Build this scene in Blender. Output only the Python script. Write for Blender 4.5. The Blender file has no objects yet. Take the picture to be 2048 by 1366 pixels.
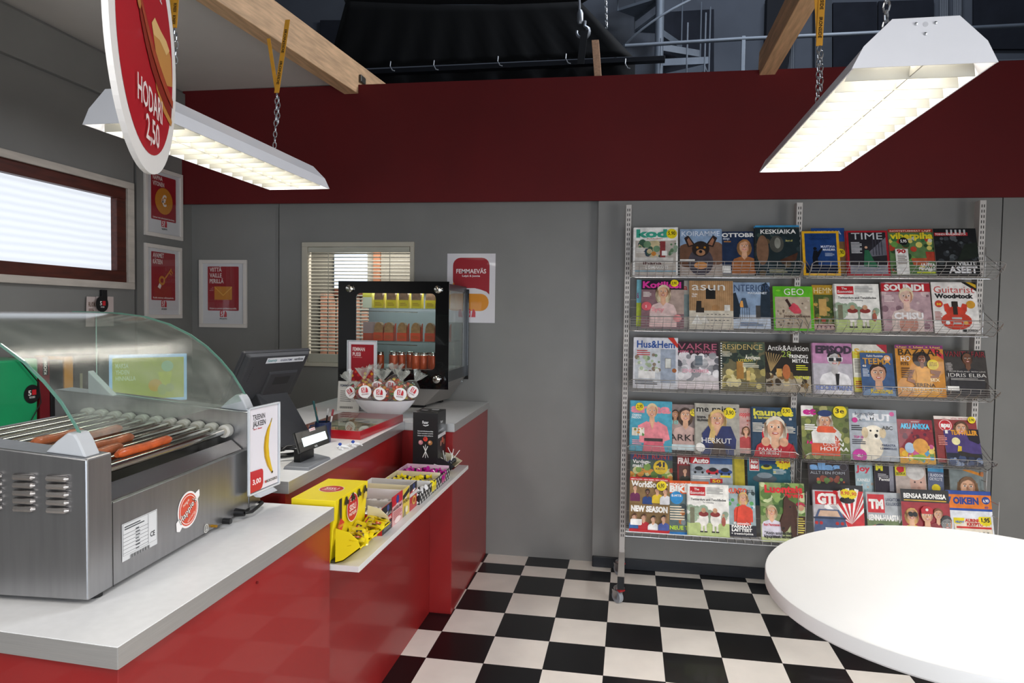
import bpy, math, random
from mathutils import Vector, Matrix
random.seed(7)
S = bpy.context.scene
COL = S.collection
V = Vector
# ------------------------------------------------------------------ camera
F_PX, CX, CY = 1377.737, 1024.0, 683.0
yaw, pitch, roll = math.radians(-9.71201), math.radians(-2.22821), math.radians(0.80017)
CAM = V((0.69649, -4.84591, 1.76319))
_f = V((math.sin(yaw)*math.cos(pitch), math.cos(yaw)*math.cos(pitch), math.sin(pitch)))
_r = V((math.cos(yaw), -math.sin(yaw), 0)); _u = _r.cross(_f)
RIGHT = math.cos(roll)*_r + math.sin(roll)*_u
UP = -math.sin(roll)*_r + math.cos(roll)*_u
FWD = _f
cd = bpy.data.cameras.new('camera'); cam = bpy.data.objects.new('camera', cd); COL.objects.link(cam)
cd.sensor_width = 36; cd.lens = F_PX/2048*36; cd.clip_start = 0.02; cd.clip_end = 60
m = Matrix((RIGHT, UP, -FWD)).transposed().to_4x4(); m.translation = CAM
cam.matrix_world = m
S.camera = cam
S.view_settings.view_transform = 'Standard'; S.view_settings.look = 'None'
S.view_settings.gamma = 1; S.view_settings.use_curve_mapping = False
S.view_settings.exposure = 0.0
# ------------------------------------------------------------------ world and lights
w = bpy.data.worlds.new('world'); S.world = w; w.use_nodes = True
w.node_tree.nodes['Background'].inputs[0].default_value = (0.60, 0.68, 0.85, 1)
w.node_tree.nodes['Background'].inputs[1].default_value = 0.045
def area(name, loc, target, sx, sy, power, col, spread=180):
    l = bpy.data.lights.new(name, 'AREA'); l.shape = 'RECTANGLE'; l.size = sx; l.size_y = sy
    l.energy = power; l.color = col; l.spread = math.radians(spread)
    o = bpy.data.objects.new(name, l); COL.objects.link(o); o.location = loc
    d = (V(target)-V(loc)); o.rotation_euler = d.to_track_quat('-Z', 'Y').to_euler()
    return o
LZ = 2.385                                   # underside of the hanging lamps
# tubes inside the two hanging lamps that are in view
area('lamp_tubes_light', (1.39, -2.37, LZ+.055), (1.39, -2.37, 0), .20, 1.14, 17, (1, .96, .89))
area('lamp_tubes_light', (-.978, -2.155, LZ+.055), (-.978, -2.155, 0), .20, 1.14, 12, (1, .96, .89))
# overhead fill lights added out of view, for floor, counters and low wall
area('rear_fill_light', (.5, -4.9, 2.8), (.5, -4.7, 0), .3, 1.3, 40, (1, .97, .93))
area('right_fill_light', (3.3, -2.6, 2.45), (3.3, -2.6, 0), .3, 1.3, 40, (1, .97, .93))  # unseen fill added above the right side, towards table and rack
area('rear_fill_light', (-1.2, -5.4, 2.5), (-1.2, -5.4, 0), .3, 1.3, 25, (1, .97, .93))
# shop window behind the camera
area('shop_window_light', (1.2, -8.6, 1.25), (0.7, 0, 0.5), 2.6, 1.5, 58, (.80, .89, 1.0), 120)
area('right_soft_light', (4.0, -4.6, 1.35), (-.4, -1.9, .55), 2.0, 1.5, 60, (.97, .98, 1.0), 130)  # soft light added at the right for the side faces; no door there
# cool light added for the studio wall, then studio daylight from up right
area('studio_wall_fill', (2.2, 0.9, 7.6), (1.8, 5.0, 4.2), 2.5, 1.0, 100, (.76, .85, 1.0))
area('studio_side_light', (4.2, 1.6, 6.2), (-.5, -2.7, 1.1), 2.0, 2.0, 250, (.93, .96, 1.0))

# ------------------------------------------------------------------ helpers
def ray(px, py): return FWD + (px-CX)/F_PX*RIGHT - (py-CY)/F_PX*UP
def on_z(px, py, z): d = ray(px, py); return CAM + d*((z-CAM.z)/d.z)
def on_y(px, py, y): d = ray(px, py); return CAM + d*((y-CAM.y)/d.y)
def on_x(px, py, x): d = ray(px, py); return CAM + d*((x-CAM.x)/d.x)
def on_plane(px, py, p0, n): d = ray(px, py); return CAM + d*((V(p0)-CAM).dot(n)/d.dot(n))
def lin(h):
    h = h.lstrip('#'); c = [int(h[i:i+2], 16)/255 for i in (0, 2, 4)]
    return tuple(x/12.92 if x <= .04045 else ((x+.055)/1.055)**2.4 for x in c)
_mc = {}
def M(col, rough=.5, metal=0, noise=.06, scale=8, coat=0, name=None, stretch=None, bump=0, trans=0, emit=0, alpha=1, ior=1.45, spec=None):
    key = (col, rough, metal, noise, scale, coat, stretch, bump, trans, emit, alpha)
    if key in _mc: return _mc[key]
    m = bpy.data.materials.new(name or 'paint_'+col); m.use_nodes = True
    nt = m.node_tree; b = nt.nodes['Principled BSDF']; c = lin(col)
    b.inputs['Base Color'].default_value = (*c, 1); b.inputs['Roughness'].default_value = rough
    b.inputs['Metallic'].default_value = metal; b.inputs['Coat Weight'].default_value = coat
    b.inputs['Transmission Weight'].default_value = trans; b.inputs['IOR'].default_value = ior
    b.inputs['Alpha'].default_value = alpha
    if spec is not None: b.inputs['Specular IOR Level'].default_value = spec
    if emit:
        b.inputs['Emission Color'].default_value = (*c, 1); b.inputs['Emission Strength'].default_value = emit
    if noise or bump:
        tc = nt.nodes.new('ShaderNodeTexCoord'); n = nt.nodes.new('ShaderNodeTexNoise')
        n.inputs['Scale'].default_value = scale; n.inputs['Detail'].default_value = 5
        if stretch:
            mp = nt.nodes.new('ShaderNodeMapping'); mp.inputs['Scale'].default_value = stretch
            nt.links.new(tc.outputs['Object'], mp.inputs[0]); nt.links.new(mp.outputs[0], n.inputs[0])
        else: nt.links.new(tc.outputs['Object'], n.inputs[0])
        if noise:
            mr = nt.nodes.new('ShaderNodeMapRange'); mr.inputs[1].default_value = .3; mr.inputs[2].default_value = .7
            mr.inputs[3].default_value = 1-noise; mr.inputs[4].default_value = 1+noise
            nt.links.new(n.outputs[0], mr.inputs[0])
            mx = nt.nodes.new('ShaderNodeMix'); mx.data_type = 'RGBA'; mx.blend_type = 'MULTIPLY'; mx.inputs[0].default_value = 1
            mx.inputs[6].default_value = (*c, 1); cmb = nt.nodes.new('ShaderNodeCombineColor')
            for i in range(3): nt.links.new(mr.outputs[0], cmb.inputs[i])
            nt.links.new(cmb.outputs[0], mx.inputs[7]); nt.links.new(mx.outputs[2], b.inputs['Base Color'])
        if bump:
            bp = nt.nodes.new('ShaderNodeBump'); bp.inputs['Strength'].default_value = bump; bp.inputs['Distance'].default_value = .01
            nt.links.new(n.outputs[0], bp.inputs['Height']); nt.links.new(bp.outputs[0], b.inputs['Normal'])
    _mc[key] = m; return m
def P_(col): return M(col, .38, 0, 0, coat=.35)          # printed glossy paper
def PM(col): return M(col, .5, 0, .20, 24, coat=.06, spec=.35)      # photographic print with grain
def glass(col='#e8f4f0', alpha_mix=.9, rough=.02, name='glass', tint=.12):
    m = bpy.data.materials.new(name); m.use_nodes = True; nt = m.node_tree
    for n in list(nt.nodes): nt.nodes.remove(n)
    o = nt.nodes.new('ShaderNodeOutputMaterial'); t = nt.nodes.new('ShaderNodeBsdfTransparent'); g = nt.nodes.new('ShaderNodeBsdfGlossy')
    d = nt.nodes.new('ShaderNodeBsdfDiffuse'); fr = nt.nodes.new('ShaderNodeFresnel'); fr.inputs[0].default_value = 1.5
    ge = nt.nodes.new('ShaderNodeNewGeometry'); bm_ = nt.nodes.new('ShaderNodeMapRange'); bm_.inputs[3].default_value = 1.5; bm_.inputs[4].default_value = 1/1.5
    nt.links.new(ge.outputs['Backfacing'], bm_.inputs[0]); nt.links.new(bm_.outputs[0], fr.inputs[0])
    mx = nt.nodes.new('ShaderNodeMixShader'); mx2 = nt.nodes.new('ShaderNodeMixShader')
    t.inputs[0].default_value = (*lin(col), 1); g.inputs['Roughness'].default_value = rough
    d.inputs[0].default_value = (.55, .57, .52, 1)
    tc = nt.nodes.new('ShaderNodeTexCoord'); n = nt.nodes.new('ShaderNodeTexNoise'); n.inputs['Scale'].default_value = 9; n.inputs['Detail'].default_value = 8
    mr = nt.nodes.new('ShaderNodeMapRange'); mr.inputs[1].default_value = .35; mr.inputs[2].default_value = .8; mr.inputs[3].default_value = tint*.4; mr.inputs[4].default_value = tint*1.8
    nt.links.new(tc.outputs['Object'], n.inputs[0]); nt.links.new(n.outputs[0], mr.inputs[0])
    nt.links.new(mr.outputs[0], mx2.inputs[0]); nt.links.new(t.outputs[0], mx2.inputs[1]); nt.links.new(d.outputs[0], mx2.inputs[2])
    nt.links.new(fr.outputs[0], mx.inputs[0]); nt.links.new(mx2.outputs[0], mx.inputs[1]); nt.links.new(g.outputs[0], mx.inputs[2])
    nt.links.new(mx.outputs[0], o.inputs[0]); return m
W = {}                                        # world matrix of every object built so far
def thing(name, label, cat, loc=(0, 0, 0), rz=0, group=None):
    o = bpy.data.objects.new(name, None); COL.objects.link(o); o.empty_display_size = .05
    o.location = loc; o.rotation_euler = (0, 0, rz); o['label'] = label; o['category'] = cat
    if group: o['group'] = group
    W[o] = Matrix.Translation(V(loc)) @ Matrix.Rotation(rz, 4, 'Z'); return o
class MB:
    def __init__(s): s.v = []; s.f = []; s.m = []; s.mats = []; s.T = None
    def mi(s, m):
        if m not in s.mats: s.mats.append(m)
        return s.mats.index(m)
    def add(s, vs, fs, m):
        b = len(s.v); s.v += [(s.T @ V(p)) if s.T else V(p) for p in vs]
        i = s.mi(m)
        for f in fs: s.f.append([b+k for k in f]); s.m.append(i)
        return s
    def box(s, a, b, m):
        x0, y0, z0 = a; x1, y1, z1 = b
        return s.add([(x0,y0,z0),(x1,y0,z0),(x1,y1,z0),(x0,y1,z0),(x0,y0,z1),(x1,y0,z1),(x1,y1,z1),(x0,y1,z1)],
            [(0,3,2,1),(4,5,6,7),(0,1,5,4),(1,2,6,5),(2,3,7,6),(3,0,4,7)], m)
    def hexa(s, lo, hi, m):                   # two loops of points joined by walls
        n = len(lo)
        return s.add(list(lo)+list(hi), [tuple(reversed(range(n))), tuple(range(n, 2*n))]+[(i, (i+1) % n, n+(i+1) % n, n+i) for i in range(n)], m)
    def prism(s, poly, d, m):                 # poly of 3-D points pushed along d
        d = V(d); return s.hexa([V(p) for p in poly], [V(p)+d for p in poly], m)
    def quad(s, a, b, c, d, m): return s.add([a, b, c, d], [(0, 1, 2, 3)], m)
    def tube(s, pts, r, m, n=8, cap=True, closed=False):
        pts = [V(p) for p in pts]; rr = r if isinstance(r, (list, tuple)) else [r]*len(pts)
        vs = []; fs = []; N = len(pts); prev = None
        for i, p in enumerate(pts):
            a = pts[(i-1) % N] if (i or closed) else p; b = pts[(i+1) % N] if (i < N-1 or closed) else p
            d = (b-a).normalized()
            if prev is None: u = d.orthogonal().normalized()
            else:
                u = prev - d*prev.dot(d); u = u.normalized() if u.length > 1e-6 else d.orthogonal().normalized()
            prev = u; v = d.cross(u)
            for k in range(n):
                t = 2*math.pi*k/n; vs.append(p+(u*math.cos(t)+v*math.sin(t))*rr[i])
        for i in range(N-1 + (1 if closed else 0)):
            for k in range(n):
                a, b = i*n+k, i*n+(k+1) % n; j = ((i+1) % N)*n
                fs.append((a, b, j+(k+1) % n, j+k))
        if cap and not closed: fs += [tuple(reversed(range(n))), tuple(range((N-1)*n, N*n))]
        return s.add(vs, fs, m)
    def lathe(s, prof, c, m, n=24, ax='Z', sx=1, sy=1):
        vs = []; fs = []; c = V(c)
        for r, z in prof:
            for k in range(n):
                t = 2*math.pi*k/n; x, y = r*math.cos(t)*sx, r*math.sin(t)*sy
                vs.append(c+(V((x, y, z)) if ax == 'Z' else V((x, z, y)) if ax == 'Y' else V((z, x, y))))
        for i in range(len(prof)-1):
            for k in range(n):
                a, b = i*n+k, i*n+(k+1) % n; fs.append((a, b, b+n, a+n))
        if prof[0][0] > 1e-5: fs.append(tuple(reversed(range(n))))
        if prof[-1][0] > 1e-5: fs.append(tuple(range((len(prof)-1)*n, len(prof)*n)))
        return s.add(vs, fs, m)
    def ball(s, c, r, m, n=10, sc=(1, 1, 1)):
        c = V(c); vs = [c+V((0, 0, r*sc[2]))]; fs = []; R = n//2
        for i in range(1, R):
            ph = math.pi*i/R
            for k in range(n):
                t = 2*math.pi*k/n; vs.append(c+V((r*sc[0]*math.sin(ph)*math.cos(t), r*sc[1]*math.sin(ph)*math.sin(t), r*sc[2]*math.cos(ph))))
        vs.append(c-V((0, 0, r*sc[2]))); L = len(vs)-1
        for k in range(n):
            fs.append((0, 1+k, 1+(k+1) % n)); fs.append((L, L-n+(k+1) % n, L-n+k))
            for i in range(R-2): fs.append((1+i*n+k, 1+(i+1)*n+k, 1+(i+1)*n+(k+1) % n, 1+i*n+(k+1) % n))
        return s.add(vs, fs, m)
    def prune(s):
        used = sorted({k for f in s.f for k in f}); mp = {k: i for i, k in enumerate(used)}
        s.v = [s.v[k] for k in used]; s.f = [[mp[k] for k in f] for f in s.f]
    def build(s, name, parent=None, smooth=False, bevel=0, seg=2, label=None, cat=None, group=None, kind=None, local=False, weld=False):
        s.prune()
        if parent is None:
            xs = [min(p[i] for p in s.v) for i in range(3)]; xm = [max(p[i] for p in s.v) for i in range(3)]
            loc = V(((xs[0]+xm[0])/2, (xs[1]+xm[1])/2, xs[2])); mat = Matrix.Translation(loc)
        else: mat = W[parent]
        inv = mat.inverted(); me = bpy.data.meshes.new(name)
        me.from_pydata([(p if local else inv @ p)[:] for p in s.v], [], s.f)
        for mm in s.mats: me.materials.append(mm)
        me.polygons.foreach_set('material_index', s.m)
        me.validate(); o = bpy.data.objects.new(name, me); COL.objects.link(o)
        if parent is None: o.location = loc
        else: o.parent = parent
        W[o] = mat.copy()
        if smooth:
            me.polygons.foreach_set('use_smooth', [True]*len(me.polygons))
            try: me.set_sharp_from_angle(angle=math.radians(40))
            except Exception: pass
        if bevel:
            b = o.modifiers.new('bevel', 'BEVEL'); b.width = bevel; b.segments = seg; b.limit_method = 'ANGLE'; b.angle_limit = math.radians(40)
        if label: o['label'] = label
        if cat: o['category'] = cat
        if group: o['group'] = group
        if kind: o['kind'] = kind
        return o
def dup(root, loc=None, rot=None, label=None, group=None, mat=None):
    def cp(o, par):
        c = o.copy(); COL.objects.link(c)
        if par: c.parent = par
        for ch in list(o.children): cp(ch, c)
        return c
    r = cp(root, None)
    if mat is not None: r.matrix_world = mat
    else:
        if loc is not None: r.location = loc
        if rot is not None: r.rotation_euler = rot
    if label: r['label'] = label
    if group: r['group'] = group
    return r
_tc = {}
def text_geo(t, bold=0):
    k = (t, bold)
    if k in _tc: return _tc[k]
    c = bpy.data.curves.new('t', 'FONT'); c.body = t; c.size = 1; c.resolution_u = 2; c.offset = bold; c.fill_mode = 'FRONT'
    o = bpy.data.objects.new('t', c); COL.objects.link(o)
    me = o.to_mesh(); vs = [(v.co.x, v.co.y) for v in me.vertices]; fs = [tuple(p.vertices) for p in me.polygons]
    o.to_mesh_clear(); bpy.data.objects.remove(o); bpy.data.curves.remove(c)
    if vs:
        x0 = min(v[0] for v in vs); x1 = max(v[0] for v in vs); vs = [(x-x0, y) for x, y in vs]; wd = x1-x0
    else: wd = 1
    _tc[k] = (vs, fs, wd); return _tc[k]
SKD = '#6a4430'; HSH = '#7c5c3c'
class Art:
    """flat print on a surface: origin, unit right, unit up, outward normal, size"""
    def __init__(s, mb, o, ex, ey, w, h, mf=P_, lift=.0006, step=.00025):
        s.mb = mb; s.o = V(o); s.ex = V(ex).normalized(); s.ey = V(ey).normalized(); s.n = s.ex.cross(s.ey); s.w = w; s.h = h; s.k = lift; s.st = step; s.mf = mf
        s.clip = None
    def pt(s, u, v): return s.o + s.ex*(min(max(u, 0), 1)*s.w) + s.ey*(min(max(v, 0), 1)*s.h) + s.n*s.k
    def P(s, pts, col):
        s.mb.add([s.pt(*p) for p in pts], [tuple(range(len(pts)))], s.mf(col) if isinstance(col, str) else col); s.k += s.st
    def R(s, a, b, c, d, col): s.P([(a, b), (c, b), (c, d), (a, d)], col)
    def E(s, cx, cy, rx, col, ry=None, n=20, a0=0, a1=360):
        ry = ry if ry is not None else rx*s.w/s.h
        full = a1-a0 >= 360; N = n if full else n+1
        s.P([(cx+rx*math.cos(math.radians(a0+(a1-a0)*i/n)), cy+ry*math.sin(math.radians(a0+(a1-a0)*i/n))) for i in range(N)], col)
    def RR(s, a, b, c, d, r, col, corners=(1, 1, 1, 1)):
        ry = r*s.w/s.h; p = []
        for (x, y, q, f) in ((c-r, d-ry, 0, corners[0]), (a+r, d-ry, 90, corners[1]), (a+r, b+ry, 180, corners[2]), (c-r, b+ry, 270, corners[3])):
            if f:
                for i in range(6): t = math.radians(q+18*i); p.append((x+r*math.cos(t), y+ry*math.sin(t)))
            else:
                p.append((c if q in (0, 270) else a, d if q in (0, 90) else b))
        s.P(p, col)
    def T(s, t, u, v, h, col, w=None, bold=.02, al='l', rot=0):
        vs, fs, wd = text_geo(t, bold)
        if not vs: return
        sy = h*s.h/.7; sx = (w*s.w/wd) if w else sy*.8
        tw = wd*sx; ox = {'l': 0, 'c': -tw/2, 'r': -tw}[al]; cr, sr = math.cos(math.radians(rot)), math.sin(math.radians(rot))
        P = []
        for x, y in vs:
            X = ox+x*sx; Y = y*sy; X, Y = X*cr-Y*sr, X*sr+Y*cr
            X = min(max(X+u*s.w, 0), s.w); Y = min(max(Y+v*s.h, 0), s.h)
            P.append(s.o+s.ex*X+s.ey*Y+s.n*s.k)
        s.mb.add(P, fs, s.mf(col)); s.k += s.st
    def L(s, u, v, w, h, n, col, gap=2.0):      # lines too small to read
        for i in range(n):
            s.R(u, v-i*h*gap, u+w*(1 if i % 3 else .8), v-i*h*gap+h, col); s.k -= s.st
        s.k += s.st
    def star(s, cx, cy, r, col, n=14):
        a = s.w/s.h; p = []
        for i in range(2*n):
            t = math.pi*i/n; q = r*(1 if i % 2 else .85); p.append((cx+q*math.cos(t), cy+q*math.sin(t)*a))
        s.P(p, col)
    def who(s, cx, cy, r, skin, hair, top, long=1, fringe=1):
        a = s.w/s.h
        E = lambda x, y, rx, ry, c, n=16: s.E(cx+x*r, cy+y*r*a, rx*r, c, ry*r*a, n)
        if long: E(0, -.35, 1.35, 1.75, hair)
        else: E(0, .22, 1.08, 1.3, hair)
        p = [(-2.3, -6), (-2.3, -3.3), (-1.9, -2.5), (-.6, -2.0), (.6, -2.0), (1.9, -2.5), (2.3, -3.3), (2.3, -6)]
        s.P([(cx+x*r, max(cy+y*r*a, 0)) for x, y in p], top)
        s.P([(cx+x*r, cy+y*r*a) for x, y in ((-.42, -.8), (.42, -.8), (.5, -2.1), (0, -2.7), (-.5, -2.1))], skin)
        E(0, 0, .95, 1.25, skin); s.P([(cx+x*r, cy+y*r*a) for x, y in ((.45, 1.0), (.75, .7), (.94, .1), (.86, -.5), (.5, -1.05), (.62, -.4), (.66, .3))], '#b98468' if skin != SKD else '#4a2c1e')
        if long:
            for q in range(7): x0 = -1.25+q*.06; s.P([(cx+x0*r, cy+.6*r*a), (cx+(x0+.05)*r, cy+.6*r*a), (cx+(x0+.02)*r, cy-1.8*r*a)], HSH); s.P([(cx-x0*r, cy+.6*r*a), (cx-(x0+.05)*r, cy+.6*r*a), (cx-(x0+.02)*r, cy-1.8*r*a)], HSH)
        for q in (-1, 1):
            E(q*.38, .12, .2, .11, '#f2ece6', 8); E(q*.38, .12, .1, .1, '#2a2320', 8)
            s.P([(cx+(q*.38+x)*r, cy+y*r*a) for x, y in ((-.24, .34), (.24, .34), (.2, .42), (-.2, .42))], hair if hair != '#e8d9b0' else '#8a6a44')
        s.P([(cx+x*r, cy+y*r*a) for x, y in ((-.06, .1), (.06, .1), (.16, -.3), (-.16, -.3))], '#b98468')
        E(0, -.62, .36, .14, '#b33a3c', 10); E(0, -.6, .26, .06, '#f5f0ea', 8)
        if fringe:
            s.P([(cx+x*r, cy+y*r*a) for x, y in ((-1.05, .1), (-.9, .9), (-.2, 1.4), (.5, 1.35), (1.0, .8), (1.08, .1), (.75, .75), (.1, 1.0), (-.6, .7))], hair)
def strut(name, mb, **k): return mb.build(name, kind='structure', **k)
def logo5(a, u, v, w, sub='KIOSKI', subcol='#1a1a1a', bg='#c3202e', numcol='#f4f4f4'):
    hh = w*a.w/a.h*.82
    a.RR(u, v, u+w*.48, v+hh, w*.12, bg, (0, 1, 1, 0)); a.T('5', u+w*.13, v+hh*.14, hh*.72, numcol, w=w*.27)
    a.P([(u+w*.56, v), (u+w, v), (u+w, v+hh*.6), (u+w*.9, v+hh*.9), (u+w*.78, v+hh), (u+w*.72, v+hh)], bg)
    if sub: a.T(sub, u, v-hh*.42, hh*.26, subcol, w=w)
# ------------------------------------------------------------------ setting
T = .3
YB = .072
def tile(i, j): return (i+j) % 2 != 0
m_black = M('#0d0d10', .32, 0, .25, 5, name='black_vinyl_tile', coat=.15); m_white = M('#f3ece3', .30, 0, .07, 4, name='white_vinyl_tile', coat=.15)
mb = MB()
ys = [-.03-0.0]                                # rows: first regular line is y = -0.3
rows = [(.40, -.112, -1), (-.112, -.30, 0)] + [(-.3*j, -.3*(j+1), j) for j in range(1, 30)]
for (ya, yb, j) in rows:
    for i in range(-12, 14):
        x0, x1 = i*T+.0008, (i+1)*T-.0008
        mb.quad((x0, yb+.0008, 0), (x1, yb+.0008, 0), (x1, ya-.0008, 0), (x0, ya-.0008, 0), m_black if tile(i, j) else m_white)
mb.quad((-3.8, -9.2, -.001), (4.3, -9.2, -.001), (4.3, .5, -.001), (-3.8, .5, -.001), M('#3a3836', .8))
strut('floor', mb)
m_grey = M('#807f7c', .42, 0, .05, 3, name='grey_wall_paint'); m_grey2 = M('#7b7a77', .42, 0, .05, 3, name='grey_wall_paint_side')
m_red = M('#5c0509', .75, 0, .08, 2.5, name='red_wall_paint')
m_dark = M('#18181a', .6)
mb = MB()
bw = on_y(606, 485, YB), on_y(830, 732, YB)    # window opening in the back wall
wx0, wx1, wz0, wz1 = -1.77, -.885, 1.35, 2.29
for (x0, x1) in ((-2.76, -1.968), (-1.962, .462)):
    if x0 < wx0 < x1:
        mb.box((x0, YB, 0), (wx0, YB+.05, 3.4), m_grey); mb.box((wx1, YB, 0), (x1, YB+.05, 3.4), m_grey)
        mb.box((wx0, YB, 0), (wx1, YB+.05, wz0), m_grey); mb.box((wx0, YB, wz1), (wx1, YB+.05, 3.4), m_grey)
    else: mb.box((x0, YB, 0), (x1, YB+.05, 3.4), m_grey)
mb.box((.465, -.02, .075), (2.99, .10, 3.38), m_grey); mb.box((2.997, -.02, .075), (4.2, .10, 3.38), m_grey)
mb.box((-1.985, YB-.006, .0), (-1.968, YB, 2.56), m_grey2)
for x0, x1 in ((-2.76, wx0), (wx1, 4.2)): mb.box((x0, YB+.055, 0), (x1, YB+.08, 3.36), m_dark)
strut('wall_back', mb)
mb = MB()
mb.hexa([(-2.735, -.045, 2.573), (4.2, -.045, 2.535), (4.2, -.022, 2.535), (-2.735, -.022, 2.573)],
        [(-2.69, -.045, 3.425), (4.2, -.045, 3.375), (4.2, -.022, 3.375), (-2.69, -.022, 3.425)], m_red)
strut('trim_1', mb)
mb = MB(); mb.box((.47, -.036, 0), (4.2, -.02, .075), M('#15171d', .35, 0, .1)); mb.box((.466, -.03, 0), (.47, .07, .075), M('#15171d', .35, 0, .1)); strut('baseboard_back', mb, bevel=.003)
# left wall with its long window
XL = -2.70
wy1, wzb, wzt = -.655, 1.945, 2.58
mb = MB()
mb.box((XL-.08, -9.2, 0), (XL, wy1-2.9, 3.45), m_grey2)
mb.box((XL-.08, wy1-2.9, 0), (XL, wy1, wzb), m_grey2); mb.box((XL-.08, wy1-2.9, wzt), (XL, wy1, 3.45), m_grey2)
mb.box((XL-.08, wy1, 0), (XL, -.565, 3.45), m_grey2); mb.box((XL-.08, -.54, 0), (XL, .12, 3.45), m_grey2)
mb.box((XL-.08, -.57, 0), (XL-.02, -.53, 3.45), m_dark)
strut('wall_left', mb)
mb = MB(); mb.box((XL, -9.2, 3.14), (XL+.035, -.05, 3.40), m_grey2); strut('trim_2', mb, bevel=.004)
mb = MB()
cw = M('#cbc5be', .55, 0, .03, 3, name='white_ceiling_board')
bx_ = lambda y: -1.345+.0941*min(y, 0)
for a, b in ((-9.2, -5.62), (-5.60, -3.62), (-3.60, -1.735), (-1.72, .04)): mb.hexa([(XL, a, 3.425), (bx_(a), a, 3.425), (bx_(b), b, 3.425), (XL, b, 3.425)], [(XL, a, 3.45), (bx_(a), a, 3.45), (bx_(b), b, 3.45), (XL, b, 3.45)], cw)
mb.box((XL, -1.72, 3.415), (-1.51, -1.62, 3.425), cw); mb.box((XL, -3.60, 3.415), (-1.69, -3.5, 3.425), cw)
strut('ceiling', mb, bevel=.002)
mb = MB(); mb.box((4.2, -9.2, 0), (4.3, .12, 3.3), M('#c4c1bc', .6, 0, .04)); strut('wall_right', mb)
mb = MB(); mb.box((-3.8, -9.3, 0), (4.3, -9.2, .9), m_grey2); mb.box((-3.8, -9.3, 2.6), (4.3, -9.2, 3.3), m_grey2); mb.box((-3.8, -9.3, .9), (-.2, -9.2, 2.6), m_grey2); strut('wall_rear', mb)
# window_1 : long frosted window in the left wall
win = thing('window_1', '', '', (XL, wy1-1.4, wzb)); del win['label']; del win['category']; win['kind'] = 'structure'
wood = M('#4a1c10', .45, 0, .35, 6, name='brown_stained_wood', stretch=(8, 1, 8)); pale = M('#b9b0a6', .6, 0, .12, 5, name='whitewashed_wood', stretch=(6, 1, 6))
y0, y1 = wy1-2.9, wy1
mb = MB()
for a, b in (((y0-.06, wzb-.045), (y1+.06, wzb)), ((y0-.06, wzt), (y1+.06, wzt+.045))): mb.box((XL, a[0], a[1]), (XL+.028, b[0], b[1]), pale)
mb.box((XL, y1, wzb), (XL+.0281, y1+.06, wzt), pale); mb.box((XL, y0-.06, wzb), (XL+.0281, y0, wzt), pale)
mb.build('window_frame', win, bevel=.002)['label'] = 'whitewashed outer casing'
mb = MB(); t = .085
mb.box((XL-.05, y0, wzb), (XL+.012, y1, wzb+.075), wood); mb.box((XL-.05, y0, wzt-.075), (XL+.012, y1, wzt), wood)
mb.box((XL-.05, y1-t, wzb+.075), (XL+.011, y1, wzt-.075), wood); mb.box((XL-.05, y0, wzb+.075), (XL+.011, y0+t, wzt-.075), wood)
mb.build('window_sash', win, bevel=.003)['label'] = 'reddish brown wooden sash'
m = bpy.data.materials.new('backlit_blind'); m.use_nodes = True; nt = m.node_tree; b = nt.nodes['Principled BSDF']
b.inputs['Base Color'].default_value = (.3, .31, .34, 1); b.inputs['Roughness'].default_value = .25
tc = nt.nodes.new('ShaderNodeTexCoord'); wv = nt.nodes.new('ShaderNodeTexWave'); wv.bands_direction = 'Z'; wv.inputs['Scale'].default_value = 7; wv.inputs['Distortion'].default_value = .6
mr = nt.nodes.new('ShaderNodeMapRange'); mr.inputs[3].default_value = .80; mr.inputs[4].default_value = .92
nt.links.new(tc.outputs['Object'], wv.inputs[0]); nt.links.new(wv.outputs['Fac'], mr.inputs[0]); nt.links.new(mr.outputs[0], b.inputs['Emission Strength'])
b.inputs['Emission Color'].default_value = (.86, .92, 1, 1)
mb = MB(); mb.box((XL-.045, y0+t, wzb+.07), (XL-.035, y1-t, wzt-.07), m); mb.build('blind_pane', win)
# window_2 : small window with a venetian blind in the back wall
win = thing('window_2', '', '', ((wx0+wx1)/2, YB, wz0)); del win['label']; del win['category']; win['kind'] = 'structure'
cream = M('#bdb6a6', .5, 0, .04, name='cream_window_paint')
mb = MB()
mb.box((wx0-.0, YB-.018, wz1-.035), (wx1, YB+.05, wz1), cream); mb.box((wx0, YB-.018, wz0), (wx1, YB+.05, wz0+.03), cream)
mb.box((wx0, YB-.0179, wz0+.03), (wx0+.045, YB+.05, wz1-.035), cream); mb.box((wx1-.03, YB-.0179, wz0+.03), (wx1, YB+.05, wz1-.035), cream)
mb.build('window_frame', win, bevel=.002)
mb = MB(); sl = M('#b4b1a2', .4, 0, .05, name='blind_slat')
mb.box((wx0+.05, YB-.012, wz1-.075), (wx1-.035, YB+.02, wz1-.038), sl); mb.box((wx0+.05, YB-.012, wz0+.032), (wx1-.035, YB+.02, wz0+.095), sl)
z = wz0+.12
while z < wz1-.085:
    mb.prism([(wx0+.05, YB-.008, z-.005), (wx0+.05, YB-.0072, z-.0042), (wx0+.05, YB+.0188, z+.0058), (wx0+.05, YB+.018, z+.005)], (wx1-wx0-.085, 0, 0), sl); z += .0262
for x in (wx0+.21, wx1-.19): mb.box((x, YB-.0095, wz0+.06), (x+.004, YB-.008, wz1-.05), sl)
mb.build('venetian_blind', win)
mb = MB(); br = M('#c08c74', .8, 0, .3, 14, name='brick_beyond')
mb.box((wx0-.3, .78, wz0-.3), (wx1+.3, .80, wz1+.3), M('#7d7a70', .8)); 
for k in range(9): mb.box((wx0-.18+k*.075, .76, wz0-.25), (wx0-.18+k*.075+.055, .778, wz0+.57), br)
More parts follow.
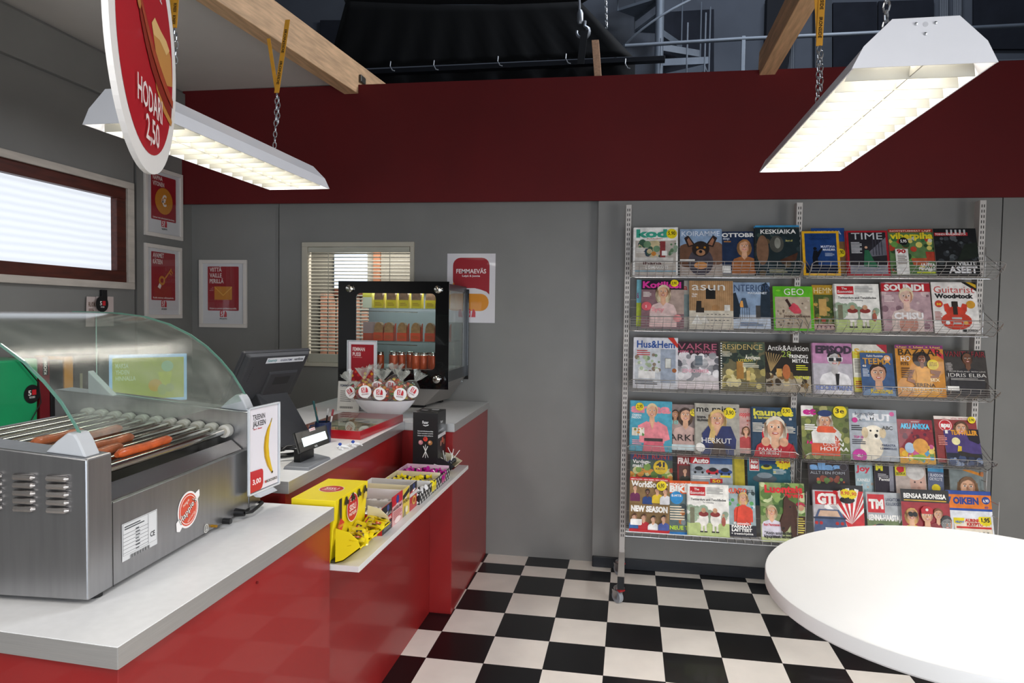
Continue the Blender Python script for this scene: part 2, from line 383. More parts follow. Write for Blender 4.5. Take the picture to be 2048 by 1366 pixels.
mb.box((wx0-.05, .755, wz0+.55), (wx0+.7, .78, wz0+.62), M('#6b3a2c', .7)); mb.box((wx0+.30, .755, wz0+.60), (wx0+.36, .78, wz1+.1), M('#9a6a50', .7))
strut('wall_beyond', mb)
mb = MB(); mb.box((wx0-.05, .752, wz0+.62), (wx0+.24, .776, wz1-.03), M('#c9dcf2', .5, 0, .02, emit=.75, name='daylit_pane')); mb.build('window_pane', win)
area('passage_light', (wx0+.5, .4, 2.9), (wx0+.4, .76, 1.8), .5, .2, 34, (1, .95, .88))

# ------------------------------------------------------------------ timber over the shop
pine = M('#cba57e', .6, 0, .22, 3.5, name='raw_pine', stretch=(14, 1.2, 14)); pine2 = M('#a97f5e', .6, 0, .22, 3.5, name='raw_pine_stake', stretch=(14, 14, 1.2))
mb = MB(); mb.hexa([(-1.39, -.05, 3.35), (-1.283, -.05, 3.35), (-1.68, -4.3, 3.35), (-1.79, -4.3, 3.35)], [(-1.34, .45, 3.57), (-1.235, .45, 3.57), (-1.68, -4.3, 3.57), (-1.79, -4.3, 3.57)], pine)
mb.box((-1.30, -.04, 3.44), (-1.262, .05, 3.49), M('#55534d', .4, .6))
mb.build('timber_beam', label='thick pine beam above the white ceiling panels, nearer the counter', cat='beam', bevel=.004)
mb = MB(); mb.hexa([(1.50, .02, 3.36), (1.60, .02, 3.36), (1.60, -4.3, 3.36), (1.50, -4.3, 3.36)], [(1.50, -.02, 3.52), (1.60, -.02, 3.52), (1.60, -4.3, 3.52), (1.50, -4.3, 3.52)], pine)
mb.build('timber_beam', label='pine beam over the magazine rack meeting the red wall top', cat='beam', bevel=.004)
a, b_ = on_y(1183, 80, .55), on_y(1190, 162, .12)
mb = MB(); mb.hexa([b_+V((-.0, 0, -.03)), b_+V((.05, 0, -.03)), b_+V((.05, .09, -.03)), b_+V((0, .09, -.03))], [a, a+V((.055, 0, 0)), a+V((.055, .09, 0)), a+V((0, .09, 0))], pine2)
mb.build('timber_stake', label='short upright pine stake rising behind the red wall', cat='stake', bevel=.002)
# ------------------------------------------------------------------ studio beyond the set
YF = 5.0
conc = M('#6a6f78', .85, 0, .12, 1.2, name='studio_concrete'); conc2 = M('#4b4f58', .85, 0, .12, 2); steel = M('#7c848e', .5, .2, .08); felt = M('#2b2e37', .9, 0, .2, 4)
mb = MB(); mb.box((-6, YF, 0), (9, YF+.2, 9), conc); mb.box((-6, 1.5, -.2), (9, YF, -.1), conc2)
strut('wall_studio', mb)
def farquad(mb, pts, y, th, m): mb.prism([on_y(px, py, y) for px, py in pts], (0, th, 0), m)
for nm, pts, mat, lab in (('acoustic_panel', ((1325, 24), (1428, 18), (1428, 175), (1325, 175)), felt, 'dark grey felt wall panel behind the spiral staircase'),
    ('acoustic_panel', ((1666, 5), (1754, 3), (1754, 170), (1666, 170)), felt, 'dark felt wall panel just right of the orange strap'),
    ('acoustic_panel', ((1757, 2), (1868, -1), (1868, 100), (1757, 100)), felt, 'dark felt wall panel behind the top of the right lamp'),
    ('acoustic_panel', ((1948, -6), (2075, -8), (2075, 98), (1948, 98)), felt, 'dark felt wall panel at the far right of the studio wall'),
    ('acoustic_panel', ((640, 40), (700, 40), (700, 170), (640, 170)), felt, 'dark wall panel left of the black cloth')):
    mb = MB(); farquad(mb, pts, YF-.06, .05, mat); mb.build(nm, label=lab, cat='wall panel', bevel=.004)
mb = MB(); farquad(mb, ((1535, -10), (1600, -10), (1570, 170), (1530, 170)), YF-.22, .18, M('#11141d', .7)); mb.build('cable_shaft', label='dark vertical shaft of bundled cables behind the right pine beam', cat='cable tray')
for k, (x, lab) in enumerate(((1580, 'pale vertical cable bundle beside the dark cable shaft'), (1888, 'pale vertical cable bundle on the wall above the right lamp'), (1915, 'pale vertical cable bundle, rightmost above the right lamp'))):
    mb = MB()
    for q in range(5): mb.tube([on_y(x-7+3.4*q, -20, YF-.1), on_y(x-7+3.4*q, 190, YF-.1)], .009, M('#8a8f96', .5), 6)
    mb.build('cable_bundle', label=lab, cat='cables')
mb = MB(); farquad(mb, ((1630, -10), (1664, -10), (1664, 175), (1630, 175)), YF-.15, .12, M('#5a5f66', .8)); mb.build('concrete_pilaster', label='pale concrete wall pier right of the orange strap', cat='pier')
mb = MB()
for q in range(4): mb.tube([on_y(1960, 122+q*4, YF-.15), on_y(2080, 118+q*4, YF-.15)], .009, M('#8a8f96', .5), 6)
mb.build('cable_bundle', label='horizontal grey cable run right of the right lamp', cat='cables')
# gallery railing
YR = 3.42
t = thing('gallery_railing', 'grey metal gallery railing crossing above the red wall', 'railing', on_y(1480, 150, YR))
mb = MB(); mb.tube([on_y(1250, 92, YR), on_y(1480, 78, YR), on_y(1700, 68, YR), on_y(2100, 48, YR)], .022, steel, 10); mb.build('top_rail', t, smooth=True)
for x, y in ((1487, 76), (1900, 58)):
    mb = MB(); p = on_y(x, y, YR); mb.box((p.x-.02, YR-.015, 2.9), (p.x+.02, YR+.015, p.z+.02), steel); mb.build('post', t, bevel=.003)
# spiral staircase
SC = on_y(1318, 100, 4.22)
t = thing('spiral_staircase', 'grey steel spiral staircase behind the black cloth', 'staircase', (SC.x, 4.22, 2.8))
mb = MB(); mb.tube([(SC.x, 4.22, 2.8), (SC.x, 4.22, 7)], .055, steel, 14); mb.build('pole', t, smooth=True)
for k in range(13):
    a0 = math.radians(-150+k*30); z = 4.0+k*.2; a1 = a0+math.radians(30); mb = MB()
    p = [(SC.x+.05*math.cos(a0), 4.22+.05*math.sin(a0), z), (SC.x+.62*math.cos(a0), 4.22+.62*math.sin(a0), z), (SC.x+.62*math.cos(a1), 4.22+.62*math.sin(a1), z), (SC.x+.05*math.cos(a1), 4.22+.05*math.sin(a1), z)]
    mb.prism(p, (0, 0, .035), steel); mb.prism([V(p[0])-V((0, 0, .05)), V(p[1])-V((0, 0, .05)), p[1], p[0]], (.01, .01, 0), steel)
    mb.build('tread', t)
    mb = MB(); mb.tube([V(p[2]), V(p[2])+V((0, 0, .85))], .01, steel, 6); mb.build('baluster', t)
mb = MB(); mb.tube([(SC.x+.66*math.cos(math.radians(-150+k*10)), 4.22+.66*math.sin(math.radians(-150+k*10)), 4.9+k*.0667) for k in range(40)], .014, steel, 8); mb.build('handrail', t, smooth=True)
# black cloth on its batten
t = thing('black_drape', 'black cloth hung over a rigging batten beyond the red wall', 'curtain', on_y(950, 150, 1.9))
mb = MB(); cl = M('#060709', .9, 0, .3, 3, name='black_cloth'); rows_ = []
N = 36; YC = 1.9
def ctop(x): return 10 if x < 705 else (8 if x < 1160 else 8+(x-1160)*.98)
for j in range(9):
    row = []
    for i in range(N+1):
        f = i/N; g = j/8; xt = 692+f*(1160-692); xb = 655+f*(1265-655)
        px = xt+(xb-xt)*g; pyt = 2+8*math.sin(f*3); pyb = 140-f*27
        p = on_y(px, pyt+(pyb-pyt)*g, YC+.02*math.sin(i*1.7+j*.4)*g); row.append(p)
    rows_.append(row)
vs = [p for r in rows_ for p in r]; fs = [(j*(N+1)+i, j*(N+1)+i+1, (j+1)*(N+1)+i+1, (j+1)*(N+1)+i) for j in range(8) for i in range(N)]
mb.add(vs, fs, cl)
vs2 = [on_y(660+i*17.5, -60, YC+.1) for i in range(36)]+[on_y(692+i*13.4, 9, YC+.02) for i in range(36)]
mb.add(vs2, [(i, i+1, 37+i, 36+i) for i in range(35)], cl); mb.build('cloth', t, smooth=True).modifiers.new('s', 'SOLIDIFY').thickness = .004
mb = MB(); mb.add([on_y(730+i*18, 146-i*.8+3*math.sin(i*2), 1.95+.05*math.sin(i*1.3)) for i in range(31)]+[on_y(730+i*18, 205-i*1, 1.95) for i in range(31)], [(i, i+1, 32+i, 31+i) for i in range(30)], M('#0b0c10', .9, 0, .5, 8)); mb.build('valance', t, smooth=True)
mb = MB(); br_ = M('#24262c', .5, .5, .1)
a, b_ = on_y(728, 145, 1.85), on_y(1330, 117, 1.85); mb.hexa([a-V((0, .04, .03)), b_-V((0, .04, .03)), b_+V((0, .04, -.03)), a+V((0, .04, -.03))], [a+V((0, -.04, .015)), b_+V((0, -.04, .015)), b_+V((0, .04, .015)), a+V((0, .04, .015))], br_)
mb.build('rigging_batten', label='dark rigging bar along the bottom of the black cloth', cat='bar', bevel=.003)
for x, y in ((785, 135), (872, 133), (1000, 125), (1136, 120), (1255, 130)):
    mb = MB(); p = on_y(x, y-2, 1.79); mb.tube([p+V((-.02, 0, .05)), p+V((-.022, -.01, 0)), p+V((0, -.01, -.04)), p+V((.025, 0, -.045))], .006, M('#8e9196', .4, .5), 6)
    mb.build('cable_hook', label='small pale hook clipped on the dark rigging bar', cat='hook', group='hooks on the rigging bar')
# crane hook
HY = 1.72; hk = M('#a9adb3', .35, .7, .1)
t = thing('hoist_hook', 'silver hoist hook holding a black sling above the rigging bar', 'hook', on_y(1163, 82, HY))
mb = MB(); mb.tube([on_y(1158, -20, HY), on_y(1159, 20, HY)], .012, hk, 8); mb.lathe([(.0, .09), (.02, .08), (.032, .05), (.032, -.02), (.02, -.05), (0, -.05)], on_y(1160, 38, HY), hk, 12); mb.build('swivel_block', t, smooth=True)
c = on_y(1165, 64, HY); mb = MB(); mb.tube([c+V((.02, 0, .10))]+[c+V((.055*math.sin(math.radians(a)), 0, .055*math.cos(math.radians(a)))) for a in range(20, 290, 22)], [.016]*3+[.024]*6+[.014]*5, hk, 8); mb.build('hook', t, smooth=True)
mb = MB(); mb.prism([on_y(1162, 62, HY-.03), on_y(1176, 60, HY-.03), on_y(1168, 128, HY-.03), on_y(1154, 128, HY-.03)], (0, .012, 0), M('#141519', .7)); mb.build('sling_strap', label='black webbing sling running from the hoist hook to the rigging bar', cat='strap')
# chains
def chain(mb, a, b, m, link=.032, r=.0026):
    a, b = V(a), V(b); n = max(2, int((b-a).length/(link*.78))); d = (b-a).normalized(); u = d.orthogonal().normalized(); w_ = d.cross(u)
    for i in range(n):
        c = a+(b-a)*((i+.5)/n); s_ = u if i % 2 else w_
        mb.tube([c+d*(link*.5*math.cos(q))*1.0+s_*(link*.27*math.sin(q)) for q in [math.pi*2*k/8 for k in range(8)]], r, m, 5, closed=True)
zinc = M('#b4b6b8', .3, .85, .1, name='zinc_chain')
mb = MB(); chain(mb, on_y(1211, -20, 2.4), on_y(1213, 58, 2.4), zinc, .045, .004); mb.build('hoist_chain', label='thin hanging chain beyond the set, right of the hoist hook', cat='chain')
# ------------------------------------------------------------------ hanging louvred lamps
lampw = M('#dcdce0', .35, 0, .02, name='white_lamp_enamel', coat=.2)
louv = bpy.data.materials.new('louvre_plastic'); louv.use_nodes = True; nt = louv.node_tree; b = nt.nodes['Principled BSDF']
b.inputs['Base Color'].default_value = (.45, .44, .385, 1); b.inputs['Roughness'].default_value = .35; b.inputs['Subsurface Weight'].default_value = 0
tr = nt.nodes.new('ShaderNodeBsdfTranslucent'); tr.inputs[0].default_value = (.12, .115, .10, 1); mx = nt.nodes.new('ShaderNodeMixShader'); mx.inputs[0].default_value = .3
nt.links.new(b.outputs[0], mx.inputs[1]); nt.links.new(tr.outputs[0], mx.inputs[2]); nt.links.new(mx.outputs[0], nt.nodes['Material Output'].inputs[0])
tubem = M('#fff3d8', .4, 0, 0, emit=5, name='lit_tube')
def lamp(x, ya, yb, label):
    t = thing('hanging_lamp', label, 'lamp', (x, (ya+yb)/2, LZ))
    W2, z = .163, LZ; sec = [(-W2, z), (-.138, z+.052), (-.075, z+.115), (.075, z+.115), (.138, z+.052), (W2, z)]
    th = .003; inn = [(q[0]*(1-.02), q[1]-(th if 0 < i < 5 else 0)) for i, q in enumerate(sec)]
    mb = MB()
    for y in (ya, yb):
        pass
    n = 6; vs = [(x+q[0], ya, q[1]) for q in sec]+[(x+q[0], yb, q[1]) for q in sec]+[(x+q[0], ya, q[1]) for q in inn]+[(x+q[0], yb, q[1]) for q in inn]
    fs = [(i, i+1, 6+i+1, 6+i) for i in range(5)]+[(12+i, 18+i, 18+i+1, 12+i+1) for i in range(5)]+[(0, 6, 18, 12), (5, 17, 23, 11)]
    mb.add(vs, fs, lampw); mb.build('reflector_housing', t)
    for y, d in ((ya, -.002), (yb, .002)):
        mb = MB(); mb.prism([(x+q[0]*1.01, y, q[1]) for q in sec], (0, d, 0), lampw)
        if y == ya:
            for sx, sz in ((-.022, .1), (.022, .1), (0, .075)): mb.ball((x+sx, y-.003, z+sz), .0042, zinc, 8)
            mb.lathe([(.006, -.0015), (.006, 0)], (x, y-.0012, z+.098), M('#c2c2c6', .4), 14, 'Y')
        mb.build('end_plate', t)
    nb = 14
    for i in range(1, nb):
        y = ya+(yb-ya)*i/nb; mb = MB(); h = .034
        mb.prism([(x-.146, y-.010, z+h), (x-.155, y, z-.002), (x+.155, y, z-.002), (x+.146, y-.010, z+h)], (0, .0022, 0), louv); mb.build('louvre_blade', t)
    mb = MB(); mb.box((x-.0015, ya+.004, z+.002), (x+.0015, yb-.004, z+.036), louv); mb.build('louvre_spine', t)
    for s_ in (-.075, .075):
        mb = MB(); mb.tube([(x+s_, ya+.03, z+.078), (x+s_, yb-.03, z+.078)], .0125, tubem, 10); mb.build('tube', t, smooth=True)
    return t
lamp(1.39, -2.995, -1.745, 'white louvred fluorescent lamp hanging on chains at the right')
lamp(-.978, -2.77, -1.55, 'white louvred fluorescent lamp hanging behind the round hot dog sign')
yel = M('#d6982c', .6, 0, .1, 12, name='orange_webbing'); blk = M('#0e0e10', .45, 0, .1)
def ribbon(mb, pts, w, m, th=.0015):
    for a, b_ in zip(pts[:-1], pts[1:]):
        a, b_ = V(a), V(b_); s = V(w)
        mb.prism([a-s, a+s, b_+s, b_-s], (0, th, 0), m)
def strap_chain(ytop, ystrap, botp, beam, pxs, label_s, label_c):
    """yellow strap looped over a beam, chain from the strap down to the lamp"""
    (tl, tr_, bt) = pxs
    t = thing('ratchet_strap', label_s, 'strap', bt)
    mb = MB(); ribbon(mb, [tl, bt], (.009, 0, 0), yel); ribbon(mb, [V(tr_)+V((0, -.004, 0)), V(bt)+V((0, -.004, 0))], (.012, 0, 0), yel)
    mb.build('webbing', t)
    d = (V(bt)-V(tr_)); 
    mb = MB(); e = d.normalized(); nn = V((0, -1, 0)); ey_ = nn.cross(e)
    a = Art(mb, V(tr_)+d*.42+V((-.0,-.0055,0))-ey_*.010, e, ey_, d.length*.5, .02, mf=lambda c: blk)
    a.o = V(tr_)+V((0, -.0052, 0))-a.ey*.010+d*.12; a.w = d.length*.8
    a.T('IRONSIDE', .02, .22, .6, '#000000', w=.40); a.T('IRONSIDE', .56, .22, .6, '#000000', w=.40)
    mb.build('strap_lettering', t)
    mb = MB(); chain(mb, bt, botp, zinc, .03, .0024); chain(mb, V(bt)+V((.008, 0, -.02)), V(bt)+(V(botp)-V(bt))*.55+V((.012, 0, 0)), zinc, .03, .0024); mb.build('lamp_chain', label=label_c, cat='chain')
yl = -1.80
strap_chain(0, 0, on_y(549, 296, yl), 0, (on_y(537, 77, yl), on_y(576, 40, yl), on_y(554, 186, yl)), 'orange lettered strap holding the far end of the left lamp', 'steel chain from the orange strap down to the left lamp, far end')
yl = -2.55
strap_chain(0, 0, V((-.978, yl, LZ+.117)), 0, (on_y(340, -60, yl), on_y(353, 0, yl), on_y(349, 56, yl)), 'orange strap beside the round hanging sign', 'steel chain half hidden behind the round hanging sign')
yl = -2.0
strap_chain(0, 0, V((1.39, yl, LZ+.115)), 0, (on_y(1632, -40, yl), on_y(1646, -40, yl), on_y(1638, 92, yl)), 'orange strap above the far end of the right lamp', 'steel chain from the orange strap to the right lamp, far end')
yl = -2.86
mb = MB(); chain(mb, V((1.345, yl, 3.3)), V((1.345, yl, LZ+.115)), zinc, .032, .0028); mb.build('lamp_chain', label='steel chain at the near end of the right lamp', cat='chain')

# ------------------------------------------------------------------ round hanging sign
vd = V((-.616, .788, 0)); rt = V((.788, .616, 0)); hx = (.235*rt+.97*vd).normalized()
dc = ray(290, 86); DC = CAM+dc*(1.62/dc.length); RD = .248
t = thing('hanging_sign', 'round red and white hot dog sign hanging by the left lamp', 'sign', DC-V((0, 0, RD)))
nn = hx.cross(V((0, 0, 1)))
mb = MB(); n = 64; ring = [DC+hx*(RD*math.cos(2*math.pi*k/n))+V((0, 0, RD*math.sin(2*math.pi*k/n))) for k in range(n)]
mb.prism([p-nn*.005 for p in ring], nn*.010, M('#dcd9d6', .5, 0, .02)); mb.build('sign_disc', t)
mb = MB(); a = Art(mb, DC-hx*RD-V((0, 0, RD))+nn*.005, hx, (0, 0, 1), 2*RD, 2*RD)
a.E(.5, .5, .425, '#b01a26', n=64)
a.T('VALMISTA TÄÄLLÄ', .56, .80, .028, '#e6d6d4', al='c'); a.T('SNACKZ', .64, .745, .04, '#e6d6d4', al='c')
a.P([(.62, .50), (.55, .60), (.60, .64), (.70, .625), (.80, .62), (.89, .58), (.915, .46), (.80, .43)], '#c98f4c')
a.P([(.55, .60), (.60, .64), (.70, .625), (.80, .62), (.86, .60), (.80, .56), (.68, .58), (.58, .565)], '#e6bd7c')
a.P([(.58, .43), (.62, .36), (.74, .30), (.88, .275), (.90, .30), (.80, .37), (.66, .44)], '#c88a44')
a.P([(.62, .41), (.74, .345), (.89, .31), (.90, .325), (.78, .37), (.66, .43)], '#eadfce')
cur = [(.35, .64, .03), (.39, .59, .042), (.46, .53, .05), (.55, .47, .054), (.66, .42, .054), (.78, .38, .052), (.89, .355, .048)]
up = [(x+.3*r, y+r) for x, y, r in cur]; dn = [(x-.3*r, y-r) for x, y, r in cur]
for i in range(6): a.P([dn[i], dn[i+1], up[i+1], up[i]], '#8a2a1c'); a.k -= .0002
a.k += .0004; a.E(.355, .62, .03, '#b5783f', ry=.045)
for i in range(6): a.P([(cur[i][0], cur[i][1]), (cur[i+1][0], cur[i+1][1]), (up[i+1][0]-.008, up[i+1][1]-.012), (up[i][0]-.008, up[i][1]-.012)], '#a8472c')
a.T('HODARI', .50, .235, .095, '#f1e6e2', w=.38, bold=.015, al='c'); a.T('2,50', .53, .12, .095, '#f1e6e2', w=.21, bold=.015, al='c')
mb.build('sign_face', t)
mb = MB(); mb.tube([DC+V((0, 0, RD-.01)), DC+V((0, 0, 1.35))], .0012, zinc, 5); mb.build('hanging_wire', t)

# ------------------------------------------------------------------ framed posters
def poster(o, ex, w, h, draw, label, fr='#d9d2cb', fw=.028, dep=.018, name='framed_poster', cat='poster'):
    ex = V(ex); ey = V((0, 0, 1)); n = ex.cross(ey); o = V(o)
    t = thing(name, label, cat, o+ex*w/2)
    fm = M(fr, .45, 0, .03); mb = MB()
    if dep:
        for (u0, v0, u1, v1) in ((0, 0, w, fw), (0, h-fw, w, h), (0, fw, fw, h-fw), (w-fw, fw, w, h-fw)):
            mb.prism([o+ex*u0+ey*v0, o+ex*u1+ey*v0, o+ex*u1+ey*v1, o+ex*u0+ey*v1], n*dep, fm)
        mb.build('frame', t, bevel=.002)
        q = o+ex*fw+ey*fw+n*.006
        mb = MB(); a = Art(mb, q, ex, ey, w-2*fw, h-2*fw); a.R(0, 0, 1, 1, '#dcd8dc')
    else:
        mb = MB(); a = Art(mb, o+n*.002, ex, ey, w, h); a.R(0, 0, 1, 1, '#dcd8dc')
    draw(a); mb.build('print', t)
    if dep:
        mb = MB(); g = o+n*.0125; mb.quad(g+ex*fw+ey*fw, g+ex*(w-fw)+ey*fw, g+ex*(w-fw)+ey*(h-fw), g+ex*fw+ey*(h-fw), glass(name='poster_glass', tint=.02, col='#fbfdfc')); mb.build('glazing', t)
    return t
RED = '#9c0e20'; OR = '#cf8426'
def base5(a, lines, foot, sub):
    a.RR(.12, .22, .88, .95, .02, RED)
    for i, l in enumerate(lines): a.T(l, .17, .865-i*.095, .068, '#f0dedc', w=.068*len(l)*.72)
    a.T(foot, .17, .245, .026, '#f0dedc', w=.66); logo5(a, .42, .115, .17, sub)
def d_env(a):
    base5(a, ['VIITTÄ', 'VAILLE', 'PERILLÄ'], 'Kirjeet ja paketit nyt Femmapostilla.', 'POSTI')
    a.R(.29, .40, .72, .62, OR); a.P([(.29, .62), (.505, .48), (.72, .62), (.72, .605), (.505, .465), (.29, .605)], '#e9b04e')
    for i in range(3): a.R(.17+i*.03, .55+i*.025, .27, .556+i*.025, '#e0a8a4')
def d_key(a):
    base5(a, ['AVAIMET', 'KÄTEEN'], 'Kodin avaimen säilytyspalvelu.', 'AVAIN')
    a.P([(.50, .545), (.53, .53), (.76, .70), (.74, .72)], OR)
    for x, y in ((.68, .64), (.72, .67)): a.P([(x, y), (x+.06, y-.035), (x+.08, y-.02), (x+.02, y+.02)], OR)
    a.E(.44, .52, .1, OR); a.E(.44, .52, .05, RED); a.P([(.36, .48), (.42, .44), (.38, .39), (.30, .42)], '#f0e2dc')
def d_eur(a):
    base5(a, ['NAPPAA', 'VITONEN'], 'Lainaa heti pikavipistä kioskista.', 'VIPPI')
    a.E(.5, .54, .27, OR); a.T('€', .5, .46, .17, '#f2e0dc', al='c', bold=.03)
poster((-2.63, YB, 1.632), (1, 0, 0), .403, .525, d_env, 'red framed poster with an orange envelope on the back wall')
poster((XL, -.472, 2.29), (0, 1, 0), .415, .50, d_eur, 'red framed poster with an orange euro coin, upper left wall')
yk = on_x(287, 490, XL), on_x(361, 637, XL)
poster((XL, yk[0].y, 1.70), (0, 1, 0), yk[1].y-yk[0].y, .535, d_key, 'red framed poster with an orange key under the euro poster')
def d_food(a):
    a.RR(.12, .5, .88, .94, .16, RED, (1, 1, 1, 0)); a.P([(.12, .62), (.16, .58), (.3, .545), (.55, .505), (.7, .48), (.82, .45), (.88, .41), (.88, .6)], RED)
    a.T('FEMMAEVÄS', .5, .715, .062, '#efe2e2', w=.62, al='c'); a.T('Leipä & juoma', .5, .665, .028, '#efe2e2', w=.37, al='c')
    a.RR(.14, .17, .87, .42, .17, '#d98a1c', (1, 1, 1, 1)); a.P([(.12, .57), (.15, .575), (.15, .53), (.12, .53)], '#d98a1c')
    logo5(a, .4, .08, .2, None)
poster((-.634, YB, 1.701), (1, 0, 0), .36, .503, d_food, 'unframed white poster with red bread and drink shapes above the glass cabinet', dep=0, name='wall_poster')

# papers and tag clipped below the long window
o = on_x(168, 628, XL+.03)
t = thing('paper_clip', 'black clip with a round black and red tag under the long window', 'clip', on_x(205, 622, XL+.03))
mb = MB(); p = on_x(199, 592, XL); q = on_x(207, 583, XL); mb.box((XL, p.y, p.z-.03), (XL+.02, q.y+.01, q.z+.01), blk); mb.build('clip', t, bevel=.002)
mb = MB(); c = on_x(204, 608, XL+.034); mb.lathe([(.052, 0), (.052, .003)], c, blk, 24, 'X'); mb.build('tag_disc', t)
mb = MB(); a = Art(mb, c+V((.0035, -.05, -.05)), (0, 1, 0), (0, 0, 1), .1, .1); a.T('5', .28, .42, .26, '#e8e2de', w=.18); a.R(.5, .4, .76, .7, '#c01c26'); a.T('KIOSKI', .5, .26, .09, '#e8e2de', al='c'); mb.build('tag_print', t)
for (x0, x1, dx, lab) in ((171, 192, .012, 'left leaf of the folded papers hanging under the long window'), (190, 214, .018, 'middle leaf of the papers behind the round black tag'), (213, 227, .010, 'right leaf of the papers under the long window')):
    a_, b_ = on_x(x0, 628, XL+dx), on_x(x1, 628, XL+dx); zt = on_x(x0, 593, XL+dx).z
    mb = MB(); mb.prism([(XL+dx, a_.y, a_.z-.08), (XL+dx, b_.y, a_.z-.08), (XL+dx, b_.y, zt), (XL+dx, a_.y+.01, zt)], (.001, 0, 0), M('#c9b9b4', .7))
    if x0 == 171:
        a = Art(mb, (XL+dx+.001, a_.y+.02, zt-.09), (0, 1, 0), (0, 0, 1), .09, .09); a.T('RUOKA', .05, .3, .32, '#5a3a1c', w=.8); a.L(.05, .1, .5, .05, 2, '#6a4a40')
    mb.build('hanging_paper', label=lab, cat='paper', group='papers under the long window')

# ------------------------------------------------------------------ counters
cred = M('#8e1f1f', .33, 0, .06, 2.5, name='red_counter_paint', coat=.15); ctop = M('#e4e4e4', .38, 0, .025, 40, name='white_laminate')
brush = M('#c4c2c0', .34, .7, .06, 3, name='brushed_edge_strip', stretch=(3, 3, 160))
def counter(name, label, poly, ztop, zbot, panel, th=.045, es=.0012, cat='counter', inset=.008):
    t = thing(name, label, cat, (sum(p[0] for p in poly)/len(poly), sum(p[1] for p in poly)/len(poly), zbot))
    mb = MB(); n = len(poly)
    mb.hexa([(x, y, ztop-th) for x, y in poly], [(x, y, ztop) for x, y in poly], ctop); mb.build('worktop', t, bevel=.001)
    mb = MB(); c = V((sum(p[0] for p in poly)/n, sum(p[1] for p in poly)/n, 0))
    for i in range(n):
        a, b_ = V((*poly[i], 0)), V((*poly[(i+1) % n], 0)); d = (b_-a).normalized(); nr = V((d.y, -d.x, 0))
        mb.prism([a+V((0, 0, ztop-th-.002)), b_+V((0, 0, ztop-th-.002)), b_+V((0, 0, ztop-.0012)), a+V((0, 0, ztop-.0012))], nr*.0015, brush)
    mb.build('edge_strip', t)
    mb = MB(); m_ = len(panel); mb.hexa([(x, y, zbot) for x, y in panel], [(x, y, ztop-th-.001) for x, y in panel], cred); mb.build('front_panel', t, bevel=.0015)
    return t
ZN, ZM, ZS = 1.07, 1.125, .86
counter('counter_block', 'nearest red counter block under the hot dog roller grill', [(-.327, -3.613), (-.331, -2.558), (-1.42, -2.558), (-1.42, -3.56)], ZN, 0, [(-.337, -3.60), (-.341, -2.566), (-1.40, -2.566), (-1.40, -3.55)])
t = counter('counter_block', 'long middle red counter section behind the candy shelf', [(-.557, -2.457), (-.60, -.985), (-1.45, -.985), (-1.45, -2.457)], ZM, ZS, [(-.575, -2.447), (-.612, -.985), (-1.43, -.985), (-1.43, -2.447)])
mb = MB(); mb.hexa([(-.437, -2.55, 0), (-.437, -.99, 0), (-1.43, -.99, 0), (-1.43, -2.55, 0)], [(-.437, -2.55, ZS-.025), (-.437, -.99, ZS-.025), (-1.43, -.99, ZS-.025), (-1.43, -2.55, ZS-.025)], cred); mb.build('base_panel', t, bevel=.0015)
t = counter('counter_block', 'far red counter section stepping forward to the back wall', [(-.297, -.985), (-.31, .068), (-1.45, .068), (-1.45, -.985)], ZM, 0, [(-.305, -.98), (-.318, .066), (-1.43, .066), (-1.43, -.98)])
mb = MB(); mb.box((-.437, -.9885, .012), (-.306, -.982, ZM-.05), cred); mb.build('corner_post', t)
mb = MB(); mb.hexa([(-.237, -2.553, ZS-.022), (-.24, -.86, ZS-.022), (-.300, -.86, ZS-.022), (-.300, -.99, ZS-.022), (-.60, -.99, ZS-.022), (-.565, -2.553, ZS-.022)],
                   [(-.237, -2.553, ZS), (-.24, -.86, ZS), (-.300, -.86, ZS), (-.300, -.99, ZS), (-.60, -.99, ZS), (-.565, -2.553, ZS)], M('#d8d6d4', .4, 0, .03))
mb.build('candy_shelf', label='long white shelf on the front of the middle counter', cat='shelf', bevel=.0015)
for (x, y) in ((-.3375, -3.0), (-.4365, -2.1), (-.4365, -1.5)): pass
mb = MB(); p = on_x(514, 1165, -.341+.004); mb.tube([(-.3405, p.y, p.z), (-.334, p.y, p.z)], .004, M('#6d1214', .4, .3), 10); mb.build('panel_screw', label='small screw head in the side of the nearest counter', cat='screw')

# ------------------------------------------------------------------ roller grill
G0 = V((-.532, -3.457, 1.085)); GR = math.atan2(.057, .857)
GL = .86; GW = .72
grill = thing('roller_grill', 'stainless steel hot dog roller grill with a curved glass hood', 'grill', G0-V((0, 0, .015)), GR)
GM = Matrix.Translation(G0) @ Matrix.Rotation(GR, 4, 'Z')
sst = M('#a6a6a8', .34, .95, .06, 2.2, name='brushed_stainless', stretch=(26, 26, 2)); sst2 = M('#b4b0ae', .25, .95, .10, 3, name='worn_stainless'); chrome = M('#cfcbc2', .13, 1, .06)
plas = M('#b9bcc0', .45, 0, .03, name='grey_plastic'); 
def GB(): m_ = MB(); m_.T = GM; return m_
Z1 = .331                                       # height of the side housings at the front
def ztop(x): return Z1+(-x)*.085
e = .085
for y0, y1 in ((0, e), (GL-e, GL)):
    mb = GB(); mb.prism([(0, y0, 0), (0, y0, Z1), (-GW, y0, ztop(-GW)), (-GW, y0, 0)], (0, y1-y0, 0), sst)
    mb.build('side_housing', grill, bevel=.004)
mb = GB(); mb.prism([(-.002, e, 0), (-.002, e, .205), (-.018, e, .205), (-.018, e, 0)], (0, GL-2*e, 0), sst)
mb.box((-GW+.01, e, 0), (-GW+.03, GL-e, .3), sst); mb.box((-GW+.02, e, .0), (-.01, GL-e, .02), sst); mb.build('front_panel', grill, bevel=.002)
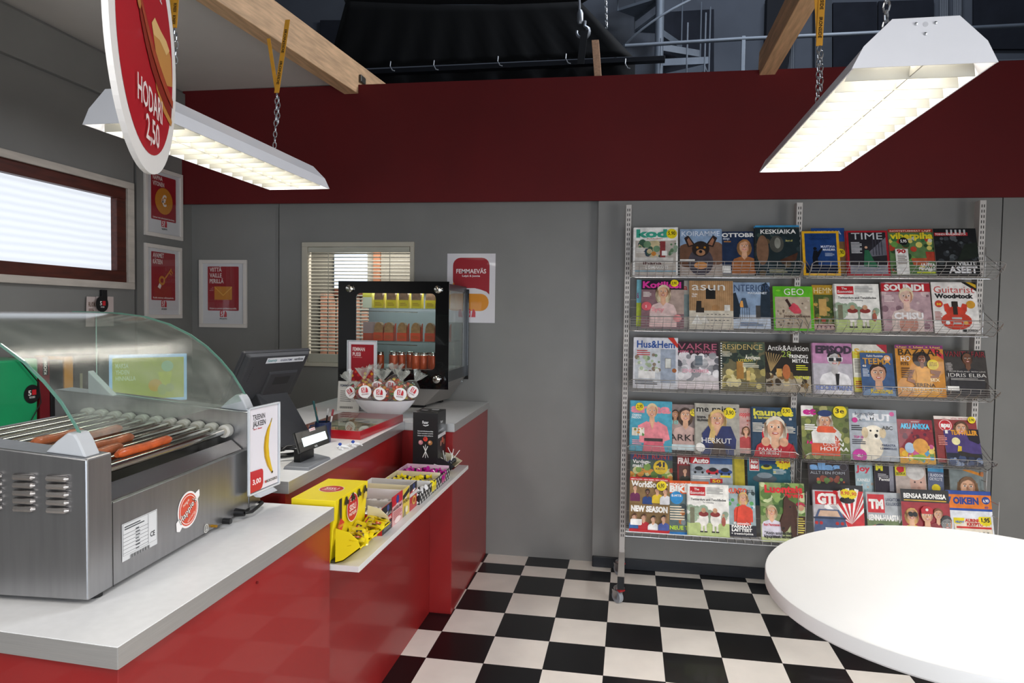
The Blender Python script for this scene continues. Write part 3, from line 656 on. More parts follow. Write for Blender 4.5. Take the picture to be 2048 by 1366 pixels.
mb = GB(); mb.prism([(-.02, e+.004, .20), (-.05, e+.004, .172), (-GW+.05, e+.004, .172), (-GW+.05, e+.004, .178), (-.052, e+.004, .178), (-.026, e+.004, .204)], (0, GL-2*e-.008, 0), sst2)
mb.hexa([(-.024, e+.006, .206), (-.06, e+.006, .236), (-.062, e+.006, .234), (-.026, e+.006, .203)], [(-.024, GL-e-.006, .206), (-.06, GL-e-.006, .236), (-.062, GL-e-.006, .234), (-.026, GL-e-.006, .203)], sst2); mb.box((-.25, e+.01, .19), (-.075, GL-e-.01, .194), M('#4b4744', .35, .8, .4)); mb.build('drip_tray', grill)
# louvre vents on the near side
for cx_ in (-.071, -.155, -.239):
    for k in range(5):
        mb = GB(); z = .285-k*.0185
        mb.tube([(cx_-.027, -.002, z), (cx_-.022, -.005, z), (cx_+.022, -.005, z), (cx_+.027, -.002, z)], [.004, .008, .008, .004], sst2, 8); mb.build('vent_louvre', grill, smooth=True)
mb = GB(); mb.box((-.0001, e-.0012, .0), (.0006, e+.0012, Z1*.63), blk); mb.box((-.0001, GL-e-.0012, .0), (.0006, GL-e+.0012, Z1*.63), blk); mb.build('housing_seam', grill)
xs = [-.075-.0505*i for i in range(11)]
for i, x in enumerate(xs):
    z = .262+(-x)*.085
    rl = GB(); rl.tube([(x, e-.002, z), (x, GL-e-.02, z)], .0125, chrome, 16); r_o = rl.build('roller', grill, smooth=True)
    cp = GB(); cp.tube([(x, GL-e-.030, z), (x, GL-e-.004, z)], .022, M('#c9c6bf', .5, 0, .05), 18); cp.build('roller_cap', r_o, smooth=True)
# hood
arc = [(-.040, 1.452), (-.062, 1.49), (-.095, 1.54), (-.14, 1.59), (-.19, 1.635), (-.25, 1.675), (-.33, 1.712), (-.42, 1.737), (-.52, 1.748), (-.62, 1.751), (-.70, 1.751)]
arc = [(x+.005, z-1.085) for x, z in arc]
mb = GB(); gl = glass('#e3f1ea', name='hood_glass', tint=.17, rough=.14); ed = M('#6fa08f', .15, 0, 0, name='green_glass_edge', trans=.35)
th = .004
y0, y1 = .035, GL-.03
outer = [(x, z) for x, z in arc]
vs = [(x, y0, z) for x, z in arc]+[(x, y1, z) for x, z in arc]; N = len(arc)
mb.add(vs, [(i, i+1, N+i+1, N+i) for i in range(N-1)], gl); mb.build('curved_glass', grill, smooth=True)
for yy in (y0-.003, y1):
    mb = GB()
    for i in range(N-1):
        (xa, za), (xb, zb) = arc[i], arc[i+1]; mb.hexa([(xa, yy, za-.003), (xa+.003, yy, za+.003), (xb+.003, yy, zb+.003), (xb, yy, zb-.003)], [(xa, yy+.004, za-.003), (xa+.003, yy+.004, za+.003), (xb+.003, yy+.004, zb+.003), (xb, yy+.004, zb-.003)], ed)
    mb.build('glass_edge', grill)['label'] = 'green edge of the curved glass'
mb = GB(); side = [(x, GL-.05, z) for x, z in arc[:-1]]+[(-.585, GL-.05, .66), (-.585, GL-.05, .385), (-.05, GL-.05, .33)]
mb.add(side, [tuple(range(len(side)))], glass('#e8f2ee', name='side_glass', tint=.13, rough=.15)); 
mb.build('side_glass', grill)
mb = GB(); mb.tube([(-.585, GL-.05, .66), (-.585, GL-.05, .385), (-.05, GL-.05, .33)], .002, M('#a9c4ba', .2), 6); mb.build('side_glass_edge', grill)
for y in (.012, GL-.068):
    mb = GB(); mb.hexa([(-.012, y, Z1+.001), (-.115, y, Z1+.010), (-.085, y, Z1+.038), (-.058, y, Z1+.058), (-.040, y, Z1+.055), (-.03, y, Z1+.04)], [(-.012, y+.05, Z1+.001), (-.115, y+.05, Z1+.010), (-.085, y+.05, Z1+.038), (-.058, y+.05, Z1+.058), (-.040, y+.05, Z1+.055), (-.03, y+.05, Z1+.04)], plas); mb.build('glass_bracket', grill, bevel=.004)
mb = GB(); mb.hexa([(-.60, GL-.075, .36), (-.50, GL-.075, .37), (-.52, GL-.075, .385), (-.60, GL-.075, .46)], [(-.60, GL-.045, .36), (-.50, GL-.045, .37), (-.52, GL-.045, .385), (-.60, GL-.045, .46)], plas); mb.build('glass_bracket', grill, bevel=.003)
for x, y in ((-.03, .06), (-.03, GL-.06), (-.66, .06), (-.66, GL-.06)): mb = GB(); mb.tube([(x, y, -.015), (x, y, 0)], .018, blk, 12); mb.build('foot', grill)
# sticker, rating plate, gland and cable
def gpx(px, py): return GM.inverted() @ on_plane(px, py, GM @ V((0, 0, 0)), (GM.to_3x3() @ V((1, 0, 0))))
mb = GB(); c = gpx(377, 1019); a = Art(mb, (-.0015, c.y-.06, c.z-.06), (0, 1, 0), (0, 0, 1), .12, .12)
a.E(.5, .5, .44, '#efeceb', n=32); a.P([(.02, .1), (.14, .06), (1, .72), (.98, .88), (.84, .84), (.0, .3)], '#efeceb'); a.E(.5, .5, .39, '#cf4427', n=32); a.E(.5, .5, .355, '#f0e4dd', n=32); a.E(.5, .5, .335, '#cf4427', n=32)
a.T("Happie's", .52, .43, .16, '#16120f', w=.80, bold=.05, al='c', rot=32); a.T("Happie's", .52, .435, .16, '#f6f3ee', w=.79, bold=.0, al='c', rot=32)
a.T('PREMIUM', .4, .66, .06, '#f0c9b8', al='c', rot=24); a.T('HOT DOGS', .62, .27, .06, '#f0c9b8', al='c', rot=30); a.T('*', .44, .58, .1, '#f6f3ee', al='c')
mb.build('logo_sticker', grill)
mb = GB(); p, q, r_ = gpx(245, 1125), gpx(315, 1074), gpx(315, 1041)
a = Art(mb, (-.0015, p.y, p.z+.0), (0, 1, 0), (0, 0, 1), q.y-p.y, .095); w_ = q.y-p.y
a.R(0, .0, 1, 1, '#cfd0d1'); a.R(.02, .14, .98, .98, '#8b8d90'); a.R(.03, .15, .97, .97, '#d3d4d5')
for k in range(6): a.R(.03, .2+k*.1, .72, .21+k*.1, '#55585b'); a.k -= .00025
a.R(.72, .15, .73, .97, '#55585b'); a.L(.06, .88, .55, .03, 2, '#4a4c50'); a.T('CE', .78, .3, .14, '#2a2c30', w=.14); a.L(.36, .72, .12, .03, 7, '#4a4c50', 3)
for k in range(22): a.R(.2+k*.026, .01, .2+k*.026+(.016 if k % 3 else .008), .1, '#26282b'); a.k -= .00025
mb.build('rating_plate', grill)
mb = GB(); c = gpx(413, 1057); a = Art(mb, (-.0015, c.y-.014, c.z-.014), (0, 1, 0), (0, 0, 1), .028, .028); a.E(.5, .5, .48, '#d2d2ce'); a.E(.5, .5, .40, '#84837f'); a.R(.47, .3, .53, .8, '#e0e0dc'); a.R(.3, .3, .7, .36, '#e0e0dc'); mb.build('earth_sticker', grill)
mb = GB(); c = gpx(424, 1052); mb.tube([(-.002, c.y, c.z), (.016, c.y, c.z)], .0045, M('#b98a2e', .3, .9), 10); mb.build('earth_bolt', grill, smooth=True)
mb = GB(); c = gpx(448, 1042); mb.tube([(-.002, c.y, c.z), (.02, c.y, c.z)], .010, blk, 12); mb.tube([(.02, c.y, c.z), (.024, c.y, c.z)], .008, M('#2a2a2c', .3), 12); mb.build('thermostat_knob', grill, smooth=True)
mb = GB(); c = gpx(472, 1025); mb.tube([(-.002, c.y, c.z), (.03, c.y, c.z)], [.014, .011], blk, 12); mb.build('cable_gland', grill, smooth=True)
mb = GB(); mb.tube([(.03, c.y, c.z), (.045, c.y+.02, c.z-.001), (.04, c.y+.07, c.z+.0), (.028, c.y+.13, c.z-.002), (.01, c.y+.165, c.z-.010), (-.04, c.y+.19, c.z-.018), (-.14, c.y+.2, c.z-.024), (-.3, c.y+.2, c.z-.024)], .0055, blk, 8); mb.build('power_cable', grill, smooth=True)
# sausages lying in the grooves between rollers
def saus(x, ya, yb, label, col='#a85a36', bend=0):
    z = .262+(-x)*.085+.0125+.006
    mb = MB(); n = 14; pts = []; rs = []
    for i in range(n+1):
        f = i/n; pts.append(GM @ V((x+bend*math.sin(math.pi*f), ya+(yb-ya)*f, z+.001*math.sin(9*f)))); rs.append(.0135*min(1, (math.sin(math.pi*min(max(f, .015), .985))*6)**.5))
    mb.tube(pts, rs, M(col, .42, 0, .28, 34, coat=.3, bump=.35, name='grilled_sausage'), 14); mb.build('sausage', label=label, cat='sausage', group='sausages on the roller grill', smooth=True)
XG = lambda i: xs[i]-.025
saus(XG(5), .25, .44, 'grilled sausage farthest left on the rollers, with a pointed near end')
saus(XG(4), .31, .54, 'long grilled sausage, second from the left on the rollers')
saus(XG(2), .26, .45, 'grilled sausage in the middle, behind the near glass bracket')
saus(XG(1), .14, .33, 'grilled sausage beside the rightmost pair, partly under the hood edge')
saus(XG(0), .24, .48, 'orange-red grilled sausage farthest right on the rollers', '#b8501f')
# ------------------------------------------------------------------ clear sign stands
acr = glass('#f4f8f8', name='clear_acrylic', tint=.02, rough=.02)
def sign_stand(o, ex, w, h, draw, label, foot=None, tilt=0, base=None):
    ex = V(ex).normalized(); ey = V((0, 0, 1)); n = ex.cross(ey); o = V(o)
    t = thing('sign_holder', label, 'sign', base or o+ex*w/2)
    mb = MB(); b_ = .008
    mb.prism([o-ex*b_-ey*b_-n*.006, o+ex*(w+b_)-ey*b_-n*.006, o+ex*(w+b_)+ey*(h+b_)-n*.006, o-ex*b_+ey*(h+b_)-n*.006], n*.003, acr)
    fr = M('#c9cdd2', .12, 0, 0, coat=.5, name='clear_plastic_rim')
    for (u0, v0, u1, v1) in ((-b_, -b_, w+b_, -b_+.006), (-b_, h+b_-.006, w+b_, h+b_), (-b_, -b_, -b_+.006, h+b_), (w+b_-.006, -b_, w+b_, h+b_)):
        mb.prism([o+ex*u0+ey*v0-n*.003, o+ex*u1+ey*v0-n*.003, o+ex*u1+ey*v1-n*.003, o+ex*u0+ey*v1-n*.003], n*.008, fr)
    mb.build('plastic_frame', t, bevel=.001)
    mb = MB(); a = Art(mb, o-n*.002, ex, ey, w, h); a.R(0, 0, 1, 1, '#dfdbe2'); draw(a); mb.build('printed_card', t)
    if foot:
        mb = MB(); mb.prism([o+ex*w*.2-ey*.008-n*.02, o+ex*w*.8-ey*.008-n*.02, o+ex*w*.8-ey*(foot), o+ex*w*.2-ey*(foot)], n*.02, fr); mb.build('foot', t)
    return t
def d_ban(a):
    a.T('TREENIIN'[:7] if 0 else 'TREENIN', .12, .865, .062, '#26262b', w=.42); a.T('JÄLKEEN', .12, .785, .062, '#26262b', w=.44); a.T('Vain 3,- Banaani', .13, .745, .02, '#c03038', w=.30)
    sp = [(.78, .84, .012), (.74, .79, .02), (.66, .72, .05), (.60, .62, .075), (.575, .50, .085), (.60, .38, .085), (.68, .26, .07), (.76, .18, .04), (.79, .155, .015)]
    L_ = [(x-r, y) for x, y, r in sp]; R_ = [(x+r, y) for x, y, r in sp]
    for i in range(8): a.P([L_[i], L_[i+1], R_[i+1], R_[i]], '#d9b21f' if i > 0 else '#8a7a2a'); a.k -= .00024
    a.k += .0003
    for i in range(1, 7): a.P([L_[i], L_[i+1], ((L_[i+1][0]*.62+R_[i+1][0]*.38), L_[i+1][1]), ((L_[i][0]*.62+R_[i][0]*.38), L_[i][1])], '#b98f14'); a.k -= .00024
    a.k += .0003; a.E(.785, .16, .03, '#3d2f14', ry=.015)
    a.P([(.0, .27), (.04, .255), (.4, .25), (.44, .24), (.46, .21), (.46, .07), (.42, .02), (.36, .0), (.0, .0)], '#bc1f2e'); a.T('3,00', .1, .09, .06, '#f3e8e8', w=.28)
    a.R(.52, .055, .56, .085, '#bc1f2e'); a.T('KIOSKI', .57, .055, .032, '#26262b', w=.38)
c0 = on_plane(499, 990, V((-.555, -2.72, 0)), V((.998, -.066, 0))); c1 = on_plane(556, 962, V((-.555, -2.72, 0)), V((.998, -.066, 0)))
exx = V((c1.x-c0.x, c1.y-c0.y, 0)); ww = exx.length; tt = on_plane(502, 822, V((-.555, -2.72, 0)), V((.998, -.066, 0)))
sign_stand(V((c0.x, c0.y, (c0.z+c1.z)/2)), exx, ww, tt.z-c0.z, d_ban, 'clear upright holder with the banana card at the end of the roller grill', foot=.02, base=V((c0.x, c0.y, ZN)))

# ------------------------------------------------------------------ cash register screen
pl = M('#313236', .45, 0, .08, 30, name='charcoal_plastic', bump=.03)
pos = thing('register_monitor', 'charcoal point of sale screen seen from behind on its slanted stand', 'monitor', (-.98, -1.85, ZM))
A = V((-1.0, -2.013, 1.577)); B = V((-.885, -1.60, 1.575)); dn_ = V((-.112, .0, -.235)); nb = (B-A).cross(dn_).normalized()
if nb.x < 0: nb = -nb
Cc, Dd = B+dn_, A+dn_
def inset(q, k):
    c = sum(q, V((0, 0, 0)))/4; return [c+(p-c)*k for p in q]
Q = [A, B, Cc, Dd]
mb = MB(); mb.hexa([p-nb*.022 for p in Q], Q, pl); mb.build('screen_bezel', pos, bevel=.008, seg=3)
mb = MB(); mb.hexa([p-nb*.002 for p in inset(Q, .98)], [p+nb*.022 for p in inset(Q, .88)], pl); bk = mb.build('back_shell', pos, bevel=.008, seg=3)
ex_, ey_ = (B-A).normalized(), -dn_.normalized(); wQ, hQ = (B-A).length, dn_.length
def qp(u, v, k=.022): return Dd+ex_*wQ*u+ey_*hQ*v+nb*k
mb = MB(); mb.hexa([qp(.42, .0), qp(.86, .0), qp(.86, .62), qp(.42, .62)], [qp(.44, .0, .03), qp(.84, .0, .03), qp(.84, .58, .03), qp(.44, .58, .03)], pl); mb.build('vesa_cover', pos, bevel=.002)
mb = MB(); mb.hexa([qp(.52, .36, .031), qp(.76, .36, .031), qp(.76, .52, .031), qp(.52, .52, .031)], [qp(.525, .365, .032), qp(.755, .365, .032), qp(.755, .515, .032), qp(.525, .515, .032)], M('#232427', .5)); mb.build('cover_hatch', pos)
for k in range(7):
    mb = MB(); v = .46+k*.045; mb.hexa([qp(.09, v, .019), qp(.15, v, .0205), qp(.15, v+.02, .0205), qp(.09, v+.02, .019)], [qp(.09, v, .0205), qp(.15, v, .0222), qp(.15, v+.02, .0222), qp(.09, v+.02, .0205)], M('#0a0a0b', .6)); mb.build('vent_slot', pos)
mb = MB(); a = Art(mb, qp(.30, .80, .0225), ex_, ey_, wQ*.58, hQ*.11); a.R(0, 0, 1, 1, '#cfd2d8'); a.T('Seemly', .03, .28, .5, '#3a7f86', w=.24); a.T('KASSATIIMI', .36, .28, .38, '#3a3f60', w=.30); a.T('verifone', .72, .28, .5, '#1f2430', w=.25); mb.build('name_strip', pos)['label'] = 'white maker strip on the back shell'
mb = MB(); H0 = qp(.36, .0, .01); H1 = qp(.82, .0, .01)
st = M('#2c2d31', .5, 0, .06, 30)
f0, f1 = V((-.855, -1.93, ZM)), V((-.87, -1.60, ZM))
mb.hexa([H0+V((-.02, 0, .03)), H1+V((-.02, 0, .03)), f1+V((-.06, 0, 0)), f0+V((-.06, 0, 0))], [H0+V((.03, 0, .04)), H1+V((.03, 0, .04)), f1, f0], st); mb.build('stand', pos, bevel=.006)
mb = MB(); mb.box((-1.15, -1.94, ZM), (-.86, -1.58, ZM+.022), st); mb.build('base', pos, bevel=.006)
mb = MB(); mb.ball(H0+V((-.02, -.07, .01)), .034, M('#3a3d42', .12, 0, 0, coat=.8), 14, (1, .8, .9)); mb.tube([H0+V((-.02, -.07, .01)), V((-.98, -2.08, ZM+.02))], .012, blk, 8); mb.tube([V((-.98, -2.08, ZM)), V((-.98, -2.08, ZM+.02))], .04, blk, 16)
mb.build('barcode_scanner', label='glossy dark scanner head beside the register stand', cat='scanner', smooth=True)
# customer display
cdp = thing('customer_display', 'small black customer display with a lit blank screen on a grey foot', 'display', (-.66, -2.12, ZM))
bp = [on_z(566, 935, ZM+.008), on_z(617, 938, ZM+.008), on_z(662, 915, ZM+.008), on_z(612, 903, ZM+.008)]
mb = MB(); mb.hexa([V((p.x, p.y, ZM)) for p in bp], [sum(bp, V((0, 0, 0)))/4+(V((p.x, p.y, ZM+.012))-sum(bp, V((0, 0, 0)))/4)*.94 for p in bp], M('#8b8e94', .35, .3, .04)); mb.build('foot_plate', cdp, bevel=.002)
pc = (bp[0]+bp[2])/2; 
p0 = on_y(601, 925, pc.y-.03); 
n_ = (CAM-pc); n_.z = 0; n_.normalize(); n_ = (V((.86, -.51, 0))).normalized(); n_ = (n_+V((0, 0, .42))).normalized()
pb = pc+V((.0, -.0, .055))
q4 = [on_plane(x, y, pb, n_) for x, y in ((600, 907.5), (660, 885), (653, 849.7), (588.6, 865.5))]
cq = sum(q4, V((0, 0, 0)))/4
mb = MB(); mb.hexa([p-n_*.018 for p in q4], q4, M('#0c0c0e', .25, 0, .03, coat=.4)); mb.build('display_housing', cdp, bevel=.003)
sq = [on_plane(x, y, pb+n_*.0008, n_) for x, y in ((608, 894), (655, 877), (650, 862), (603, 877))]
mb = MB(); mb.add(sq, [(0, 1, 2, 3)], M('#e6fbff', .3, 0, 0, emit=1.15, name='lit_screen')); mb.build('lit_screen', cdp)
e1 = (sq[1]-sq[0]).normalized(); e2 = (sq[3]-sq[0]).normalized()
mb = MB(); a = Art(mb, on_plane(619, 863.5, pb, n_), e1, e2, .030, .012); a.R(0, 0, 1, 1, '#d8cfd2'); a.T('KASSATIIMI', .1, .25, .45, '#b03040', w=.8); mb.build('sticker', cdp)
mb = MB(); a = Art(mb, on_plane(630, 894.5, pb, n_), e1, e2, .014, .008); a.T('NCR', 0, 0, 1, '#c0c4c8', w=1); mb.build('maker_mark', cdp)
mb = MB(); z0 = ZM+.01; s0 = on_z(601, 926, z0), on_z(628, 914, z0); d = (s0[1]-s0[0]); d.z = 0; bk_ = V((-d.y, d.x, 0)).normalized()*.03
mb.hexa([s0[0], s0[0]+d, s0[0]+d+bk_, s0[0]+bk_], [p+V((0, 0, .055)) for p in (s0[0], s0[0]+d, s0[0]+d+bk_, s0[0]+bk_)], M('#0c0c0e', .3)); mb.build('neck', cdp, bevel=.001)
# cables by the display
for k, (col, r, lab) in enumerate((('#d8d8d8', .0035, 'white cable end lying behind the customer display'), ('#17171a', .003, 'coil of black cable on the counter by the register stand'))):
    mb = MB(); c = on_z(570, 916, ZM+.01)
    if k == 0: mb.tube([c+V((-.12, -.05, -.004)), c+V((-.02, -.02, 0)), c+V((.05, .03, .006)), c+V((.07, .06, .003))], r, M(col, .4), 8)
    else: mb.tube([c+V((-.03+(.085+.012*math.sin(i*.9))*math.cos(i*.5)*.8, .06+(.085)*math.sin(i*.5), .001+.0012*(i % 17)+.004*abs(math.sin(i*.31)))) for i in range(70)], r, M(col, .4), 6)
    mb.build('loose_cable', label=lab, cat='cable', smooth=True)
# pen cup
cp_ = on_z(646, 884, ZM); cup = thing('pen_cup', 'dark blue mug holding pens beside the register', 'mug', (cp_.x, cp_.y, ZM))
mb = MB(); R_ = .040; navy = M('#17264a', .22, 0, .04, coat=.4)
mb.lathe([(0, 0), (R_*.92, 0), (R_*.96, .004), (R_, .1), (R_-.003, .1), (R_*.93-.003, .006), (0, .006)], (cp_.x, cp_.y, ZM), navy, 28); mb.build('cup_body', cup, smooth=True)
mb = MB(); hd = V((-.97, -.25, 0)).normalized(); cc = V((cp_.x, cp_.y, ZM+.052)); mb.tube([cc+hd*(R_*.94)+V((0, 0, .03)), cc+hd*(R_+.02)+V((0, 0, .028)), cc+hd*(R_+.03), cc+hd*(R_+.02)+V((0, 0, -.026)), cc+hd*(R_*.94)+V((0, 0, -.03))], .005, navy, 8); mb.build('handle', cup, smooth=True)
for (dx, dy, lx, ly, L_, c1, c2, lab) in ((-.005, -.01, -.030, -.022, .19, '#1d4a4c', '#1d4a4c', 'tall dark green pen leaning left out of the blue mug'), (.008, .0, .012, .012, .15, '#17171a', '#9a9a9a', 'black pen with a silver clip in the blue mug'),
        (.02, .008, .022, .014, .145, '#c9c9cc', '#7a1c24', 'pale grey pen with a dark red cap in the blue mug'), (-.018, .0, -.020, .0, .14, '#2a2a2c', '#8a7a5a', 'dark pen with a gold clip low in the blue mug'), (-.012, .012, -.05, .03, .15, '#35507a', '#b03a32', 'red and blue pen leaning far left out of the mug')):
    b0 = V((cp_.x+dx, cp_.y+dy, ZM+.012)); tp = b0+V((lx, ly, L_)); mb = MB()
    mb.tube([b0, b0+(tp-b0)*.8, b0+(tp-b0)*.82, tp], [.004, .0045, .0052, .004], M(c1, .3), 8); k = b0+(tp-b0)*.8
    mb.tube([k, tp+(tp-b0)*.02], .0055, M(c2, .3), 8); mb.build('pen', label=lab, cat='pen', group='pens in the blue mug', smooth=True)
# stickers / tape dispenser small items: two white toy-like bag clips with blue dots
for k, ((x, y), lab) in enumerate((((680, 897), 'white plastic clip with a blue ball, nearer the display'), ((706, 892), 'white plastic clip with a blue ball, beside the red tray'))):
    t = thing('plastic_clip', lab, 'clip', on_z(x, y, ZM)); o = on_z(x, y, ZM)
    mb = MB(); wq = M('#e4e4e6', .3, 0, 0); mb.tube([o+V((-.012, -.01, .008)), o+V((0, 0, .014)), o+V((.035, .008, .008)), o+V((.05, -.008, .006))], [.006, .007, .005, .003], wq, 8); mb.tube([o+V((.0, .0, .006)), o+V((.01, -.03, .006)), o+V((.03, -.035, .005))], .005, wq, 8)
    mb.tube([o+V((.01, .0, .012)), o+V((.02, .06, .012))], .003, wq, 8); mb.build('clip_body', t, smooth=True)
    mb = MB(); mb.ball(o+V((0, .0, .019)), .009, M('#1c3f9a', .25, 0, 0), 12); mb.build('blue_ball', t, smooth=True)

# ------------------------------------------------------------------ red display tray with glass lid
ta = [V((-.626, -1.592, ZM)), V((-.611, -.975, ZM)), V((-.99, -.965, ZM)), V((-.985, -1.56, ZM))]
tray = thing('display_tray', 'flat red display case with a glass lid and candy prints inside', 'display case', (-.8, -1.27, ZM))
red2 = M('#a81420', .28, 0, .05, coat=.3)
mb = MB(); Ht = .042; n = 4; c = sum(ta, V((0, 0, 0)))/4
for i in range(4):
    a, b_ = ta[i], ta[(i+1) % 4]; ai, bi = a+(c-a)*.045, b_+(c-b_)*.045; mb.hexa([a, b_, bi, ai], [p+V((0, 0, Ht)) for p in (a, b_, bi, ai)], red2)
mb.hexa([p+(c-p)*.01 for p in ta], [p+(c-p)*.01+V((0, 0, .006)) for p in ta], red2); mb.build('tray_frame', tray)
mb = MB(); mb.add([p+(c-p)*.06+V((0, 0, .012)) for p in ta], [(0, 1, 2, 3)], M('#b5ab96', .6, 0, .05)); 
a = Art(mb, ta[3]+(c-ta[3])*.06+V((0, 0, .0125)), ta[0]-ta[3], V((0, 1, 0)), .33, .55)
a.mb.T = None
random.seed(3)
for k in range(26): a.E(random.random(), random.random()*.55+.45, .05+.05*random.random(), random.choice(['#2f4a3c', '#4a6a48', '#7a8a6a', '#c9c2a2', '#39523f']), n=9); a.k -= .0002
for k in range(20): a.E(random.random(), random.random()*.45, .04+.04*random.random(), random.choice(['#d9a94a', '#c96a3a', '#e0c9a0', '#b8402c', '#e5dcc8']), n=9); a.k -= .0002
a.E(.72, .16, .24, '#c23a34'); a.E(.72, .16, .20, '#e8dcd4'); a.T('5 KIOSKI', .72, .14, .04, '#c23a34', w=.28, al='c')
mb.build('candy_print', tray)
mb = MB(); mb.add([p+(c-p)*.02+V((0, 0, Ht+.002)) for p in ta], [(0, 1, 2, 3)], glass('#dfe9e2', name='tray_glass', tint=.03, rough=.02)); mb.build('glass_lid', tray)

# ------------------------------------------------------------------ bowl of candy bags
bc = V((-.775, -.835, ZM)); bowl = MB(); bx, by = .192, .115
prof = [(0, 0), (.42, 0), (.50, .012), (.78, .055), (.95, .095), (1.0, .112), (.975, .112), (.9, .09), (.7, .05), (.4, .018), (0, .014)]
bowl.lathe([(r, z) for r, z in prof], bc, M('#dcdade', .2, 0, .02, coat=.5, name='white_porcelain'), 40, sx=bx, sy=by)
bowl.build('serving_bowl', label='oval white bowl full of candy bags on the counter', cat='bowl', smooth=True)
cello = glass('#ffffff', name='cellophane', tint=.10, rough=.10)
cello2 = glass('#ffffff', name='gathered_cellophane', tint=.42, rough=.15)
cands = ['#c93a2c', '#d9a23a', '#c7562c', '#b82a3a', '#6d8a3a', '#e0c04a', '#d96a3a', '#8a2434']
def candy_bag(o, yawb, lean, label, s=1.0, seed=0):
    random.seed(seed); t = thing('candy_bag', label, 'candy bag', o, 0, 'cellophane candy bags in the white bowl')
    mt = Matrix.Translation(o) @ Matrix.Rotation(yawb, 4, 'Z') @ Matrix.Rotation(lean, 4, 'Y')
    mb = MB(); mb.T = mt
    for k in range(46):
        th, ph = random.random()*6.28, math.acos(random.uniform(-1, 1)); r = random.uniform(.6, 1)
        mb.ball((.046*s*r*math.sin(ph)*math.cos(th), .036*s*r*math.sin(ph)*math.sin(th), .045*s+.042*s*r*math.cos(ph)), .011*s, M(random.choice(cands), .3, 0, 0), 6, (1, 1, .7))
    o_ = mb.build('candies', t, smooth=True); o_['kind'] = 'stuff'
    mb = MB(); mb.T = mt; n = 18; prof = [(.0, 0), (.036, .004), (.050, .022), (.054, .045), (.046, .075), (.028, .094), (.010, .104), (.008, .108), (.018, .125), (.034, .155)]
    vs = []; fs = []
    for i, (r, z) in enumerate(prof):
        for k in range(n):
            q = 2*math.pi*k/n; rr = r*s*(1+.06*math.sin(k*2.3+i)+(.35*math.sin(k*3.1+seed)*(1 if i > 7 else 0))); vs.append((rr*math.cos(q), rr*.82*math.sin(q), z*s*(1+(.05*math.sin(k*2.7) if i > 8 else 0))))
    for i in range(len(prof)-1):
        for k in range(n): fs.append((i*n+k, i*n+(k+1) % n, (i+1)*n+(k+1) % n, (i+1)*n+k))
    nb_ = (len(prof)-4)*n*1; lowf = [f for f in fs if max(f) < (len(prof)-3)*n]; topf = [f for f in fs if max(f) >= (len(prof)-3)*n]
    mb.add(vs, lowf, cello); mb.build('cellophane_wrap', t, smooth=True)
    mb = MB(); mb.T = mt; mb.add(vs, topf, cello2); mb.build('cellophane_tuft', t)
    mb = MB(); mb.T = mt; mb.lathe([(.012, .103), (.012, .107)], (0, 0, 0), M('#3d7a48', .4), 10); mb.build('tie', t)
    mb = MB(); R3 = mt.to_3x3(); fn = R3 @ V((0, -1, 0)); ex = R3 @ V((1, 0, 0)); ez = R3 @ V((0, 0, 1)); cen = mt @ V((0, -.0455*s, .046*s))
    a = Art(mb, cen-ex*.03*s-ez*.03*s, ex, ez, .06*s, .06*s); a.E(.5, .5, .5, '#efedee', n=24); logo5(a, .24, .42, .5, 'KIOSKI', '#8a2430'); mb.build('round_sticker', t)
    return t
zb = ZM+.045
for k, (dx, dy, yw, ln, dz, lab) in enumerate(((-.095, -.05, .1, -.12, .022, 'candy bag with a round sticker, at the left front of the bowl'), (.0, -.055, -.05, .02, .012, 'candy bag with a round sticker, second from the left in the bowl front'),
        (.098, -.045, .25, .15, .012, 'candy bag with a tilted sticker, at the right front of the bowl'), (-.06, .035, .2, -.08, .045, 'candy bag raised at the back between the two left front bags'), (.045, .045, -.3, .06, .05, 'candy bag at the back of the bowl, centre right'),
        (.125, .01, .5, .55, .03, 'candy bag lying over the right rim of the bowl with its tuft outwards'), (-.16, .0, -.4, -.6, .02, 'candy bag lying at the left rim of the bowl, tuft to the left'))):
    candy_bag(bc+V((dx, dy, .085+dz)), yw+.18, ln, lab, 1.28 if k < 3 else 1.22, k+1)
# small red sign behind the bowl and price card
def d_bag(a):
    a.R(.1, .12, .92, .95, RED); a.T('FEMMAN', .16, .84, .062, '#f0dedc', w=.44); a.T('PUSSI', .16, .755, .062, '#f0dedc', w=.29); a.R(.16, .73, .5, .736, '#e0a8a4')
    random.seed(5)
    for k in range(34): a.E(.14+.74*random.random(), .14+.36*random.random(), .05, random.choice(['#e0c02c', '#d8402c', '#e8a82c', '#c8242c']), n=8); a.k -= .00022
sign_stand(V((-1.12, -.585, 1.185)), (1, -.06, 0), .195, .39, d_bag, 'clear holder with a red bag card in front of the glass cabinet', foot=.055, base=V((-1.03, -.58, ZM)))
mb = MB(); o = on_y(674, 812, -.64); o.z = ZM; mb.prism([o, o+V((.15, 0, 0)), o+V((.15, .02, .19)), o+V((0, .02, .19))], (0, .002, 0), M('#d9d7d2', .6))
a = Art(mb, o+V((0, -.0005, 0)), (1, 0, 0), V((0, .02, .19)), .15, .19); a.T('FEMMAN', .1, .82, .08, '#33405a', w=.5); a.L(.12, .66, .5, .02, 6, '#6a6a6c', 3.4); 
for k in range(20): a.R(.12+k*.03, .08, .13+k*.03+(.008 if k % 3 else 0), .15, '#222224'); a.k -= .00025
mb.build('price_card', label='white price card with a barcode left of the candy bowl', cat='card')

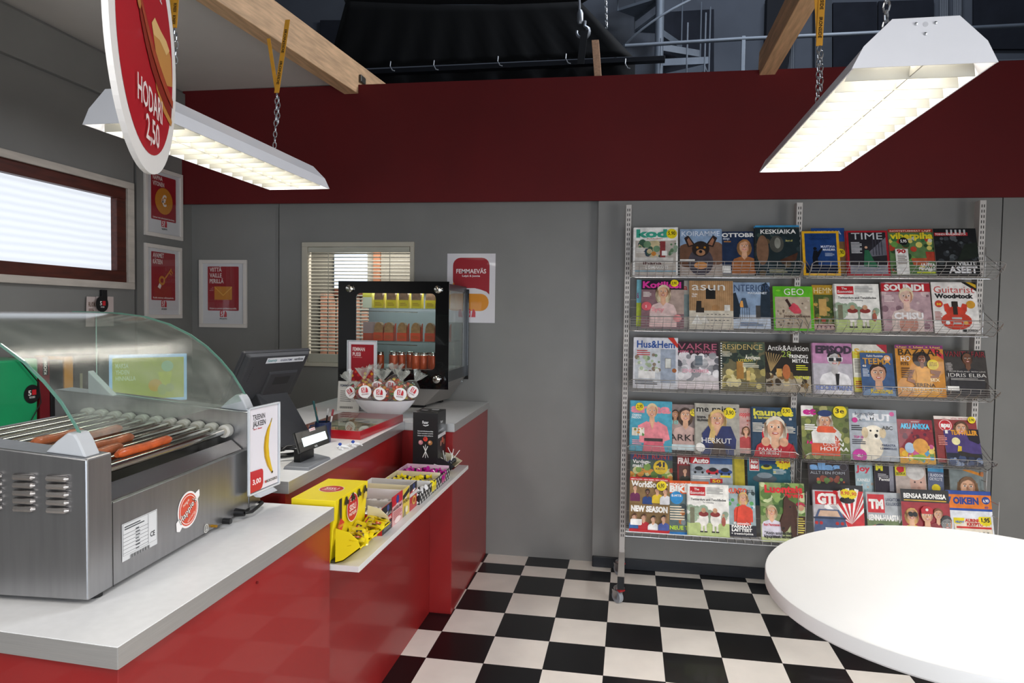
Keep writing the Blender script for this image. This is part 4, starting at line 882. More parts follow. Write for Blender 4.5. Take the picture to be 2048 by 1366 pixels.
# ------------------------------------------------------------------ chilled glass cabinet
YP = -.50; X0, X1, Z0c, Z1c = -1.228, -.466, 1.268, 1.972
cab = thing('display_cabinet', 'black framed glass cabinet with packed bread and drinks', 'display cabinet', (-.85, -.2, ZM))
gb = M('#0b0b0d', .08, 0, .02, coat=.6, name='black_glass'); sil = M('#a6a29e', .3, .6, .05, name='silver_panel')
wxl, wxr, wzt_, wzb_ = X0+.125, X0+.672, Z0c+.625, Z0c+.125
mb = MB(); r = .03; hole = []
for (x, z, q) in ((wxr-r, wzt_-r, 0), (wxl+r, wzt_-r, 90), (wxl+r, wzb_+r, 180), (wxr-r, wzb_+r, 270)):
    for i in range(6): t_ = math.radians(q+18*i); hole.append((x+r*math.cos(t_), z+r*math.sin(t_)))
outr = []; q_ = [(X1, Z1c), (X0, Z1c), (X0, Z0c), (X1, Z0c)]
vs = [(x, YP, z) for x, z in hole]+[(x, YP, z) for x, z in q_]+[(x, YP+.008, z) for x, z in hole]+[(x, YP+.008, z) for x, z in q_]
fs = []; nH = 24
for c4 in range(4):
    for i in range(5):
        h = c4*6+i; fs.append((h, h+1, nH+c4)); fs.append((28+h+1, 28+h, 28+nH+c4))
    h = c4*6+5; g_ = (h+1) % 24; fs.append((h, g_, nH+(c4+1) % 4, nH+c4)); fs.append((28+g_, 28+h, 28+nH+c4, 28+nH+(c4+1) % 4))
for i in range(24): fs.append((i, 28+i, 28+(i+1) % 24, (i+1) % 24))
for i in range(4): fs.append((24+i, 24+(i+1) % 4, 52+(i+1) % 4, 52+i))
mb.add(vs, fs, gb); mb.build('front_surround', cab)
mb = MB(); mb.quad((wxl-.01, YP+.006, wzb_-.01), (wxr+.01, YP+.006, wzb_-.01), (wxr+.01, YP+.006, wzt_+.01), (wxl-.01, YP+.006, wzt_+.01), glass('#f2f6f6', name='cabinet_glass', tint=.02, rough=.01)); mb.build('front_glass', cab)
for px, py in ((699, 577), (876, 579), (873, 759)):
    p = on_y(px, py, YP-.012); mb = MB(); mb.lathe([(.0, -.010), (.02, -.010), (.025, -.006), (.025, .011)], p, chrome, 20, 'Y'); mb.build('fixing_knob', cab, smooth=True)
YBk = .035; XR = X1-.012; XLc = X0+.012
mb = MB(); ft = M('#17181a', .3, 0, .02)
mb.box((XLc, YP+.008, Z1c-.055), (XR, YBk, Z1c-.012), ft); mb.box((XR-.02, YBk-.05, Z0c+.1), (XR, YBk, Z1c-.055), M('#55585a', .35, .5)); mb.box((XLc, YBk-.02, Z0c), (XR-.02, YBk, Z1c-.055), M('#8f9294', .4, 0, .03))
mb.build('cabinet_frame', cab, bevel=.002)
mb = MB(); mb.box((X1-.03, YBk, Z0c+.02), (X1+.006, YBk+.012, Z1c-.03), gb); mb.build('rear_surround', cab, bevel=.002)
mb = MB(); mb.box((XR-.012, YP+.008, Z0c+.045), (XR+.001, YBk, Z0c+.115), M('#3b3c3e', .35)); mb.build('side_sill', cab)
mb = MB(); mb.quad((XR-.004, YP+.01, Z0c+.11), (XR-.004, YBk-.05, Z0c+.11), (XR-.004, YBk-.05, Z1c-.055), (XR-.004, YP+.01, Z1c-.055), glass('#ccd2d0', name='cabinet_side_glass', tint=.25, rough=.03)); mb.build('side_glass', cab)
mb = MB(); yf = YP+.01
mb.hexa([(-1.12, -.40, ZM+.02), (-.655, -.40, ZM+.02), (-.60, YBk, ZM+.02), (-1.12, YBk, ZM+.02)], [(XLc, yf, Z0c+.045), (XR, yf, Z0c+.045), (XR, YBk, Z0c+.045), (XLc, YBk, Z0c+.045)], sil); mb.build('cabinet_base', cab, bevel=.003)
for x, y in ((-1.05, -.34), (-.70, -.34), (-.66, -.05), (-1.05, -.05)): mb = MB(); mb.box((x-.03, y-.03, ZM), (x+.03, y+.03, ZM+.022), blk); mb.build('foot', cab)
shz = (1.795, 1.575, 1.39)
for z in shz[:2]:
    mb = MB(); mb.box((XLc+.02, YP+.06, z-.006), (XR-.03, YBk-.04, z), glass('#e8f0ee', name='shelf_glass', tint=.03)); sh = mb.build('glass_shelf', cab)
    mb = MB(); mb.tube([(XLc+.12, YP+.065, z-.02), (XR-.22, YP+.065, z-.026)], .003, chrome, 6); mb.build('shelf_rail', sh)
mb = MB(); mb.box((XLc+.02, YP+.03, Z0c+.11), (XR-.03, YBk-.04, Z0c+.122), M('#c9c9c6', .4)); mb.build('cabinet_floor', cab)
area('cabinet_light', (-.86, -.25, Z1c-.065), (-.86, -.25, 0), .6, .35, 3, (.9, .97, 1))
def bread_bag(name, box, label, group):
    t = thing(name, label, 'bread bag', (0, 0, 0), 0, group)
    mb = MB(); n = 12; pts = [(-.031, 0), (.031, 0)]+[(.031*math.cos(math.radians(a)), .075+.05*math.sin(math.radians(a))) for a in range(0, 181, 20)]
    mb.prism([(x, .0, z) for x, z in pts], (0, .05, 0), M('#8a6a52' if box == '#d9c41e' else '#9a7448', .3, 0, .3, 40, coat=.6, bump=.2)); mb.build('bread', t)
    mb = MB(); mb.box((-.034, -.004, 0), (.034, .054, .055), M(box, .45)); mb.add([(.0345, -.004, 0), (.0345, .056, 0), (.0345, .056, .12), (.0345, .03, .115), (.0345, -.004, .055)], [(0, 1, 2, 3, 4)], M(box, .45))
    a = Art(mb, (-.034, -.0045, 0), (1, 0, 0), (0, 0, 1), .068, .055); a.L(.15, .6, .7, .05, 3, '#8a5a1c', 3); mb.build('card_sleeve', t); return t
random.seed(2)
names_ = ['leftmost', 'second from left', 'third from left', 'fourth from left', 'fifth from left', 'rightmost']
b1 = None
for i in range(6):
    if b1 is None: b1 = bread_bag('bread_packet', '#d9c41e', '', 'yellow sleeved breads in the cabinet'); o = b1
    else: o = dup(b1)
    o.location = (X0+.25+i*.088, YP+.085+.03*(i > 3), shz[0]+.001); o['label'] = f'yellow sleeved bread packet on the top cabinet shelf, {names_[i]}'
b2 = None
for i in range(6):
    if b2 is None: b2 = bread_bag('bread_packet', '#c8441c', '', 'orange sleeved breads in the cabinet'); o = b2
    else: o = dup(b2)
    o.location = (X0+.25+[0, .072, .165, .26, .35, .45][i], YP+.085+.03*(i > 3), shz[1]+.001); o['label'] = f'orange sleeved bread packet on the middle cabinet shelf, {names_[i]}'
mb = MB(); mb.box((X0+.135, YP+.09, shz[0]+.001), (X0+.20, YP+.16, shz[0]+.12), M('#e6dc5a', .4)); a = Art(mb, (X0+.135, YP+.0895, shz[0]+.001), (1, 0, 0), (0, 0, 1), .065, .12); a.R(0, 0, 1, .6, '#e8ecd0'); mb.build('drink_carton', label='pale yellow carton at the left end of the top cabinet shelf', cat='carton')
mb = MB(); mb.box((X0+.135, YP+.10, shz[1]+.001), (X0+.22, YP+.17, shz[1]+.125), M('#a8908c', .4)); mb.box((X0+.1351, YP+.0995, shz[1]+.001), (X0+.2199, YP+.1, shz[1]+.05), M('#b8503a', .4)); mb.build('drink_carton', label='pinkish carton at the left end of the middle cabinet shelf', cat='carton')
j1 = None; jl = 0
pos_j = [(-.96, .07), (-.86, .06), (-.825, .12), (-.71, .07), (-.665, .10), (-.63, .14), (-.595, .10), (-.90, .16), (-.78, .17), (-.56, .15)]
jn = ['leftmost on the cabinet floor', 'second in the front row', 'just behind the second one in front', 'third in the front row', 'right of the third front one', 'between the two right ones, set back', 'rightmost of the front row', 'at the back on the left', 'at the back in the middle', 'at the far right back']
for (x, y), nm in zip(pos_j, jn):
    if j1 is None:
        j1 = thing('drink_can', '', 'can', (0, 0, 0), 0, 'orange cans on the cabinet floor'); o = j1
        mb = MB(); mb.lathe([(.024, 0), (.028, .006), (.028, .088), (.026, .092)], (0, 0, 0), M('#b8481a', .3, .2, .05), 20); a = 0; mb.build('can_body', j1, smooth=True)
        mb = MB(); mb.lathe([(.0265, .092), (.026, .104), (.0275, .108), (.0275, .110), (.024, .106), (0, .106)], (0, 0, 0), chrome, 20); mb.build('can_rim', j1, smooth=True)
    else: o = dup(j1)
    o.location = (x, YP+y, Z0c+.1225); o['label'] = 'orange drink can ' + nm
# ------------------------------------------------------------------ candy boxes on the shelf
yb = M('#e6cf14', .42, 0, .03, name='yellow_card'); card = M('#cfc6a8', .6, 0, .03, name='grey_card')
ybx = thing('candy_dispenser', 'big yellow cardboard candy dispenser at the near end of the white shelf', 'candy box', (-.41, -2.40, ZS))
ya_, yb_ = -2.545, -2.235; xa_, xb_ = -.50, -.33; zt = 1.088
mb = MB(); mb.hexa([(xa_, ya_, ZS), (xb_-.02, ya_, ZS), (xb_-.02, yb_, ZS), (xa_, yb_, ZS)], [(xa_, ya_, zt), (xb_, ya_, zt), (xb_, yb_, zt), (xa_, yb_, zt)], yb)
mb.box((xb_-.021, ya_+.002, ZS), (xb_+.0, yb_-.002, ZS+.01), M('#3a3418', .8))
mb.build('box_body', ybx, bevel=.0015)
mb = MB(); lip = xb_+.105
for y, mm in ((ya_, yb), (yb_-.003, card)):
    mb.prism([(xb_-.0, y, ZS+.002), (xb_+.03, y, ZS+.012), (lip-.01, y, ZS+.062), (lip-.02, y, ZS+.09), (xb_+.05, y, ZS+.118), (xb_, y, ZS+.128)], (0, .003, 0), mm)
mb.prism([(xb_, ya_, ZS+.002), (xb_+.03, ya_, ZS+.012), (lip-.01, ya_, ZS+.062), (lip-.012, ya_, ZS+.066), (xb_+.03, ya_, ZS+.016), (xb_, ya_, ZS+.006)], (0, yb_-ya_, 0), yb); mb.build('dispensing_lip', ybx)
mb = MB(); a = Art(mb, (xb_, ya_, ZS+.10), (0, 1, 0), (0, 0, 1), yb_-ya_, zt-ZS-.10)
a.E(.5, .5, .175, '#f0e6e0'); a.E(.5, .5, .165, '#c02a24'); a.T('SISU', .5, .42, .18, '#f2e6e0', w=.2, al='c'); a.T('PASTILJER', .5, .28, .09, '#f2e6e0', w=.22, al='c'); a.L(.42, .76, .16, .03, 2, '#f2e6e0')
a.R(.10, .2, .17, .98, '#2a241c'); a.P([(.05, .22), (.135, .42), (.24, .24), (.15, .03)], '#c8302a'); a.T('Uutuus', .08, .17, .09, '#e8c040', w=.13)
for k in range(4): 
    u = .25+k*.19; a.P([(u, .72), (u+.12, .72), (u+.12, .8), (u+.09, .82), (u+.07, .94), (u+.03, .94), (u+.015, .82), (u, .8)], '#2a2818')
    a.E(u+.03, .73, .018, '#2a2818', n=10); a.E(u+.095, .73, .018, '#2a2818', n=10)
a.E(.88, .62, .05, '#d8c060'); 
mb.build('front_print', ybx); mb = MB()
a2 = Art(mb, (xa_, ya_, zt), (1, 0, 0), (0, 1, 0), xb_-xa_, yb_-ya_)
a2.E(.5, .5, .28, '#f0e6e0'); a2.E(.5, .5, .265, '#c02a24'); a2.T('SISU', .5, .48, .08, '#f2e6e0', w=.32, al='c'); a2.T('ORIGINAL', .5, .42, .035, '#f2e6e0', w=.34, al='c')
mb.build('print', ybx)
# yellow sachets
def sachet(label, group, col, logo=True):
    t = thing('candy_sachet', label, 'candy packet', (0, 0, 0), 0, group); mb = MB(); w_, h_ = .036, .026
    vs = []; nx, ny = 6, 4
    for s in (1, -1):
        for j in range(ny+1):
            for i in range(nx+1):
                u, v = i/nx*2-1, j/ny*2-1; k = (1-u**4)*(1-v*v); vs.append((u*w_*(1+.02*(j % 2)), v*h_, s*.007*k+.003*math.sin(u*4)))
    fs = []; o = (nx+1)*(ny+1)
    for j in range(ny):
        for i in range(nx):
            q = j*(nx+1)+i; fs.append((q, q+1, q+nx+2, q+nx+1)); fs.append((o+q, o+q+nx+1, o+q+nx+2, o+q+1))
    mb.add(vs, fs, M(col, .25, 0, .05, coat=.4)); mb.build('foil_wrap', t, smooth=True)
    if logo:
        mb = MB(); a = Art(mb, (-.018, -.014, .0085), (1, 0, 0), (0, 1, 0), .036, .028); a.R(.0, .1, 1, .9, '#4a4634'); a.E(.5, .5, .36, '#c23a30', ry=.4); a.T('SISU', .5, .42, .2, '#f0e4d8', w=.5, al='c'); mb.build('print', t)
    return t
random.seed(11); base_s = None
spots = []
for k in range(30):
    row = k // 10; i = k % 10
    spots.append((xb_+.018+row*.028+random.uniform(-.004, .004), ya_+.035+i*.027+random.uniform(-.005, .005), ZS+.062+row*.006+random.uniform(-.004, .010)))
for k, (x, y, z) in enumerate(spots):
    if base_s is None: base_s = sachet('small yellow candy sachet heaped in the lip of the yellow dispenser', 'yellow sachets in the dispenser lip', '#dfc81a'); o = base_s
    else: o = dup(base_s)
    row = k//10
    o.location = (x, y, z); o.rotation_euler = (random.uniform(-.35, .35), random.uniform(-.9, -.2) if row < 2 else random.uniform(-.5, .5), random.uniform(1.1, 2.0)+(0 if k % 4 else .6))
# four flavour boxes
def flav(y0, y1, zt_, label, side, top, draw, xl=-.50, xr=-.277, open_=True, cz=.03):
    t = thing('candy_carton', label, 'candy box', ((xl+xr)/2, (y0+y1)/2, ZS)); mb = MB(); ms, mt = M(side, .4, 0, .03), M(top, .45, 0, .02); th = .0025
    mb.box((xl, y0, ZS), (xr, y1, ZS+.02), ms); mb.box((xl, y0, ZS+.02), (xl+th, y1, zt_), ms); mb.box((xr-th, y0, ZS+.02), (xr, y1, zt_), ms)
    mb.box((xl+th, y0, ZS+.02), (xr-th, y0+th, zt_-cz), ms); mb.box((xl+th, y1-th, ZS+.02), (xr-th, y1, zt_), mt); mb.box((xl+th, y0+th, ZS+.02), (xr-th, y1-th, zt_-.045), M('#8a8480', .6)); mb.build('carton', t)
    mb = MB(); a = Art(mb, (xr, y0, ZS), (0, 1, 0), (0, 0, 1), y1-y0, zt_-ZS); draw(a); mb.build('print', t); return t
def dA(a): a.R(0, 0, 1, 1, '#1c1a1e'); a.E(.6, .86, .12, '#3a4a8a'); a.R(.0, .38, 1, .56, '#c23034'); a.T('SALMIAK', .5, .41, .1, '#f0e0de', w=.9, al='c'); [a.P([(.05+k*.15, .60), (.13+k*.15, .60), (.10+k*.15, .72)], '#e8e6e2') for k in range(6)]; a.L(.1, .3, .8, .03, 4, '#8a8a8a'); 
def dB(a): a.R(0, 0, 1, 1, '#d9a8a8'); a.R(0, .66, 1, 1, '#c01a2a'); a.E(.5, .82, .14, '#2a3a8a'); a.T('HEDELMÄ', .5, .5, .09, '#4a2a2c', w=.9, al='c'); a.L(.1, .42, .8, .03, 5, '#c46a6a'); a.E(.5, .12, .3, '#efd9d6', ry=.1)
def dC(a): a.R(0, 0, 1, 1, '#e0c44a'); a.P([(0, .62), (1, .78), (1, .95), (0, .80)], '#1e1c18'); a.T('PANDA', .5, .48, .12, '#1e1c18', w=.95, al='c'); a.P([(0, 0), (.5, .0), (.25, .4)], '#8a8060'); a.E(.55, .22, .2, '#efe6c0', ry=.12)
def dD(a): a.R(0, 0, 1, 1, '#b82a2c'); a.P([(0, 1), (1, 1), (1, .72), (.75, .64), (.5, .78), (0, .7)], '#1a1a1e'); a.R(.0, .52, 1, .66, '#d9d6d2'); a.E(.55, .86, .13, '#2a3a7a'); a.E(.6, .32, .26, '#d9b04a', ry=.17); a.E(.6, .32, .16, '#a8441e', ry=.1)
flav(-2.215, -2.10, .972, 'open black and red candy carton, nearest of the four beside the yellow dispenser', '#bb2226', '#c9c5c2', dA)
flav(-2.095, -1.962, .985, 'open red and pink candy carton, second of the four behind the yellow dispenser', '#c01a2a', '#d9d2d0', dB)
flav(-1.957, -1.867, .982, 'open yellow and black candy carton, third of the four behind the dispenser', '#dcc98a', '#dfd3b0', dC)
flav(-1.862, -1.757, .980, 'open black topped red candy carton, farthest of the four', '#d8d4d2', '#c9c6c4', dD)
random.seed(4); base_s = None
for k in range(16):
    bx_ = k//4; yc = (-2.157, -2.03, -1.912, -1.81)[bx_]; x = -.45+(k % 4)*.052
    if base_s is None: base_s = sachet('pale candy sachet standing in the small open cartons', 'sachets in the four small cartons', '#c9c2bc', False); o = base_s
    else: o = dup(base_s)
    o.location = (x, yc, .945); o.rotation_euler = (.3, random.uniform(-.2, .2), random.uniform(-.3, .3)); o.scale = (.55, .9, .9)
def dPat(a):
    a.R(0, 0, 1, 1, '#17171a')
    n_ = 9
    for i in range(n_):
        for j in range(3):
            if (i+j) % 2: continue
            u, v = i/n_, j/3; q = .9/n_; a.P([(u+q*.5, v+.0), (u+q, v+.167), (u+q*.5, v+.333), (u, v+.167)], '#e8e6e2'); a.k -= .00025
    a.k += .00025
def low(y0, y1, label, inner, acc):
    t = thing('candy_tray', label, 'candy box', (-.39, (y0+y1)/2, ZS)); xl, xr, z1 = -.51, -.266, .918; mb = MB(); k_ = M('#1b1b1e', .45); wi = M(inner, .5); th = .003
    mb.box((xl, y0, ZS), (xr, y1, ZS+.006), k_); mb.box((xl, y0, ZS+.006), (xl+th, y1, z1+.01), wi); mb.box((xr-th, y0, ZS+.006), (xr, y1, z1), k_); mb.box((xl+th, y0, ZS+.006), (xr-th, y0+th, z1), wi); mb.box((xl+th, y1-th, ZS+.006), (xr-th, y1, z1+.012), wi); mb.build('carton', t)
    mb = MB(); a = Art(mb, (xr, y0, ZS), (0, 1, 0), (0, 0, 1), y1-y0, z1-ZS); dPat(a)
    if acc: a.RR(.05, .15, .5, .9, .05, acc)
    mb.build('side_print', t); mb = MB(); a = Art(mb, (xl, y0, ZS), (1, 0, 0), (0, 0, 1), xr-xl, z1-ZS); dPat(a); mb.build('print', t); return t
low(-1.745, -1.56, 'low black and white patterned tray with white wrappers', '#dcdad8', None)
low(-1.555, -1.375, 'low patterned tray full of yellow wrapped sweets', '#d9cfae', '#dcc81e')
low(-1.37, -1.20, 'low patterned tray full of magenta wrapped sweets', '#d9b8cc', '#b8487a')
def wrapped(col, group, label):
    t = thing('wrapped_sweet', label, 'sweet', (0, 0, 0), 0, group); m_ = M(col, .25, 0, .08, 20, coat=.4)
    mb = MB(); mb.lathe([(.014, -.036), (.004, -.022), (.010, -.018), (.011, 0), (.010, .018), (.004, .022), (.014, .036)], (0, 0, .01), m_, 9, 'X'); mb.build('wrapper', t)
    mb = MB(); mb.lathe([(.0105, -.006), (.0115, 0), (.0105, .006)], (0, 0, .01), M('#17171a', .4), 9, 'X', 1.02, 1.02); mb.build('wrapper_band', t); return t
for (yc, col, g, lab, n_) in ((-1.65, '#dcdcde', 'white wrapped sweets in the near patterned tray', 'white wrapped sweet in the near patterned tray', 10), (-1.465, '#e2cf18', 'yellow wrapped sweets in the middle patterned tray', 'yellow wrapped sweet in the middle patterned tray', 14), (-1.285, '#b0148a', 'magenta wrapped sweets in the far patterned tray', 'magenta wrapped sweet in the far patterned tray', 14)):
    b0 = None
    for k in range(n_):
        if b0 is None: b0 = wrapped(col, g, lab); o = b0
        else: o = dup(b0)
        o.location = (-.49+(k % 5)*.048+random.uniform(-.008, .008), yc-.05+(k//5)*.048+random.uniform(-.01, .01), ZS+.028+random.uniform(0, .014)); o.rotation_euler = (0, random.uniform(-.35, .35), random.uniform(-.7, .7))
# black lollipop box
lb = thing('lollipop_box', 'tall black lollipop box at the far end of the white shelf', 'candy box', (-.41, -1.10, ZS))
xa_, xb_, ya_, yb_, zt = -.482, -.338, -1.185, -1.02, 1.215; kb = M('#121214', .38, 0, .03, coat=.2)
mb = MB(); mb.box((xa_, ya_, ZS), (xb_, yb_, zt), kb); mb.build('box_body', lb, bevel=.0015)
mb = MB()
for y, mm in ((ya_, kb), (yb_-.003, card)): mb.prism([(xb_, y, ZS), (xb_+.03, y, ZS+.008), (xb_+.10, y, ZS+.06), (xb_+.03, y, ZS+.10), (xb_, y, ZS+.105)], (0, .003, 0), mm)
mb.prism([(xb_, ya_, ZS), (xb_+.03, ya_, ZS+.008), (xb_+.10, ya_, ZS+.06), (xb_+.098, ya_, ZS+.063), (xb_+.03, ya_, ZS+.012), (xb_, ya_, ZS+.004)], (0, yb_-ya_, 0), card); mb.build('dispensing_lip', lb)
mb = MB(); a = Art(mb, (xa_, ya_, ZS), (1, 0, 0), (0, 0, 1), xb_-xa_, zt-ZS)
a.T('Fazer', .38, .825, .045, '#e6e8ea', w=.24); a.P([(.40, .80), (.5, .785), (.62, .80), (.64, .815), (.5, .798), (.42, .808)], '#e6e8ea')
for k, s_ in enumerate(('Salmiakkitikkukaramelleja', 'Klubbor med salmiak och lakrits', 'Lollipops with salmiac and liquorice')): a.T(s_, .5, .70-k*.035, .017, '#cfd2d4', w=.62, al='c')
for x, y, c_ in ((.32, .53, '#b87a84'), (.51, .585, '#c83a2c'), (.70, .53, '#a06a3a')): a.E(x, y, .09, c_); a.E(x-.02, y+.01, .04, '#d8a89a' if c_ != '#c83a2c' else '#8a2a2a', n=8)
for p in (((.505, .50), (.525, .50), (.53, .29), (.51, .29)), ((.42, .47), (.44, .48), (.64, .30), (.62, .295)), ((.60, .48), (.62, .47), (.42, .295), (.40, .30))): a.P(list(p), '#dcdcd8')
mb.build('front_print', lb); mb = MB(); a = Art(mb, (xb_, ya_, ZS), (0, 1, 0), (0, 0, 1), yb_-ya_, zt-ZS); a.T('Fazer', .3, .82, .04, '#c9ccd0', w=.3); a.T('LOLLIPOPS', .08, .70, .03, '#c9ccd0', w=.6); a.P([(.0, .60), (.95, .60), (.95, .655), (.0, .655)], '#c9c9cc')
for x, y, c_ in ((.35, .5, '#a06a5a'), (.55, .54, '#b8503a'), (.72, .5, '#8a5a3a')): a.E(x, y, .1, c_)
mb.build('side_print', lb); mb = MB(); a = Art(mb, (xa_, ya_, zt), (1, 0, 0), (0, 1, 0), xb_-xa_, yb_-ya_); a.R(.5, .7, .8, .82, '#d8dadc'); a.R(.15, .5, .4, .66, '#9a9ca0'); mb.build('print', lb)
lp = None; random.seed(8)
for k in range(9):
    if lp is None:
        lp = thing('lollipop', 'ball lollipop heaped in the lip of the black box', 'lollipop', (0, 0, 0), 0, 'lollipops in the black box lip'); o = lp
        mb = MB(); mb.ball((0, 0, 0), .0135, M('#c02a30', .2, 0, .1, coat=.5), 12); mb.build('candy_ball', lp, smooth=True)
        mb = MB(); mb.tube([(0, 0, .012), (0, 0, .085)], .002, M('#e8e8e6', .5), 6); mb.build('stick', lp)
    else:
        o = dup(lp)
        for ch in o.children:
            if ch.name.startswith('candy_ball') and k % 3 == 1:
                ch.data = ch.data.copy(); ch.data.materials[0] = M('#2a4ab0', .2, 0, .1, coat=.5)
            elif ch.name.startswith('candy_ball') and k % 3 == 2:
                ch.data = ch.data.copy(); ch.data.materials[0] = M('#1c1c20', .2, 0, .1, coat=.5)
    o.location = (xb_+.025+(k % 3)*.02, ya_+.03+(k//3)*.045+random.uniform(-.008, .008), ZS+.045+(k % 3)*.012+.004); o.rotation_euler = (random.uniform(-1.1, 1.1), random.uniform(-1.0, .6), 0)

# ------------------------------------------------------------------ things behind the counter
mb = MB(); mb.box((-2.69, -4.2, 1.04), (-2.15, -.02, 1.08), M('#8a8884', .5)); mb.box((-2.69, -4.2, 0), (-2.2, -.02, 1.04), m_grey2); mb.build('back_counter', label='grey back counter along the left wall, seen through the grill hood', cat='counter')
ZB = 1.08; XG_ = -2.42
def yz(px, py, x=XG_): p = on_x(px, py, x); return p.y, p.z
y0_, _ = yz(-40, 800); y1_, zt_ = yz(77, 716)
t = thing('green_bin', 'green plastic bin with a black round sticker behind the grill hood', 'bin', ((XG_-.12), (y0_+y1_)/2, ZB))
mb = MB(); mb.hexa([(XG_-.2, y0_, ZB), (XG_, y0_, ZB), (XG_, y1_-.01, ZB), (XG_-.2, y1_-.01, ZB)], [(XG_-.22, y0_, zt_), (XG_, y0_, zt_), (XG_, y1_, zt_), (XG_-.22, y1_, zt_)], M('#1f9a62', .3, 0, .05, coat=.3)); mb.build('bin_body', t, bevel=.012)
c = on_x(64, 788, XG_+.002); mb = MB(); a = Art(mb, c+V((0, -.05, -.05)), (0, 1, 0), (0, 0, 1), .1, .1); a.E(.5, .5, .5, '#141416'); a.T('5', .26, .44, .26, '#e8e4e0', w=.2); a.R(.5, .44, .76, .72, '#b81c26'); a.T('KIOSKI', .5, .28, .1, '#e8e4e0', al='c'); mb.build('round_sticker', t)
for (xa, xb, yt, yb2, col, nm, lab, cat) in ((79, 101, 716, 868, '#6e1620', 'display_column', 'dark red upright display case with white lettering beside the green bin', 'display'), (101, 128, 722, 868, '#17161a', 'black_board', 'black panel between the dark red case and the orange post', 'panel'), (129, 148, 714, 850, '#cf8a1e', 'orange_post', 'orange upright post behind the roller grill', 'post'), (149, 200, 712, 868, '#26211f', 'dark_cabinet', 'dark cabinet side left of the yellow screen', 'cabinet')):
    ya, z1 = yz(xa, yt); yb3, _ = yz(xb, yt); mb = MB(); mb.box((XG_-.2, ya+.003, ZB), (XG_-.003, yb3-.003, z1), M(col, .35, 0, .06, coat=.2))
    if nm == 'display_column':
        a = Art(mb, (XG_-.003, yb3-.004, 1.40), (0, 0, 1), (0, -1, 0), .10, .05); a.R(0, .2, 1, .9, '#141416'); a.T('KIOSKI', .05, .4, .35, '#e8e4e0', w=.85)
    if nm == 'dark_cabinet': a = Art(mb, (XG_-.003, ya+.04, 1.30), (0, 1, 0), (0, 0, 1), .02, .09); a.R(0, 0, 1, 1, '#8a8468')
    mb.build(nm, label=lab, cat=cat, bevel=.003)
for k, pts in enumerate((((34, 714), (77, 765), (82, 805), (60, 845), (48, 862)),)):
    mb = MB(); mb.tube([on_x(x, y, XG_+.012) for x, y in pts], .003, blk, 6); mb.build('thin_string', label='thin black cord hanging across the green bin', cat='cord')
mb = MB(); mb.tube([on_x(x, y, XG_+.01) for x, y in ((178, 805), (165, 830), (150, 850))], .003, M('#8a2430', .5), 6); mb.build('thin_string', label='thin red cord right of the orange post', cat='cord')
# yellow advertising screen
mb = MB(); n_ = (CAM-V((-2.0, -.75, 1.45))); n_.z = 0; n_.normalize(); n_ = (n_+V((.25, 0, 0))).normalized(); p0 = V((-1.95, -.85, 1.4))
q4 = [on_plane(x, y, p0, n_) for x, y in ((218.5, 811), (373.5, 795.5), (370, 702), (216, 713.5))]
t = thing('advert_screen', 'landscape screen with a yellow drink advert behind the grill hood', 'screen', (q4[0]+q4[1])/2-V((0, 0, .0)))
e1 = (q4[1]-q4[0]); w_ = e1.length; e1.z = 0; e1.normalize(); h_ = (q4[3]-q4[0]).length
O = V(((q4[0].x), q4[0].y, (q4[0].z+q4[1].z)/2)); up_ = V((0, 0, 1)); nn = e1.cross(up_)
mb.prism([O-nn*.03, O+e1*w_-nn*.03, O+e1*w_+up_*h_-nn*.03, O+up_*h_-nn*.03], nn*.029, M('#2a2b2e', .4)); mb.build('screen_case', t, bevel=.003)
def SC_(c): return M(c, .3, 0, 0, emit=.55)
mb = MB(); a = Art(mb, O, e1, up_, w_, h_, mf=SC_); a.R(0, 0, 1, 1, '#9fc0e8'); a.R(.04, .06, .96, .93, '#a9ac58')
for i, s_ in enumerate(('MAKSA', 'YHDEN', 'HINNALLA')): a.T(s_, .08, .72-i*.13, .09, '#c0c8a8', w=(.16, .17, .25)[i])
a.E(.74, .74, .08, '#98b892'); a.P([(.62, .62), (.80, .62), (.77, .30), (.65, .30)], '#b4b848'); a.E(.58, .34, .09, '#c09a3a'); a.E(.67, .24, .06, '#a0a868', ry=.12); a.E(.77, .28, .06, '#9ea468', ry=.09)
mb.build('advert_image', t)
mb = MB(); c = O+e1*w_*.5-nn*.03; mb.box((c.x-.02, c.y-.02, 1.08), (c.x+.02, c.y+.02, c.z+.1), blk); mb.box((c.x-.10, c.y-.1, 1.06), (c.x+.10, c.y+.08, 1.085), blk); mb.build('screen_stand', t)
mb = MB(); mb.box((max(c.x-.3, -2.14), c.y-.2, 1.02), (c.x+.45, c.y+.3, 1.06), M('#8a8884', .5)); mb.box((max(c.x-.28, -2.13), c.y-.18, 0), (c.x+.42, c.y+.28, 1.02), m_grey2); mb.build('corner_cupboard', label='grey cupboard carrying the yellow advert screen', cat='cupboard')
t_ = thing('napkin_pad', 'pale flat pad lying behind the roller grill', 'pad', on_z(20, 875, 1.1)); mb = MB(); p = on_x(20, 876, -2.30); mb.box((-2.38, p.y-.25, ZB), (-2.2, p.y+.16, ZB+.03), M('#b9b6a2', .6)); mb.build('pad', t_, bevel=.01)

